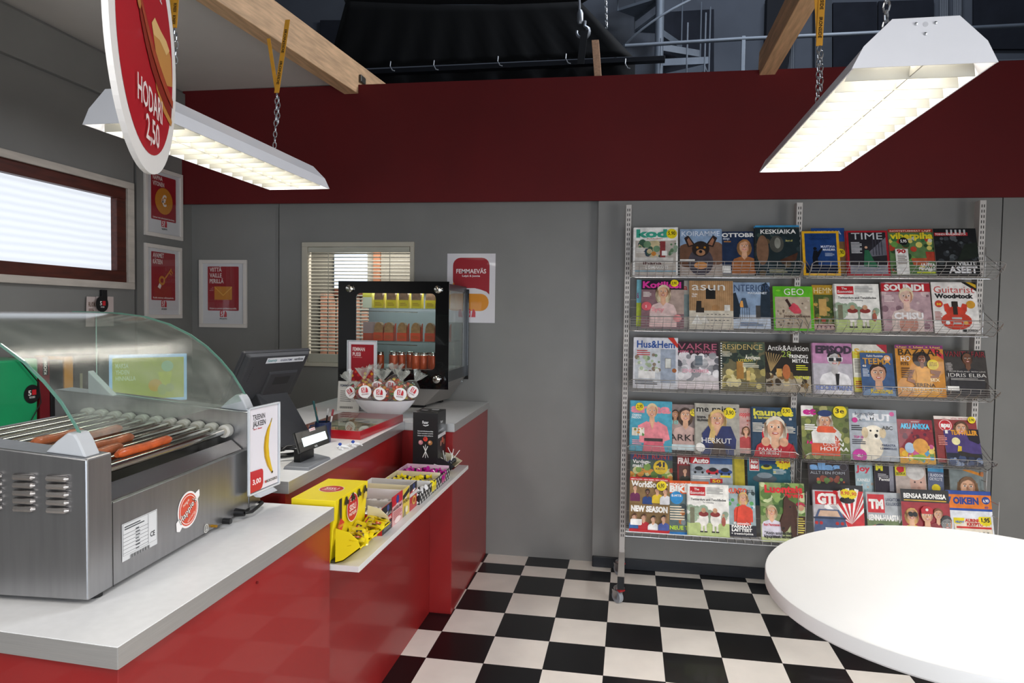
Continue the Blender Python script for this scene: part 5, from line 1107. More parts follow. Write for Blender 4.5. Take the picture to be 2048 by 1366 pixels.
# ------------------------------------------------------------------ round table
t = thing('round_table', 'high round white table in the right foreground', 'table', (1.569, -2.961, 0))
ang = math.atan2(-.677, -.736); ta_, tb_ = .541, .475; n = 96
def el(k, s=1.0, dz=0):
    q = 2*math.pi*k/n; x, y = ta_*s*math.cos(q), tb_*s*math.sin(q); return V((1.569+x*math.cos(ang)-y*math.sin(ang), -2.961+x*math.sin(ang)+y*math.cos(ang), dz))
rings = [(.96, 1.060), (.992, 1.061), (1.0, 1.066), (1.0, 1.094), (.998, 1.098), (.992, 1.1)]
vs = [el(k, s, z) for s, z in rings for k in range(n)]; fs = [(i*n+k, i*n+(k+1) % n, (i+1)*n+(k+1) % n, (i+1)*n+k) for i in range(len(rings)-1) for k in range(n)]
fs += [tuple(reversed(range(n))), tuple(range((len(rings)-1)*n, len(rings)*n))]
mb = MB(); mb.add(vs, fs, M('#dddcdb', .42, 0, .01, name='white_tabletop')); mb.build('tabletop', t, smooth=True)
mb = MB(); mb.tube([(1.569, -2.961, .02), (1.569, -2.961, 1.06)], .038, M('#9a9a9c', .25, .9), 20); mb.build('pedestal', t, smooth=True)
mb = MB(); mb.lathe([(.0, .03), (.10, .026), (.24, .012), (.26, 0)][::-1], (1.569, -2.961, 0), M('#9a9a9c', .3, .9), 36); mb.build('base', t, smooth=True)

# ------------------------------------------------------------------ magazine rack
UX = (.672, 1.742, 2.800); UY = -.20
rk = thing('magazine_rack', 'white wheeled magazine rack with wire baskets at the back wall', 'rack', (1.74, -.35, 0))
wm = M('#c4bfba', .4, 0, .03, name='white_powder_coat'); slot = M('#1a1818', .7); wire = M('#b4b1ae', .28, .75, .04, name='chrome_wire')
for i, x in enumerate(UX):
    mb = MB(); mb.box((x-.018, UY, .17), (x+.018, UY+.07, 2.50), wm); up_o = mb.build('upright', rk, bevel=.002)
    mb = MB(); z = .28
    while z < 2.48:
        for dx in (-.009, .004): mb.quad((x+dx, UY-.0006, z), (x+dx+.005, UY-.0006, z), (x+dx+.005, UY-.0006, z+.018), (x+dx, UY-.0006, z+.018), slot)
        z += .032
    mb.build('slot_row', up_o)
for x in (UX[0], UX[2], UX[1]):
    mb = MB(); mb.box((x-.02, -.655, .105), (x+.02, UY+.07, .175), wm); ft = mb.build('foot_bar', rk, bevel=.002)
    mb = MB(); mb.box((x-.0205, -.661, .10), (x+.0205, -.655, .178), blk); mb.build('end_cap', ft)
for x in UX[:1]+UX[2:]:
    mb = MB(); mb.box((x-.012, UY+.02, .16), (x+.012, UY+.05, .19), wm)
mb = MB(); mb.box((UX[0], UY+.03, .30), (UX[2], UY+.05, .33), wm); mb.build('cross_bar', rk)
for x in UX:
    for y in (-.61, -.15):
        cw_ = thing('caster', 'c', 'c', (0, 0, 0)); del cw_['label']; del cw_['category']; cw_.parent = rk; cw_.location = (x-.018-1.74, y+.35, 0); W[cw_] = W[rk] @ Matrix.Translation(cw_.location)
        CT = Matrix.Translation((x-.018, y, 0)) @ Matrix.Rotation(math.radians(38), 4, 'Z') @ Matrix.Diagonal((1.25, 1.12, 1.0, 1)) @ Matrix.Translation((-(x-.018), -y, 0))
        mb = MB(); mb.T = CT; mb.lathe([(.006, -.011), (.036, -.011), (.0375, -.006), (.0375, .006), (.036, .011), (.006, .011)], (x-.018, y, .0375), M('#8f959c', .4, 0, .05), 24, 'X'); mb.lathe([(.012, -.014), (.012, .014)], (x-.018, y, .0375), zinc, 14, 'X'); mb.build('wheel', cw_, smooth=True)
        mb = MB(); mb.T = CT
        for s_ in (-.0165, .015): mb.prism([(x-.018+s_, y-.016, .03), (x-.018+s_, y+.012, .03), (x-.018+s_, y+.03, .078), (x-.018+s_, y-.02, .078)], (.0018, 0, 0), zinc)
        mb.lathe([(.026, .076), (.028, .084), (.026, .094), (.012, .100), (.012, .106)], (x-.005, y+.008, 0), zinc, 18); mb.build('fork', cw_, smooth=True)
        mb = MB(); mb.T = CT; mb.prism([(x-.036, y-.040, .080), (x-.036, y-.052, .092), (x-.036, y-.040, .098), (x-.036, y-.012, .088)], (.030, 0, 0), M('#b3262a', .4)); mb.build('brake_lever', cw_, bevel=.002)
rowz = [(2.107, 2.018), (1.764, 1.674), (1.366, 1.284), (.950, .876)]
YL, YBt = -.45, -.33
bays = ((UX[0]+.022, UX[1]-.020), (UX[1]+.025, UX[2]+.020))
def seg(mb, a, b_, r=.0022): mb.tube([a, b_], r, wire, 6)
for (zl, zb_) in rowz:
    for (x0, x1) in bays:
        mb = MB(); r = .0026
        mb.tube([(x0+.02, YL, zl), (x1-.02, YL, zl), (x1, YL, zl-.012), (x1-.004, YBt-.02, zb_), (x1-.03, YBt, zb_-.004), (x0+.03, YBt, zb_-.004), (x0+.004, YBt-.02, zb_), (x0, YL, zl-.012)], r, wire, 7, closed=True)
        for f in (.22, .4, .58, .76, .92): yy, zz = YL+(YBt-YL)*f, zl+(zb_-zl)*f; seg(mb, (x0+.004, yy, zz), (x1-.004, yy, zz), .0013)
        n_ = 20
        for k in range(1, n_): x = x0+(x1-x0)*k/n_; mb.tube([(x, YL, zl), (x, YL+.006, zl-.028), (x, YBt, zb_-.004), (x, UY-.01, zb_+.012)], .0013, wire, 5)
        for yy, zz in ((YBt+.04, zb_), (YBt+.08, zb_+.006), (UY-.012, zb_+.012), (UY-.008, zb_+.15), (UY-.008, zb_+.20)): seg(mb, (x0, yy, zz), (x1, yy, zz), .0020)
        for x in (x0, x1):
            mb.tube([(x, UY-.008, zb_+.20), (x, UY-.02, zb_+.14), (x, YL+.02, zb_+.04), (x, YL, zl-.012)], .0024, wire, 6); seg(mb, (x, UY-.008, zb_+.20), (x, UY-.008, zb_)); seg(mb, (x, UY-.008, zb_+.012), (x, YBt, zb_-.004)); seg(mb, (x, UY-.02, zb_+.1), (x, YL+.04, zb_+.03), .0018)
        mb.build('wire_basket', rk, smooth=True)
# double depth bottom basket
YD = -.50
for (x0, x1) in bays:
    mb = MB(); zl, zb_, zt_ = .432, .405, .72
    for z in (.385, .415, .50, .62, .70): mb.tube([(x0, UY-.01, z), (x0, YD-.01, z), (x1, YD-.01, z), (x1, UY-.01, z)] if z < .45 else [(x0, UY-.01, z), (x0, YD+.02, z)], .0024, wire, 6)
    for z in (.50, .62, .70): mb.tube([(x1, UY-.01, z), (x1, YD+.02, z)], .0024, wire, 6)
    for z in (.74, .80, .86): mb.tube([(x0, UY-.01, z), (x0, YBt, z)], .0022, wire, 6); mb.tube([(x1, UY-.01, z), (x1, YBt, z)], .0022, wire, 6); seg(mb, (x0, UY-.008, z), (x1, UY-.008, z), .0018)
    for x in (x0, x1):
        for y in (YD+.02, (YD+UY)/2, UY-.01): seg(mb, (x, y, .385), (x, y, .72))
        seg(mb, (x, YBt, .7), (x, YBt, .88)); seg(mb, (x, UY-.01, .7), (x, UY-.01, .88))
    for k in range(21): x = x0+(x1-x0)*k/20; mb.tube([(x, YD-.01, .415), (x, YD-.01, .385), (x, UY-.01, .385)], .0018, wire, 5)
    for k in range(6): x = x0+(x1-x0)*k/5; seg(mb, (x, UY-.008, .385), (x, UY-.008, .9), .0018)
    for y in (-.44, -.38, -.32, -.26): seg(mb, (x0, y, .385), (x1, y, .385), .0018)
    seg(mb, (x0, -.345, .50), (x1, -.345, .50), .0022)
    mb.build('deep_wire_basket', rk, smooth=True)
# ------------------------------------------------------------------ magazines
HB, HBR, HBK, HG = '#d9b873', '#5a3a26', '#241c18', '#c9c2b4'
SK, SK2, SK3 = '#d8a888', '#c08a68', '#6a4430'
Wt, Bk, Ye = '#f0eeea', '#141316', '#e8d21a'
def blobs(a, cols, n, x0=0, y0=0, x1=1, y1=1, r=.06, s=1):
    rnd = random.Random(s)
    for k in range(n): a.E(x0+(x1-x0)*rnd.random(), y0+(y1-y0)*rnd.random(), r*(.5+rnd.random()), rnd.choice(cols), n=9); a.k -= .00022
    a.k += .00022
def disc(a, x, y, r, t, c=Ye, tc=Bk): a.E(x, y, r, c); a.T(t, x, y-.025, r*.62, tc, w=r*1.35, al='c')
def c_kodi(a):
    a.R(0, 0, 1, 1, Wt); a.R(.04, .0, .96, .72, '#b9b0a6'); blobs(a, ['#3a5a48', '#6a8a6a', '#2c4050', '#c8b890'], 26, .1, .38, .65, .68, s=1); a.E(.46, .44, .055, '#c8823a'); a.R(.05, .24, .9, .36, '#d0ccc6'); a.R(.6, .36, .72, .7, '#8a3a3a'); a.R(.64, .4, .76, .5, Wt); blobs(a, ['#5a7a5a', '#8aa08a'], 10, .78, .42, .95, .66, .04, 2)
    a.T('kodi', .06, .79, .16, '#3fa58c', w=.8, bold=.05); a.T('KUVALEHTI', .3, .74, .025, '#b05a3a', w=.35); disc(a, .86, .86, .12, '5,90'); a.T('ihana', .22, .21, .06, '#5a3a3a', w=.42); a.T('LOMAKOTI', .28, .12, .06, Wt, w=.5); a.R(.04, .06, .96, .09, '#6a9ab0'); a.L(.06, .55, .2, .012, 5, '#e8e4de')
def c_dog(a):
    a.R(0, 0, 1, 1, '#8aa2c0'); a.R(0, 0, 1, .62, '#a89a90'); a.E(.2, .42, .32, '#6a4a38', ry=.26); a.E(.84, .46, .3, '#7a5a48', ry=.26); a.E(.5, .28, .3, '#4a444c', ry=.3)
    for s in (-1, 1): a.P([(.5+s*.12, .64), (.5+s*.30, .86), (.5+s*.40, .80), (.5+s*.30, .60)], '#2a2020'); a.P([(.5+s*.18, .66), (.5+s*.29, .81), (.5+s*.33, .76), (.5+s*.28, .63)], '#9a6a50')
    a.E(.5, .56, .21, '#2c2422', ry=.17); a.E(.42, .59, .03, '#a8701c'); a.E(.6, .59, .03, '#a8701c'); a.E(.5, .48, .11, '#a87a58', ry=.07); a.E(.5, .50, .04, Bk); a.E(.5, .2, .16, '#c98a50', ry=.08)
    a.T('KOIRAMME', .04, .84, .11, '#dfe6ee', w=.92, bold=.0); a.R(0, .30, .36, .33, Wt)
def c_otto(a): a.R(0, 0, 1, 1, '#20304e'); a.T('OTTOBRE', .05, .87, .09, Wt, w=1.0, bold=.04); a.T('design', .08, .81, .05, '#cfd6e0'); a.T('woman', .1, .745, .045, '#c88a3a'); a.who(.66, .64, .15, SK, '#a8784a', '#a8683c'); a.R(.05, .02, .28, .18, Wt)
def c_keski(a): a.R(0, 0, 1, 1, '#1c2a2e'); blobs(a, ['#2c3c40', '#3a4a44', '#5a4a34', '#24343a'], 30, s=3); a.R(0, .96, 1, 1, '#3a8ab8'); a.E(.16, .5, .14, '#7a5a44', ry=.3); a.E(.48, .62, .16, '#4a4a44', ry=.17); a.E(.5, .64, .07, '#8a8a80', ry=.11); a.P([(.55, .3), (.95, .45), (.9, .3), (.6, .22)], '#4a2c1c'); a.T('KESKIAIKA', .12, .83, .085, Wt, w=.8); a.T('Sturt all', .68, .67, .035, '#c8c070'); a.L(.3, .10, .4, .012, 3, '#c0b890')
def c_natg(a): a.R(0, 0, 1, 1, '#e8b021'); a.R(.07, .05, .93, .95, '#1c3f78'); a.R(.07, .05, .93, .22, '#0d1a34'); a.P([(.28, .15), (.42, .15), (.4, .5), (.52, .62), (.55, .6), (.43, .46), (.42, .4), (.4, .56), (.3, .56), (.26, .4)], '#060c18'); a.E(.34, .6, .05, '#060c18'); a.T('NATIONAL', .25, .87, .05, '#16305c', w=.5); a.T('GEOGRAPHIC', .2, .80, .05, '#16305c', w=.6); a.T('MUUTTAVA', .5, .62, .05, '#dfe4ee', w=.38); a.T('MAAILMA', .55, .55, .05, '#dfe4ee', w=.33); a.L(.6, .49, .25, .01, 4, '#a8b8d0')
def c_blue(a): a.R(0, 0, 1, 1, '#244a8a'); a.R(0, 0, 1, .7, '#7a5a3a'); a.T('HISTORIA', .1, .86, .08, '#c8d0dc', w=.8); disc(a, .85, .45, .14, '5,90')
def c_time(a): a.R(0, 0, 1, 1, '#a81c28'); a.R(.05, .04, .95, .96, '#26242a'); a.P([(.5, .5), (.95, .85), (.95, .45), (.6, .42)], '#6a6a74'); a.R(.05, .04, .95, .22, '#8a8c96'); [a.R(.62+k*.07, .45, .64+k*.07, .8, '#3a3a44') for k in range(4)]; a.E(.46, .62, .035, SK); a.P([(.38, .2), (.75, .18), (.62, .34), (.52, .56), (.42, .56), (.40, .4)], '#2c6a4a'); a.T('TIME', .12, .80, .15, '#cdd0d2', w=.75, bold=0); a.L(.1, .72, .26, .018, 8, '#cfcfd2', 1.8)
def c_viher(a): a.R(0, 0, 1, 1, '#5a7a4a'); blobs(a, ['#3a6a3a', '#6a9a4a', '#b0402c', '#d8c86a', '#2c4a2c', '#c8c8b8'], 50, 0, .1, 1, .8, s=4); a.P([(.5, .2), (.8, .2), (.84, .36), (.46, .36)], '#b85a34'); a.P([(.8, .3), (1, .3), (1, .5), (.78, .5)], '#b0402c'); a.R(0, .93, 1, 1, '#a83224'); a.T('NOSTETUIMMAT LAJIT', .04, .945, .03, '#f0e0d0', w=.9); a.T('viherpiha', .03, .79, .13, '#e0cc2c', w=.94, bold=.04); disc(a, .32, .73, .1, '5,95', Bk, Wt); a.R(.12, .0, .40, .56, Wt); a.T('90', .15, .47, .08, '#b02a2c', w=.2, bold=.05); a.L(.16, .42, .2, .012, 9, '#6a5a4a'); a.T('UUTTA', .66, .18, .06, Wt, w=.3, bold=.05); a.T('PIHALLE', .60, .10, .06, Wt, w=.36, bold=.05); a.R(.55, .03, .95, .06, '#c8d040')
def c_sota(a): a.R(0, 0, 1, 1, '#17181a'); blobs(a, ['#2c3034', '#3c4246', '#1e2022', '#50565a'], 40, 0, .3, 1, .8, s=5); a.P([(.5, .3), (1, .4), (1, .7), (.7, .66)], '#1c241c'); a.R(.02, .84, .8, .91, '#a8222c'); a.T('TOINEN MAAILMANSOTA', .04, .855, .04, '#f0e4e0', w=.72); a.T('|||||', .3, .91, .06, '#c0c2c4', w=.45); a.T('VILLIT', .5, .22, .075, '#dfe0e2', w=.42, bold=.03); a.T('ASEET', .28, .06, .13, '#e8e8ea', w=.66, bold=.04)
def c_koti(a): a.R(0, 0, 1, 1, '#8a6a70'); a.R(0, .8, 1, 1, '#2c2430'); a.R(.6, .3, 1, .8, '#b09a90'); a.who(.52, .72, .14, SK, '#d8c8a8', '#e8c8c4'); a.T('Kotiliesi', .03, .83, .13, '#d83a9a', w=.92, bold=.04); a.who(.52, .74, .13, SK, '#d8c8a8', '#e0c4c0'); disc(a, .78, .92, .09, '3,90'); a.E(.12, .44, .11, '#d8606a'); a.T('5', .1, .41, .05, Wt); a.T('Syty', .25, .34, .08, '#e89aa0', w=.3); a.E(.85, .2, .09, '#e89a9a'); a.L(.04, .72, .18, .014, 4, '#e8dcd8'); a.L(.2, .27, .5, .014, 3, '#f0e0dc')
def c_lblue(a): a.R(0, 0, 1, 1, '#7ab8c8'); a.R(.0, .0, .6, .5, '#b8c84a'); a.T('&', .02, .6, .12, '#8a2a5a', w=.15)
def c_ared(a): a.R(0, 0, 1, 1, '#a8a49c'); a.T('a', .05, .8, .12, '#a83a3a', w=.2); a.R(0, .2, 1, .7, '#7a8a8a')
def c_asun(a):
    a.R(0, .38, 1, 1, '#b08a62'); a.k -= .00025; a.R(0, 0, 1, .38, '#d0c8b8'); a.k -= .00025
    for k in range(22): a.R(.02+k*.045, .40, .03+k*.045, 1, '#8f6c48'); a.k -= .00024
    a.k += .0006; a.R(.38, .62, .6, .84, '#1c1a1a'); a.P([(.15, .34), (.34, .34), (.34, .44), (.28, .44), (.28, .58), (.17, .58)], '#2a2420'); a.E(.6, .44, .09, '#a87c50', ry=.06); a.R(.8, .38, .93, .5, '#e0dcd4')
    for k in range(26): a.R(.4+(k % 6)*.09+(k//6 % 2)*.04, .30-(k//6)*.06, .45+(k % 6)*.09+(k//6 % 2)*.04, .31-(k//6)*.06, '#26221e'); a.k -= .00024
    a.k += .0004; a.P([(.05, .1), (.3, .1), (.18, .3)], '#eceae4'); a.P([(.22, .14), (.46, .12), (.36, .28)], '#dcd8cf'); a.T('asun', .06, .80, .17, '#e2e0dc', w=.76, bold=.0); a.T('TILAA', .06, .70, .035, '#eceae6'); a.T('ILOA', .06, .655, .035, '#eceae6')
def c_inter(a): a.R(0, 0, 1, 1, '#8aa0bc'); a.R(0, 0, 1, .3, '#c0cad8'); a.P([(.15, .45), (.42, .45), (.36, .66), (.26, .66)], '#3a4a5c'); a.P([(.19, .46), (.30, .46), (.28, .6), (.23, .6)], '#e0a050'); a.P([(.0, .2), (.0, .75), (.1, .78), (.22, .45), (.18, .22)], '#1c2a38'); a.P([(.72, .25), (.78, .95), (.9, 1), (1, .9), (1, .25)], '#22303e'); a.R(.62, .22, .74, .5, '#4a4848'); [a.R(.2+k*.06, .2, .21+k*.06, .45, '#2a3440') for k in range(5)]; a.T('INTERIOR', -.0, .8, .15, '#3c5274', w=1.0, bold=0); a.T('MAGASINET', .42, .745, .045, '#dfe6ee', w=.5); a.L(.2, .12, .6, .014, 3, '#42597c')
def c_geo(a): a.R(0, 0, 1, 1, '#5cb524'); a.R(.05, .05, .93, .76, '#b8a894'); blobs(a, ['#8a7a68', '#a89880', '#6a5c50', '#cfc4b4'], 26, .1, .1, .9, .72, .025, 6); a.P([(.38, .5), (.44, .58), (.52, .62), (.62, .56), (.7, .44), (.68, .38), (.52, .38), (.44, .44)], '#d04a5a'); a.P([(.30, .68), (.36, .72), (.42, .62), (.46, .56), (.40, .52), (.36, .6)], '#3a2420'); a.T('GEO', .28, .80, .15, Wt, w=.5, bold=.0); a.T('Joogan salaisuus', .25, .30, .055, '#4a2c20', w=.66); a.E(.14, .9, .06, '#8ad040', ry=.02)
def c_hem(a): a.R(0, 0, 1, 1, '#b8902c'); a.R(.04, .05, .96, .78, '#4a5a2c'); blobs(a, ['#3a4a20', '#6a7a3a', '#a84a3a', '#c8a050', '#8a7a50'], 40, .05, .1, .95, .75, s=7); a.R(.2, .3, .45, .68, '#c09a5a'); a.T('HEMMETS', .06, .81, .13, '#e8d8a8', w=1.0, bold=0); a.R(0, 0, 1, .12, '#c8a8a0'); a.T('ITSTV', .1, .02, .06, '#5a2a3a', w=.7)
def c_econ(a):
    a.R(0, 0, 1, 1, '#eceae4'); a.R(.05, .78, .43, .95, '#c01c26'); a.T('The', .16, .88, .045, Wt, w=.12); a.T('Economist', .07, .81, .055, Wt, w=.34); a.L(.46, .93, .4, .012, 5, '#8a8a88', 2.2); a.T('Twitterdum and Twaddledee', .07, .685, .045, '#2a2a2a', w=.86); a.T('The reckoning', .36, .64, .025, '#6a6a6a', w=.27)
    a.R(0, 0, 1, .26, '#b8c884'); blobs(a, ['#9aac94', '#b8c4ac', '#8a9c84'], 22, 0, .3, 1, .55, .09, 8); a.R(.05, .25, .16, .55, '#7a7a62')
    for x in (.38, .66): a.E(x, .33, .12, '#eeeae2', ry=.13); a.E(x, .43, .12, '#8a3430', ry=.05); a.E(x, .5, .055, '#c89a78', ry=.05); a.R(x-.07, .1, x-.02, .22, '#e8e2d8'); a.R(x+.02, .1, x+.07, .22, '#e8e2d8'); a.R(x-.09, .08, x-.01, .105, '#2a2622'); a.R(x+.01, .08, x+.09, .105, '#2a2622')
    a.E(.86, .3, .05, '#a85a4a', ry=.09); a.E(.86, .42, .03, '#c89a78')
def c_soundi(a): a.R(0, 0, 1, 1, '#b89aa0'); blobs(a, ['#a88890', '#c8b0b4', '#8a6a74', '#d0b8b8'], 34, s=9); a.R(0, .80, 1, .97, '#b8202c'); a.T('SOUNDI', .06, .825, .12, Wt, w=.82, bold=.05); a.who(.5, .70, .14, '#dcb8a8', '#e0d0b0', '#d8c4bc', long=0); a.P([(.28, .05), (.72, .05), (.66, .4), (.34, .4)], '#d4bcb4'); a.E(.42, .14, .1, '#c08a7a', ry=.14); a.E(.6, .14, .1, '#c08a7a', ry=.14); a.T('CHISU', .22, .25, .12, '#f0ecec', w=.6, bold=.05); a.L(.04, .7, .2, .014, 5, '#f0dcdc')
def c_guit(a):
    a.R(0, 0, 1, 1, '#e4e0dc'); a.P([(.68, 1), (1, .82), (1, 1)], '#1a1a1c'); a.P([(.78, 1), (1, .88), (1, .95), (.88, 1)], '#c8a01c'); a.T('Guitarist', .05, .79, .13, '#c03a34', w=.9, bold=.0); a.T('Woodstock', .06, .685, .085, '#16161a', w=.86, bold=.06)
    a.E(.14, .57, .09, '#c8402c'); a.T('50', .09, .545, .04, Ye, w=.1); a.E(.84, .56, .1, '#d0982c'); a.R(.42, .3, .56, .62, '#1e1a18'); a.E(.5, .24, .34, '#c83a24', ry=.17); a.E(.5, .42, .22, '#c83a24', ry=.1); a.P([(.26, .42), (.24, .56), (.34, .58), (.40, .46)], '#c83a24'); a.P([(.74, .42), (.76, .56), (.66, .58), (.60, .46)], '#c83a24'); a.R(.44, .36, .54, .62, '#2a1e18'); a.R(.40, .27, .62, .31, '#b8b8b8'); a.R(.42, .18, .60, .21, '#b8b8b8'); a.E(.7, .2, .05, '#d8a04a'); a.E(.3, .2, .05, '#e0e0e0'); a.L(.03, .4, .16, .014, 6, '#a85a50'); a.R(.62, .03, .70, .08, Bk); a.T('SURBSA', .72, .035, .045, '#26262a', w=.22)
def c_hus(a): a.R(0, 0, 1, 1, '#d6d6dc'); a.R(.04, .1, .96, .78, '#c4c8ce'); a.R(.62, .12, .96, .78, '#9aa4b4'); a.R(.72, .4, .86, .6, '#7a7a70'); a.R(.73, .41, .85, .59, '#d8dad4'); blobs(a, ['#7a9070', '#a8b898', '#d8d8d4', '#8a7a6a'], 24, .06, .3, .6, .66, .05, 10); a.R(.12, .2, .5, .34, '#e4e2e0'); a.E(.93, .36, .05, '#9a5a2c'); a.T('Hus&Hem', .08, .80, .14, '#26509a', w=.86, bold=.02); a.P([(.78, 1), (.92, 1), (1, .88), (1, .80)], '#c83226'); a.L(.08, .73, .3, .02, 3, '#b84a4c'); a.L(.05, .14, .5, .014, 3, '#4a4a50')
def c_vak(a): a.R(0, 0, 1, 1, '#cfc8cc'); a.R(0, .7, 1, 1, '#35242c'); blobs(a, ['#8a8a90', '#b0b0b4', '#e4e2e4', '#5a5a62', '#d8d4d8'], 44, .0, .2, 1, .72, .09, 11); a.R(.44, .5, .62, .7, '#5a6470'); a.T('VAKRE', .02, .83, .13, '#b8607a', w=.95, bold=0); a.T('HJEM & INTERIØR', .02, .76, .05, '#b8607a', w=.94); a.T('SENSOMMER', .12, .34, .075, '#e4a8b8', w=.66); a.R(0, 0, 1, .1, '#e0d4d8')
def c_resi(a): a.R(0, 0, 1, 1, '#6a6448'); blobs(a, ['#2c3830', '#3c4a3c', '#24302c', '#4c5a48'], 40, 0, .5, 1, 1, .1, 12); blobs(a, ['#a89a5c', '#c8b878', '#7a6e44', '#d8cc98'], 30, 0, .1, 1, .45, .08, 13); a.R(.36, .25, .52, .6, '#a87a3a'); a.R(.58, .22, .66, .42, '#d8b870'); a.T('RESIDENCE', .05, .84, .11, '#c8b070', w=.9, bold=0); a.T('Äntligen', .55, .65, .07, '#e8e4d4', w=.34); a.T('UTELIV!', .4, .60, .045, '#d8c850', w=.32); a.L(.5, .55, .36, .016, 3, '#e0dcc8'); a.L(.04, .78, .22, .014, 4, '#d0ccb8'); [(a.R(-.0, .04+k*.05, .03, .065+k*.05, Wt)) for k in range(19)]
def c_anti(a): a.R(0, 0, 1, 1, '#201a14'); a.R(0, 0, 1, .32, '#a89c88'); blobs(a, ['#8a6a3a', '#6a5030', '#c8b890', '#3a2c1c'], 24, .0, .1, 1, .4, .06, 14); [a.P([(.1, .4), (.12, .4), (.02+k*.06, .8-k*.01), (.0+k*.06, .8-k*.01)], '#a88c5c') for k in range(7)]; a.E(.46, .4, .09, '#b86a3a', ry=.15); a.R(.24, .3, .36, .46, '#c89a50'); a.T('Antik&Auktion', .05, .83, .11, Wt, w=.92, bold=.0); a.T('28', .36, .70, .12, '#9ab04a', w=.22, bold=0); a.T('TRENDIG', .52, .68, .07, Wt, w=.43); a.T('METALL', .60, .59, .07, Wt, w=.36); a.L(.68, .52, .26, .02, 3, '#d8d82c'); a.T('VINTAGE', .62, .26, .06, '#e0e02c', w=.34)
def c_epi(a): a.R(0, 0, 1, 1, '#b8b4bc'); a.R(0, .6, 1, 1, '#b07aa0'); a.R(.0, .6, .5, .8, '#c08ab0'); a.who(.55, .68, .17, '#b8b4b4', '#1c1a1c', '#e4e2e4', long=0); a.P([(.36, .72), (.76, .72), (.74, .63), (.58, .66), (.54, .66), (.38, .63)], '#e8e8ea'); a.R(.4, .64, .53, .71, '#26262a'); a.R(.59, .64, .73, .71, '#26262a'); a.T('EPISODI', .08, .80, .14, '#3c3040', w=.98, bold=.05); a.P([(.56, .4), (.66, .4), (.62, .1), (.58, .1)], Bk); a.T('ROCKETMAN', .05, .08, .09, '#7a8ac0', w=.9, bold=.05)
def c_seu(a): a.R(0, 0, 1, 1, '#d8cc4a'); a.R(0, .85, 1, 1, '#d8d4cc'); a.P([(.7, 1), (1, .8), (1, 1)], '#b02a3a'); a.T('Seura', .05, .78, .13, '#d8a82c', w=.8); a.R(0, .3, .3, .7, '#e0dcd0'); a.L(.04, .66, .2, .016, 9, '#6a6a5a'); a.L(.04, .2, .3, .02, 4, '#b04a2c')
def c_teema(a): a.R(0, 0, 1, 1, '#3a5884'); a.who(.52, .52, .24, '#d2a284', '#2e1e18', '#7a96b8', long=0); a.T('Kaikki Ruotsista', .2, .9, .05, '#dfe0e6', w=.5); a.T('TEEMA', .06, .73, .14, '#c8923a', w=.86, bold=.02); disc(a, .82, .87, .11, '3,90', '#e0a060', Wt); a.L(.04, .6, .2, .016, 6, '#cfd8e4'); a.T('Kuningas', .25, .06, .10, '#e0c42c', w=.66, bold=.03); a.T('40', .04, .66, .05, Wt, w=.12)
def c_baz(a): a.R(0, 0, 1, 1, '#c8862c'); a.R(0, .93, 1, 1, '#7a2a6a'); a.T('Uusi + Uusi + Uusi', .04, .945, .03, '#e8c040', w=.9); a.P([(.7, .93), (.84, .93), (1, .82), (1, .72)], '#c82a3a'); a.E(.54, .72, .19, '#2c1a14', ry=.15); a.who(.54, .73, .085, '#7a4a34', '#241610', '#d89a3a', long=0); a.P([(.3, .0), (.9, .0), (.66, .4), (.7, .55), (.38, .55), (.42, .4)], '#dc9c38'); a.P([(.28, .5), (.2, .3), (.36, .25), (.36, .32), (.28, .34), (.38, .52)], '#8a5438'); a.P([(.7, .52), (.92, .5), (.86, .38), (.7, .36), (.7, .40), (.82, .43), (.7, .45)], '#8a5438'); a.T('BAZAAR', .06, .79, .13, '#16100c', w=.9, bold=0); a.T('HO', .1, .68, .1, Wt, w=.2, bold=0); a.T('FITS', .1, .60, .06, '#3a200c', w=.16); a.L(.1, .53, .22, .025, 5, '#5a3414', 1.7); a.T('SERENA', .34, .19, .07, '#3a200c', w=.44); a.T('UNRETOUCHED', .06, .10, .07, '#f0dcb0', w=.86, bold=0); a.T('SEX', .68, .30, .06, '#f0dcb0', w=.2); disc(a, .76, .62, .12, 'UUTUUS', '#d8c02c', '#8a5a1c')
def c_van(a): a.R(0, 0, 1, 1, '#34302e'); a.R(0, .0, 1, .5, '#3a3432'); a.who(.55, .80, .13, SK3, '#1a1614', '#242226', long=0, fringe=0); a.E(.5, .3, .42, '#26242a', ry=.28); a.P([(.2, .28), (.8, .28), (.78, .4), (.22, .4)], '#1c1a20'); a.T('VANITY FAIR', .02, .85, .12, '#8a2430', w=.96, bold=0); a.who(.55, .81, .12, SK3, '#1a1614', '#242226', long=0, fringe=0); a.T('FROM ENGLAND, WITH LOVE', .08, .52, .03, '#d0ccc8', w=.86, bold=0); a.T('IDRIS ELBA', .05, .42, .075, '#d8d4d0', w=.9, bold=0); a.L(.1, .38, .8, .014, 2, '#a8a4a0'); a.R(0, .13, .28, .22, Wt); a.L(.05, .70, .12, .014, 6, '#b0a8a4')
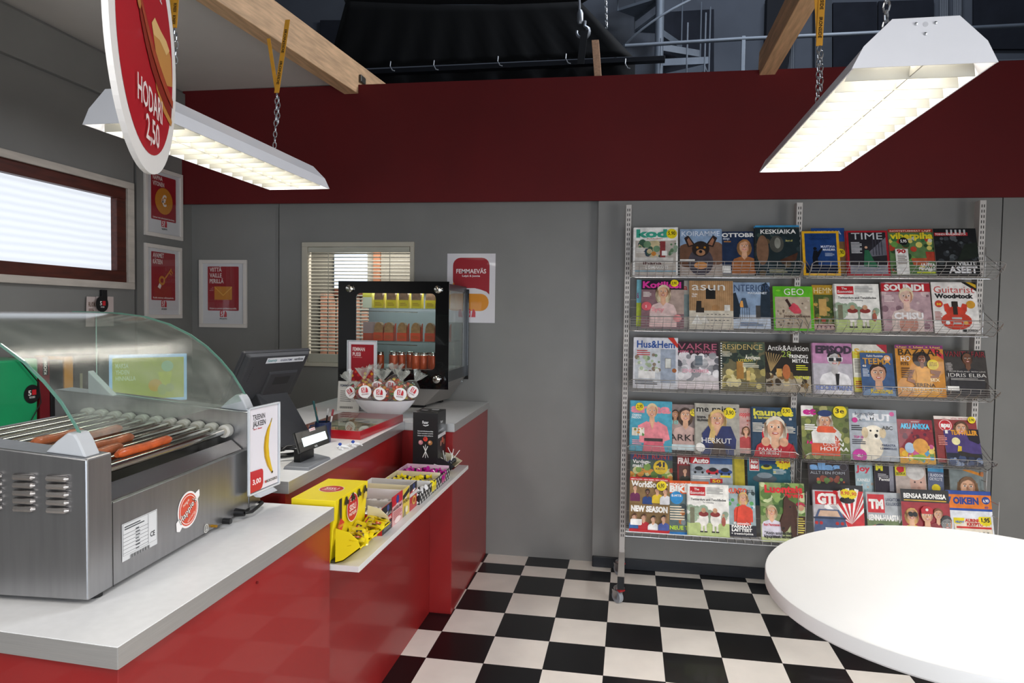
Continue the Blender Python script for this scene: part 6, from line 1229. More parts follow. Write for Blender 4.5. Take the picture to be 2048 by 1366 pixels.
def c_anna(a): a.R(0, 0, 1, 1, '#4aa0b8'); a.T('anna', .01, .77, .17, '#e08a98', w=.96, bold=.05); a.who(.52, .80, .13, SK, '#d8c49a', '#e88a94', long=0); a.P([(.18, .5), (.4, .6), (.52, .45), (.66, .6), (.88, .5), (.95, .25), (.8, .2), (.76, .38), (.76, .28), (.36, .28), (.34, .4), (.2, .3)], '#e88a94'); a.P([(.46, .6), (.58, .6), (.53, .42)], SK); a.P([(.34, .26), (.78, .26), (.78, .20), (.34, .20)], '#3a3434'); a.P([(.3, .0), (.84, .0), (.78, .2), (.34, .2)], '#d8687a'); disc(a, .22, .88, .1, '2,95'); a.T('JOHANNA', .03, .69, .045, '#e4eef0', w=.24); a.T('PARDON', .03, .64, .045, '#e4eef0', w=.22); a.R(.04, .3, .18, .46, '#d8d4c4'); a.R(.2, .3, .34, .46, '#e0dcd0'); blobs(a, ['#5a8a4a', '#c88a3a'], 8, .06, .32, .32, .44, .025, 15); a.L(.05, .2, .22, .018, 3, '#e8a0b0')
def c_38(a): a.R(0, 0, 1, 1, '#8a7a78'); a.who(.25, .78, .12, SK2, '#3a2822', '#b09a94'); a.who(.62, .76, .2, SK, '#3a2620', '#c8a8a0'); disc(a, .92, .82, .14, '5,90'); a.T('38', .05, .55, .09, '#7ac8c0', w=.3, bold=0); a.T('ARKI', .02, .2, .14, '#2a2224', w=.9, bold=0); a.R(0, 0, 1, .12, '#c8d8dc')
def c_menai(a): a.R(0, 0, 1, 1, '#a8a49a'); a.T('me naiset', .03, .84, .12, Bk, w=.9, bold=.02); a.who(.5, .70, .16, SK, HB, '#34406a'); a.P([(.15, .4), (.3, .56), (.45, .3), (.6, .56), (.8, .56), (.92, .3), (.9, .1), (.2, .1)], '#2c3464'); a.P([(.36, .0), (.7, .0), (.62, .3), (.44, .3)], '#4a3a34'); a.P([(.35, .5), (.3, .3), (.42, .2), (.46, .45)], HB); disc(a, .78, .82, .13, '3,90'); a.T('SIRPA', .05, .70, .04, '#26262a', w=.2); a.T('SELÄNNE', .05, .64, .04, '#26262a', w=.25); a.T('HERKUT', .15, .22, .10, Wt, w=.66, bold=.0); a.E(.12, .12, .1, Wt); a.L(.3, .18, .5, .014, 3, '#3c3634')
def c_ping(a): a.R(0, 0, 1, 1, '#c8a09a'); a.T('shopping', .0, .82, .1, '#d8303a', w=.95); blobs(a, ['#b8584a', '#d8b8ac', '#8a6a60'], 20, 0, .1, 1, .75, s=16); a.who(.55, .5, .18, SK, HBR, '#b84a4a')
def c_kaun(a): a.R(0, 0, 1, 1, '#24405a'); a.T('kauneus', .04, .83, .13, '#d8d04a', w=.9, bold=.04); a.T('& terveys', .05, .76, .06, '#d8d04a', w=.38, bold=.03); a.E(.52, .45, .3, '#c01c2c', ry=.3); a.who(.52, .58, .2, '#e0b090', '#ded4c2', '#b81c2c'); a.P([(.02, .0), (.1, .22), (.3, .34), (.5, .12), (.72, .34), (.92, .24), (1, .05), (1, 0)], '#b81c2c'); a.E(.3, .3, .1, '#d8a484', ry=.09); a.E(.7, .3, .1, '#d8a484', ry=.09); disc(a, .78, .92, .12, '5,90'); a.L(.04, .66, .24, .014, 7, '#e8e4d8'); a.T('9', .86, .74, .05, Wt); a.T('PÄÄKIPU', .14, .12, .055, Wt, w=.5, bold=0); a.T('KURIIN', .16, .04, .055, Wt, w=.42, bold=0); a.L(.74, .6, .22, .014, 5, '#e8e4d8')
def c_et(a): a.R(0, 0, 1, 1, '#6a7440'); blobs(a, ['#5a6a34', '#8a904c', '#4a5230', '#a8a468'], 44, s=17); a.R(0, .8, .26, 1, '#e8e4e0'); a.T('et', .04, .84, .12, '#c81c8a', w=.28, bold=.06); a.who(.5, .72, .13, SK, '#d8d4c8', '#d8583a'); a.E(.5, .86, .15, '#26386a', ry=.06); a.P([(.22, .3), (.2, .5), (.34, .6), (.68, .6), (.84, .48), (.8, .36), (.7, .46), (.7, .3)], '#e0ded8'); a.P([(.30, .54), (.36, .62), (.64, .62), (.74, .54), (.7, .5), (.34, .5)], '#dc5a34'); disc(a, .82, .90, .14, '3e'); a.T('ANNA', .42, .34, .07, '#f0f0ec', w=.42, bold=-.01); a.T('UNEN', .44, .25, .07, '#f0f0ec', w=.42, bold=-.01); a.T('HOITAA', .38, .16, .07, '#f0f0ec', w=.58, bold=-.01); a.L(.06, .62, .26, .02, 3, Wt); a.T('16', .1, .28, .05, '#d81c7a', w=.12)
def c_pup(a): a.R(0, 0, 1, 1, '#aeb4bc'); a.R(0, .75, 1, 1, '#9aa4b0'); a.T('KAMUT', .08, .79, .12, '#dcdee2', w=.82, bold=.06); a.T('lemmikit', .14, .88, .07, '#26262a', w=.4, bold=0); a.E(.45, .26, .24, '#e8ddc8', ry=.24); a.E(.5, .55, .2, '#efe6d2', ry=.14); a.E(.32, .54, .07, '#d8c4a0', ry=.11); a.E(.69, .54, .07, '#d8c4a0', ry=.1); a.E(.44, .58, .022, Bk); a.E(.58, .58, .022, Bk); a.E(.55, .49, .035, Bk); a.E(.56, .44, .07, '#f2ebdc', ry=.03); a.E(.55, .47, .03, '#1c1a1a'); a.E(.4, .06, .14, '#f0e8d6', ry=.06); a.T('ABC', .68, .61, .07, Bk, w=.22); a.T('PARASTA', .66, .28, .045, '#4a5470', w=.28); a.T('LEMMIKILLE', .62, .22, .04, '#4a5470', w=.34); a.T('TOP 20', .08, .42, .05, '#c8388a', w=.2); a.L(.04, .66, .22, .02, 3, '#3a3a40'); a.L(.04, .38, .28, .018, 3, '#4a4a54'); a.E(.18, .08, .15, '#c83aa0'); a.T('4U', .12, .05, .06, Wt, w=.12); a.E(.9, .92, .05, '#c8388a'); a.E(.12, .78, .06, '#c8388a')
def c_aku(a): a.R(0, 0, 1, 1, '#8a2434'); a.R(0, 0, 1, .3, '#d8a02c'); blobs(a, ['#7a1c2c', '#a83a3a', '#5a1c34'], 22, 0, .5, 1, .9, s=18); blobs(a, ['#e8b83a', '#d88a34', '#e8d06a', '#7aa05a', '#c85a8a', '#5aa0c8'], 34, .05, .05, .95, .42, .07, 19); a.E(.3, .35, .14, '#a8c0d8', ry=.12); a.E(.62, .4, .22, '#e0a04a', ry=.17); a.E(.55, .14, .2, '#8ab04a', ry=.07); a.T('AKU ANKKA', .08, .79, .11, '#5ac0e8', w=.84, bold=.06); a.L(.4, .94, .3, .01, 1, Wt)
def c_apu(a): a.R(0, 0, 1, 1, '#8a3434'); a.R(0, .93, 1, 1, '#e8dcd4'); a.T('VETELI ERIKOISVÄKI', .4, .94, .03, '#b03040', w=.5); a.E(.26, .80, .17, '#c8202c'); a.E(.26, .80, .15, '#e8e0dc'); a.E(.26, .80, .135, '#c8202c'); a.T('apu', .15, .76, .1, Wt, w=.22, bold=.06); a.who(.62, .74, .14, SK, HBR, '#6a3a3a'); disc(a, .88, .93, .09, '3,90'); a.L(.05, .55, .2, .018, 6, '#d88a80')
def c_tex(a): a.R(0, 0, 1, 1, '#4a3a78'); a.R(0, 0, 1, .34, '#182034'); a.E(.32, .66, .12, '#e8e0a8'); blobs(a, ['#3a4a70', '#8a9ab8', '#202c48', '#586a90'], 20, 0, .0, 1, .2, .08, 20); a.P([(.6, 1), (.7, .7), (.95, .6), (1, .65), (1, 1)], '#181424'); a.P([(.3, .42), (.9, .3), (.95, .24), (.4, .26)], '#2a2420'); a.P([(.32, .38), (.44, .40), (.46, .52), (.36, .54)], '#d8b82c'); a.T('TEX WILLER', .2, .84, .12, '#e8a02c', w=.76, bold=.05); a.R(.04, .86, .12, .96, Wt)
def c_aret(a): a.R(0, 0, 1, 1, '#4a5a50'); blobs(a, ['#5a7a3a', '#c88a3a', '#a84a2c', '#c8c088', '#7a9a4a'], 44, 0, .5, 1, .72, .06, 21); a.R(0, .86, 1, 1, '#3a4464'); a.T('ÅRET RUNT', .06, .88, .1, '#a83a3a', w=.9, bold=.02); a.T('Vardags-', .06, .79, .07, Wt, w=.42); a.T('mat!', .06, .71, .07, Wt, w=.25); a.E(.72, .72, .17, '#d8b82c'); a.T('41', .72, .73, .09, '#2a2a44', w=.2, al='c', bold=.05); a.T('KRYSS', .72, .67, .04, '#2a2a44', w=.22, al='c')
def c_frau(a): a.R(0, 0, 1, 1, '#8a2a2c'); a.T('FRAU', .04, .82, .12, '#f0e0dc', w=.9, bold=.05); a.R(.1, .45, .9, .78, '#5a3a34'); a.who(.5, .66, .14, SK, HBR, '#34342c', long=0)
def c_auto(a):
    a.R(0, 0, 1, 1, '#a8b0b8'); a.R(0, .84, .45, 1, '#b8242c'); a.T('Auto', .03, .86, .1, Wt, w=.4, bold=.05); a.R(.45, .84, 1, 1, '#3a5a8a')
    for x, y, c_ in ((.18, .70, '#8a929c'), (.52, .68, '#b8202c'), (.82, .68, '#2c4c8a')): a.E(x, y, .17, c_, ry=.06); a.E(x, y+.04, .1, '#20242a', ry=.045); a.E(x-.09, y-.045, .03, Bk); a.E(x+.09, y-.045, .03, Bk)
    a.R(.7, .56, .95, .6, Ye); a.L(.02, .56, .6, .02, 2, Wt); a.R(.45, .44, .75, .53, '#c0242c'); a.T('50', .5, .45, .06, Ye, w=.2)
def c_yel(a): a.R(0, 0, 1, 1, '#b8a82c'); a.R(.0, 0, .2, 1, '#8a8430'); a.T('SOMMER MAMMOR', .0, .3, .08, '#26241a', w=.6, rot=90)
def c_abild(a): a.R(0, 0, 1, 1, '#1c5a6a'); a.R(.05, .72, .28, 1, Wt); a.R(.06, .73, .27, 1, '#b8242c'); a.T('Auto', .08, .88, .07, Wt, w=.17, bold=.05); a.T('Bild', .08, .77, .08, Wt, w=.17, bold=.05); a.R(.28, .86, .7, 1, '#1a3a6a'); a.star(.85, .93, .2, Ye); a.T('5,90', .74, .9, .07, '#b8242c', w=.24, bold=.04); a.E(.45, .8, .13, '#c8c02c', ry=.045); a.E(.45, .83, .08, '#26282a', ry=.03); a.E(.4, .56, .28, '#4a545c', ry=.09); a.E(.4, .63, .18, '#7a8890', ry=.06); a.L(.6, .75, .3, .014, 4, '#c8d8dc'); a.T('VS', .6, .68, .04, Ye, w=.06)
def c_allas(a): a.R(0, 0, 1, 1, '#3a3438'); a.T('KRYSS', .2, .93, .06, '#7a3a44', w=.4); a.T('allas', .04, .78, .14, '#7aa8d8', w=.76, bold=.06); a.E(.88, .84, .1, '#5a5a64'); a.E(.88, .84, .085, '#3a3438'); a.T('ALLT I EN FORM', .05, .68, .06, '#b8bcc4', w=.85, bold=0); blobs(a, ['#6a8a4a', '#b85a3a', '#8a4a3a'], 20, .1, .5, .9, .62, .05, 22)
def c_jo(a): a.R(0, 0, 1, 1, '#a8c0c8'); a.T('Joy', .05, .82, .12, '#d8304a', w=.8, bold=.04); a.T('KANELI', .1, .6, .06, Wt, w=.7); blobs(a, ['#c8b0a0', '#8ab0b8', '#d8d0c8'], 12, 0, .4, 1, .56, s=23)
def c_m(a): a.R(0, 0, 1, 1, '#241c2a'); a.T('M', .05, .84, .12, '#d8d02c', w=.35, bold=.06); a.T('Pantti', .2, .62, .06, Wt, w=.5); a.L(.15, .75, .5, .016, 3, '#b8b4b8'); a.R(.7, .4, .9, 1, '#8a8a96')
def c_z(a): a.R(0, 0, 1, 1, '#b8a8a0'); a.R(0, .74, .35, 1, '#d8cc2c'); a.star(.18, .88, .14, '#c8242c', 5); a.T('SEISKA', .03, .76, .05, '#26261c', w=.3); a.E(.72, .6, .26, '#c8a090', ry=.28); a.E(.66, .82, .3, '#d0ccc8', ry=.16); a.E(.62, .62, .03, '#3a2c28'); a.E(.82, .62, .03, '#3a2c28'); a.E(.74, .5, .06, '#b88a7a', ry=.03)
def c_bla(a): a.R(0, 0, 1, 1, '#5a6480'); a.R(0, .84, 1, 1, '#4a9ac8'); a.T('1 BLADDON', .05, .74, .06, '#d8dce4', w=.9); a.T('OKYKOTE', .1, .66, .06, '#d8dce4', w=.8); a.star(.5, .5, .3, Ye)
def c_wom(a): a.R(0, 0, 1, 1, '#7a8484'); a.P([(.5, 1), (1, .9), (1, .84), (.4, .96)], '#d88a2c'); a.who(.52, .60, .24, SK, '#7a5a40', '#4a4444'); a.E(.96, .9, .07, '#a8683c')
def c_ws(a):
    a.R(0, 0, 1, 1, '#8a6c42'); a.R(0, .95, 1, 1, '#c82028'); a.T('NEW PLAYERS - NEW TEAMS - NEW FIXTURES', .03, .96, .022, Wt, w=.94); a.T('WorldSoccer', .04, .83, .11, Wt, w=.94, bold=.04)
    for x, y, t_, h_ in ((.14, .80, '#6a2450', HBR), (.46, .74, '#24407a', Bk), (.7, .78, '#d8b82c', Bk), (.9, .76, '#d8d8dc', HBK)): a.who(x, y, .055, SK if x != .46 else SK3, h_, t_, long=0)
    a.R(.0, .36, 1, .5, '#8a6c42'); a.T('NEW SEASON', .04, .375, .1, Wt, w=.93, bold=.06)
    for x, y, t_, h_ in ((.12, .26, '#3a6aa8', HBR), (.36, .26, '#b8242c', HBR), (.6, .24, '#ecebea', HBK), (.86, .26, '#4a5aa0', HBK)): a.who(x, y, .055, SK, h_, t_, long=0)
    disc(a, .8, .86, .12, '6,90'); a.R(.03, .12, .3, .22, Wt); a.R(0, 0, 1, .045, '#b81c24')
def c_mtb(a): a.R(0, 0, 1, 1, '#5a6a6a'); a.R(0, .76, 1, 1, '#dc5a1c'); a.T('mountain', .03, .91, .06, Wt, w=.62, bold=.04); a.T('BIKE', .03, .79, .11, Wt, w=.5, bold=.06); a.E(.2, .68, .16, '#2c8ac8'); a.T('E-MTB', .08, .7, .04, Wt, w=.24); blobs(a, ['#3a4448', '#7a8488', '#26282c', '#a8622c'], 26, .3, .15, 1, .7, .08, 24); a.L(.03, .5, .36, .022, 6, '#ecdcc0', 2.1); a.T('NEUE TRAILS', .02, .09, .07, '#b8d82c', w=.8, bold=.03); a.R(0, 0, 1, .045, '#2c7ac0')
def c_kunto(a): a.R(0, 0, 1, 1, '#9aacb0'); blobs(a, ['#4a8a9a', '#3a4a4a', '#c8d4d4', '#5aa05a'], 22, 0, .45, 1, .9, s=25); a.T('KUNTO', -.0, .84, .1, '#e0502c', w=.7, bold=.04); a.T('PLUS', .68, .86, .06, '#26262a', w=.26); a.who(.55, .76, .15, SK, HB, '#dc4a34'); a.P([(.3, .3), (.34, .55), (.5, .62), (.62, .62), (.82, .52), (.8, .3)], '#dc4a34'); a.R(0, 0, 1, .22, '#26242c'); a.P([(.3, .22), (.8, .22), (.8, .32), (.3, .32)], '#d8442c'); a.T('Kuntosalin', .2, .235, .045, Wt, w=.55); a.T('PARHAAT', .1, .17, .055, Wt, w=.74, bold=.05); a.T('LAITTEET', .1, .10, .055, Wt, w=.74, bold=.05); a.T('+ treeniohjelma', .08, .04, .04, Wt, w=.8)
def c_luon(a): a.R(0, 0, 1, 1, '#8a9a64'); blobs(a, ['#5a7a3a', '#8aa45a', '#3a5a2c', '#c8d0a0'], 50, 0, .4, 1, 1, .09, 26); a.R(0, 0, 1, .3, '#c0c890'); a.T('Luontais', .1, .84, .12, '#d82c34', w=.86, bold=.05); a.T('terveys', .55, .76, .08, '#d82c34', w=.42, bold=.05); a.who(.24, .52, .1, SK, '#c8b894', '#d8d4e0'); a.P([(.44, .2), (.42, .34), (.5, .5), (.52, .72), (.6, .8), (.64, .72), (.78, .66), (.86, .4), (.8, .1), (.66, .1), (.66, .3), (.58, .2), (.5, .16)], '#4a2c20'); a.E(.66, .6, .02, Bk); a.E(.49, .24, .03, '#241814'); a.R(.78, 0, 1, .44, '#4a3420'); a.E(.9, .64, .09, '#b8304a', ry=.04); a.E(.9, .59, .07, '#c89878', ry=.05); a.L(.8, .4, .17, .016, 7, '#e0d060', 2.4); a.T('"Aistin asiakkaiden', .06, .13, .05, '#1c1c1c', w=.62); a.T('kipupisteet kehossani"', .06, .07, .05, '#1c1c1c', w=.74); a.T('Suri Tamminen', .06, .27, .035, '#c83a4a', w=.36)
def c_gti(a):
    a.R(0, 0, 1, 1, '#b8b4b8'); a.R(0, .9, 1, 1, '#1c1a1e'); a.P([(.4, .9), (1, .9), (1, 0), (.8, .0)], '#c8242c')
    for k in range(8):
        q = math.radians(20+k*18); a.P([(.75, .35), (.75+.6*math.cos(q), .35+.6*math.sin(q)), (.75+.6*math.cos(q+.14), .35+.6*math.sin(q+.14))], '#eceae8'); a.k -= .0002
    a.k += .0003; a.E(.68, .75, .15, '#1e1c20', ry=.06); a.R(.04, .66, .5, .88, '#c8242c'); a.T('GTi', .08, .68, .16, Wt, w=.38, bold=.06); a.T('MAGAZINE', .28, .64, .04, Wt, w=.22)
    a.P([(.0, .2), (.02, .44), (.1, .58), (.5, .58), (.62, .44), (.66, .2), (.6, .06), (.04, .06)], '#4a5a7c'); a.P([(.08, .46), (.13, .56), (.47, .56), (.53, .46)], '#c8a890'); a.R(.0, .42, .64, .45, '#2c3850'); [a.E(x, .35, .035, '#b02c2c') for x in (.05, .14, .46, .56)]; a.R(.22, .22, .44, .28, '#d8dadc'); a.R(.02, .08, .62, .16, '#26303c')
def c_tm(a): a.R(0, 0, 1, 1, '#a8acb0'); a.R(.04, .62, .5, .96, '#c8202c'); a.T('TM', .07, .70, .16, Wt, w=.4, bold=.06); a.T('LANGATTOMAT', .54, .84, .06, '#34405a', w=.44); a.T('KUULOKKEET', .54, .76, .06, '#34405a', w=.42); a.R(0, .1, 1, .5, '#6a7a50'); a.T('SENNA-HAASTAJA', .04, .48, .1, Wt, w=.95, bold=.05); a.E(.3, .3, .28, '#c8343a', ry=.1); a.E(.75, .3, .25, '#b0b4b8', ry=.1); a.E(.35, .36, .15, '#26282c', ry=.06)
def c_ben(a): a.R(0, 0, 1, 1, '#9a2630'); a.R(0, .78, 1, 1, '#1a1a1c'); a.T('BENSAA SUONISSA', .06, .85, .08, Wt, w=.88, bold=.04); a.R(.06, .80, .94, .82, '#c8a02c'); a.who(.2, .55, .11, SK, '#c89a5a', '#c8b02c'); a.who(.74, .58, .09, SK, '#7a4a2c', '#8a2a30', long=0); a.who(.9, .42, .12, '#8a8a8a', '#3a3a3c', '#5a5a5e', long=0); a.who(.5, .55, .12, SK, '#4a3a30', '#e4e2e4', long=0, fringe=0); a.P([(.38, .58), (.38, .66), (.44, .71), (.56, .71), (.62, .66), (.62, .58)], '#b8202c'); a.E(.5, .65, .03, Wt); a.E(.16, .56, .05, Bk); a.E(.25, .56, .05, Bk)
def c_7(a): a.R(0, 0, 1, 1, '#e0e2e8'); a.R(0, .94, 1, 1, '#2c4c9a'); a.R(0, .7, 1, .94, '#e07a24'); a.T('7 OIKEIN', .02, .78, .11, '#24408a', w=.7, bold=.06); a.E(.88, .85, .09, '#24408a'); a.T('6,90', .82, .82, .05, Wt, w=.12); a.R(0, .66, 1, .70, '#2c4c9a'); a.T('60', .84, .71, .04, '#24408a', w=.08)
def c_aur(a):
    a.R(0, 0, 1, 1, '#e8dcc8'); a.R(0, .9, 1, 1, '#d8a02c'); a.E(.1, .85, .2, Ye); a.R(.3, .84, .9, .92, '#c8302c'); a.T('HELPOT', .04, .70, .05, '#2c6ab8', w=.24, bold=.05); a.T('AURINKO', .3, .73, .08, '#c8302c', w=.5, bold=.05); a.T('KRYPTO', .34, .63, .08, '#c8302c', w=.44, bold=.05); a.star(.85, .8, .2, Ye); a.T('1,95', .74, .74, .1, Bk, w=.22, bold=.05); a.R(.05, .56, .98, .61, '#c8302c')
    for i in range(5):
        for j in range(5): a.R(.4+i*.11, .08+j*.09, .45+i*.11, .12+j*.09, '#6a6a5c'); a.k -= .00024
    a.k += .0003; a.E(.2, .3, .06, '#8a8a80', ry=.16)
pages = M('#cfcac4', .7, 0, .1, 60, name='paper_pages')
GLS = 'glossy magazine'
def mag(row, tl, bl, br, draw, label, layer=0, spare=1, yb=None, tk=.006):
    Y0, Y1 = {1: (-.322, -.232), 2: (-.322, -.232), 3: (-.322, -.232), 4: (-.322, -.232), 5: (-.33, -.255), 6: (-.482, -.40)}[row]
    off = layer*.012; Y0 += off; Y1 += off
    BL = on_y(bl[0], bl[1], Y0); BR = on_y(br[0], br[1], Y0); TL = on_y(tl[0], tl[1], Y1)
    if row < 5:                                        # all magazines of a row stand on the same basket floor
        zf = rowz[row-1][1]+.014+off*.5; dz = zf-BL.z; BL.z = zf; BR.z = zf; TL.z += dz*.3
    ex = (BR-BL); ex.z *= .5; w_ = ex.length; ex.normalize(); up = TL-BL; h_ = up.length; ey = (up-ex*up.dot(ex)).normalized(); n = ex.cross(ey)
    R = Matrix((ex, ey, n)).transposed().to_4x4(); R.translation = BL
    t = bpy.data.objects.new('magazine', None); COL.objects.link(t); t.empty_display_size = .05; t.matrix_world = R; W[t] = R
    t['label'] = label; t['category'] = 'magazine'; t['group'] = ['', 'magazines in the top basket row', 'magazines in the second basket row', 'magazines in the third basket row', 'magazines in the fourth basket row', 'magazines at the back of the deep bottom basket', 'magazines at the front of the deep bottom basket'][row]
    mb = MB(); mb.T = R; mb.box((.0006, .0006, -tk), (w_-.0006, h_-.0006, -.0004), pages); mb.build('pages', t)
    mb = MB(); mb.T = None
    c0 = MB(); c0.T = None
    a = Art(c0, BL, ex, ey, w_, h_, mf=PM, lift=.0003); draw(a)
    c0.build('cover', t)
    for s_ in range(spare):
        Rs = Matrix.Translation(BL+V((random.choice((-1, 1))*random.uniform(.002, .007), 0, random.uniform(-.001, .004)))-n*(tk+.0035)*(s_+1)) @ R.to_3x3().to_4x4()
        o = dup(t, mat=Rs, label=['spare copy behind the ', 'second spare behind the '][s_]+' '.join(label.split(', ')[0].split()[:10]))
    return t
random.seed(21)
# row 1
mag(1, (1271, 455.5), (1266, 550), (1355.5, 551.6), c_kodi, 'white home magazine with green lettering, plants and a cushion, top row', 0)
mag(1, (1359.7, 458.5), (1359.7, 550), (1443.7, 550), c_dog, 'blue magazine with a dark long-haired dog portrait', 0)
mag(1, (1440, 464), (1441, 551), (1515, 551), c_otto, 'navy magazine with a woman in a brown sweater', 1)
mag(1, (1507, 452), (1512, 553), (1602, 552), c_keski, 'dark magazine with a knight in armour', 0)
mag(1, (1603, 461.5), (1607.5, 547), (1682.5, 546), c_natg, 'yellow bordered magazine with a blue night scene and raised arm statue', 0)
mag(1, (1622, 457), (1626, 549), (1694, 549), c_blue, 'blue magazine with a yellow price dot, half behind the yellow bordered one', 2, 0)
mag(1, (1687, 461.5), (1697.5, 550), (1781.5, 551), c_time, 'red bordered magazine with a seated person in a green dress', 0)
mag(1, (1765, 459), (1783, 548), (1876, 547), c_viher, 'garden magazine with yellow lettering and potted plants', 1)
mag(1, (1857, 457.6), (1874.5, 551.5), (1961.5, 554), c_sota, 'black and grey war magazine with big white lettering, rightmost in the top row', 0)
# row 2
mag(2, (1272, 561), (1272, 657), (1300, 657), c_lblue, 'light blue magazine peeking out at the left end of the second row', 2, 0)
mag(2, (1281.6, 560.5), (1281.6, 658), (1366.5, 660), c_koti, 'magazine with pink lettering and a blonde person in white', 0)
mag(2, (1366, 563), (1366, 659), (1400, 660), c_ared, 'grey magazine mostly hidden, with a red letter a showing', 2, 0)
mag(2, (1380, 562), (1378.5, 659.6), (1467, 660), c_asun, 'tan interior magazine with slatted wall and black chair', 0)
mag(2, (1465, 565.7), (1465, 660.5), (1542, 662), c_inter, 'snowy blue magazine with a lit cabin', 1)
mag(2, (1542, 573.5), (1548, 664), (1629, 664), c_geo, 'green framed magazine with a figure in a red dress', 0)
mag(2, (1618.6, 571), (1627.6, 661), (1690, 662), c_hem, 'mustard yellow garden magazine, partly covered, with flowers', 2)
mag(2, (1666, 568), (1673.5, 664), (1763.5, 663), c_econ, 'white red-logo magazine with two round figures in the second row', 0, 2)
mag(2, (1756.6, 564.4), (1768, 664), (1867, 664), c_soundi, 'pink music magazine with a red title bar and pale singer', 1)
mag(2, (1852, 564.4), (1870, 665.5), (1961.5, 667), c_guit, 'white guitar magazine with a red electric guitar', 0)
# row 3
mag(3, (1269, 675), (1265.4, 777), (1354.6, 779), c_hus, 'pale home magazine with blue script lettering and a red corner', 0)
mag(3, (1355.5, 683.6), (1354, 779.7), (1437, 781), c_vak, 'grey home magazine with dark top and pink lettering', 1)
mag(3, (1437, 683.6), (1441.6, 784), (1531.6, 783), c_resi, 'green and gold magazine with a garden house at dusk', 0)
mag(3, (1530, 683), (1533, 778), (1623, 780), c_anti, 'dark antiques magazine with copper jug and yellow lettering', 1)
mag(3, (1619.5, 685.6), (1628.5, 787), (1708, 789), c_epi, 'grey and violet film magazine with a person in white sunglasses', 0)
mag(3, (1697.5, 689.5), (1709.5, 787), (1780, 787), c_seu, 'yellow magazine mostly hidden, with a red corner flash', 3, 1)
mag(3, (1715.5, 704.5), (1726, 788.5), (1792, 788.5), c_teema, 'small blue magazine with a smiling dark-haired face', 0)
mag(3, (1781.5, 690), (1796.5, 795), (1894, 794), c_baz, 'golden fashion magazine with a person in a gold gown', 0)
mag(3, (1879, 700), (1895.5, 795), (1981, 797), c_van, 'dark brown magazine with a person in black at the right end of the third row', 1)
# row 4
mag(4, (1259.6, 803), (1259.6, 907.8), (1343.6, 911), c_anna, 'turquoise magazine with a blonde person in a pink blouse', 0)
mag(4, (1336, 811), (1336, 910), (1392, 911), c_38, 'brownish magazine with two dark-haired faces, half covered', 2, 0)
mag(4, (1390.4, 808), (1390.4, 911.7), (1480, 914), c_menai, 'grey magazine with a long-haired blonde in a dark blue top', 0)
mag(4, (1474, 818), (1474, 913), (1508, 914), c_ping, 'pale red magazine mostly hidden between two portrait covers', 2, 0)
mag(4, (1498.4, 814), (1505, 915), (1595.5, 916.7), c_kaun, 'dark teal magazine with a smiling face in a red hood', 0)
mag(4, (1601.6, 811), (1605, 916.7), (1700.4, 920), c_et, 'green magazine with a person in a blue cap and striped sweater', 0)
mag(4, (1695, 819.5), (1702, 925), (1799, 930), c_pup, 'grey pet magazine with a cream puppy', 1)
mag(4, (1791, 839), (1801, 930), (1871.7, 934), c_aku, 'small red and orange comic magazine with blue lettering', 0)
mag(4, (1858.5, 832.7), (1876, 928), (1962, 932), c_apu, 'dark red magazine with a round red logo, behind the purple comic', 2)
mag(4, (1885, 857), (1896.4, 931.5), (1968, 933), c_tex, 'purple comic magazine with a full moon night scene', 0)
# row 5
mag(5, (1268, 905), (1260, 1005), (1345, 1008), c_aret, 'food magazine with a round yellow number badge, back of the bottom basket', 0)
mag(5, (1358, 910), (1355, 1005), (1386, 1006), c_frau, 'narrow view of a red magazine in the back of the bottom basket', 2, 0)
mag(5, (1386, 912), (1384, 1006), (1467, 1008), c_auto, 'car magazine with three cars and a red title box', 0)
mag(5, (1467, 912), (1467, 1006), (1492, 1006), c_yel, 'yellow magazine with sideways lettering, mostly hidden', 2, 1)
mag(5, (1500, 915), (1497, 1010), (1584, 1012), c_abild, 'teal car magazine with a yellow star badge', 0)
mag(5, (1616, 918), (1620, 1010), (1702, 1012), c_allas, 'dark magazine with light blue lettering in the back of the bottom basket', 0)
mag(5, (1710, 925), (1714, 1018), (1750, 1020), c_jo, 'pale blue magazine with red lettering, mostly covered', 2, 0)
mag(5, (1748, 925), (1752, 1018), (1794, 1022), c_m, 'dark violet magazine with a yellow letter M', 0)
mag(5, (1792, 926), (1796, 1024), (1858, 1026), c_z, 'magazine with a yellow star logo and an elderly face', 0)
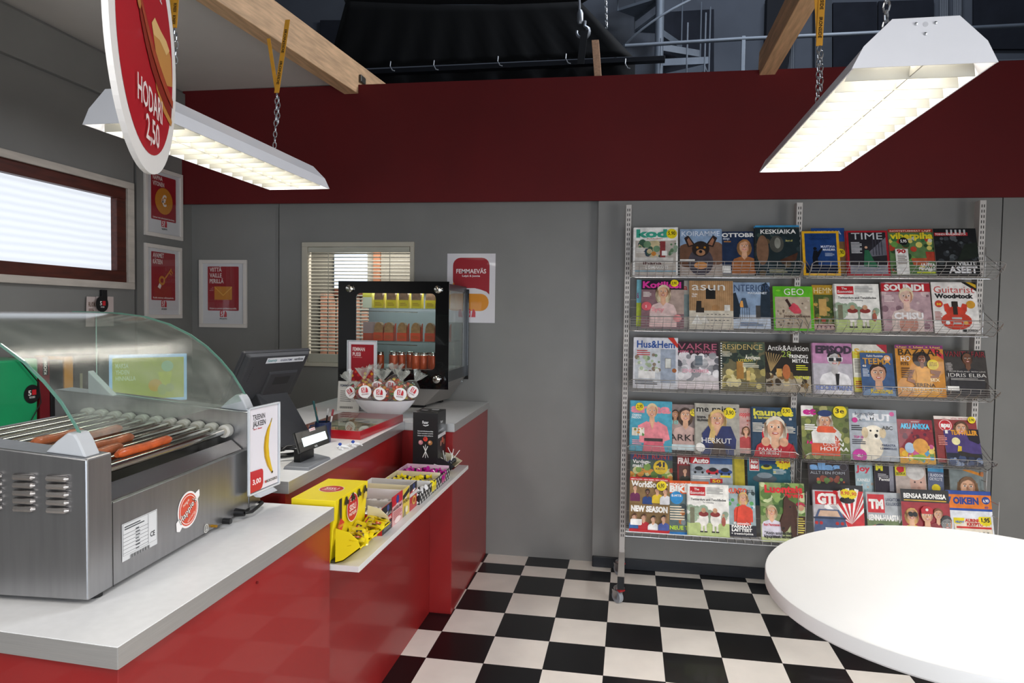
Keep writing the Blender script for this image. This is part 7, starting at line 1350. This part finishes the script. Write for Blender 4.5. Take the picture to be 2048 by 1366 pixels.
mag(5, (1852, 927), (1858, 1024), (1890, 1028), c_bla, 'blue grey magazine with a yellow starburst, mostly hidden', 2, 0)
mag(5, (1897, 935), (1904, 1028), (1972, 1034), c_wom, 'magazine with a brown-haired face and an orange banner', 0)
# row 6
mag(6, (1262, 954.5), (1258, 1061.6), (1337, 1066.5), c_ws, 'brown football magazine with eight players and a big white headline', 0)
mag(6, (1339.7, 961), (1338, 1068), (1420, 1070), c_mtb, 'orange topped mountain bike magazine, partly covered', 2)
mag(6, (1378, 967.7), (1376.5, 1071.4), (1459.5, 1074.7), c_econ, 'white red-logo magazine with two round figures in the front bottom row', 0, 2)
mag(6, (1457, 970), (1458, 1072), (1513, 1074), c_kunto, 'fitness magazine with a blonde in a red tank top', 1)
mag(6, (1516.5, 965), (1524, 1083), (1613.6, 1085), c_luon, 'green magazine with a brown horse and red lettering', 0)
mag(6, (1624.7, 967.7), (1630, 1087), (1732, 1091), c_gti, 'car tuning magazine with a grey car and red sun rays', 0)
mag(6, (1731.7, 983.5), (1738, 1092), (1812, 1095), c_tm, 'technology magazine with a red square logo and sports cars', 2, 0)
mag(6, (1799, 977.6), (1808, 1092), (1906, 1097), c_ben, 'black and red racing magazine with a person in a red cap', 0)
mag(6, (1892, 981), (1900, 1096), (1992, 1100), c_7, 'orange and blue puzzle magazine at the right end of the front bottom row', 2, 1)
mag(6, (1909.5, 1022), (1916, 1100), (1992, 1103), c_aur, 'small puzzle booklet with a sun and a yellow price star', 0, 0)
# loose price stars on the tuning magazine
for x, y, lab in ((1690, 987, 'red on yellow price star left, above the tuning magazine'), (1704, 989, 'red on yellow price star right, half behind the other star')):
    c = on_y(x, y, -.488 if x == 1690 else -.480); mb = MB(); a = Art(mb, c-V((.033, 0, .033)), (1, 0, 0), (0, 0, 1), .066, .066, lift=0); a.star(.5, .5, .45, Ye); a.T('8,90', .14, .4, .3, '#c8202c', w=.72)
    mb.build('price_star', label=lab, cat='price tag').modifiers.new('s', 'SOLIDIFY').thickness = .0006
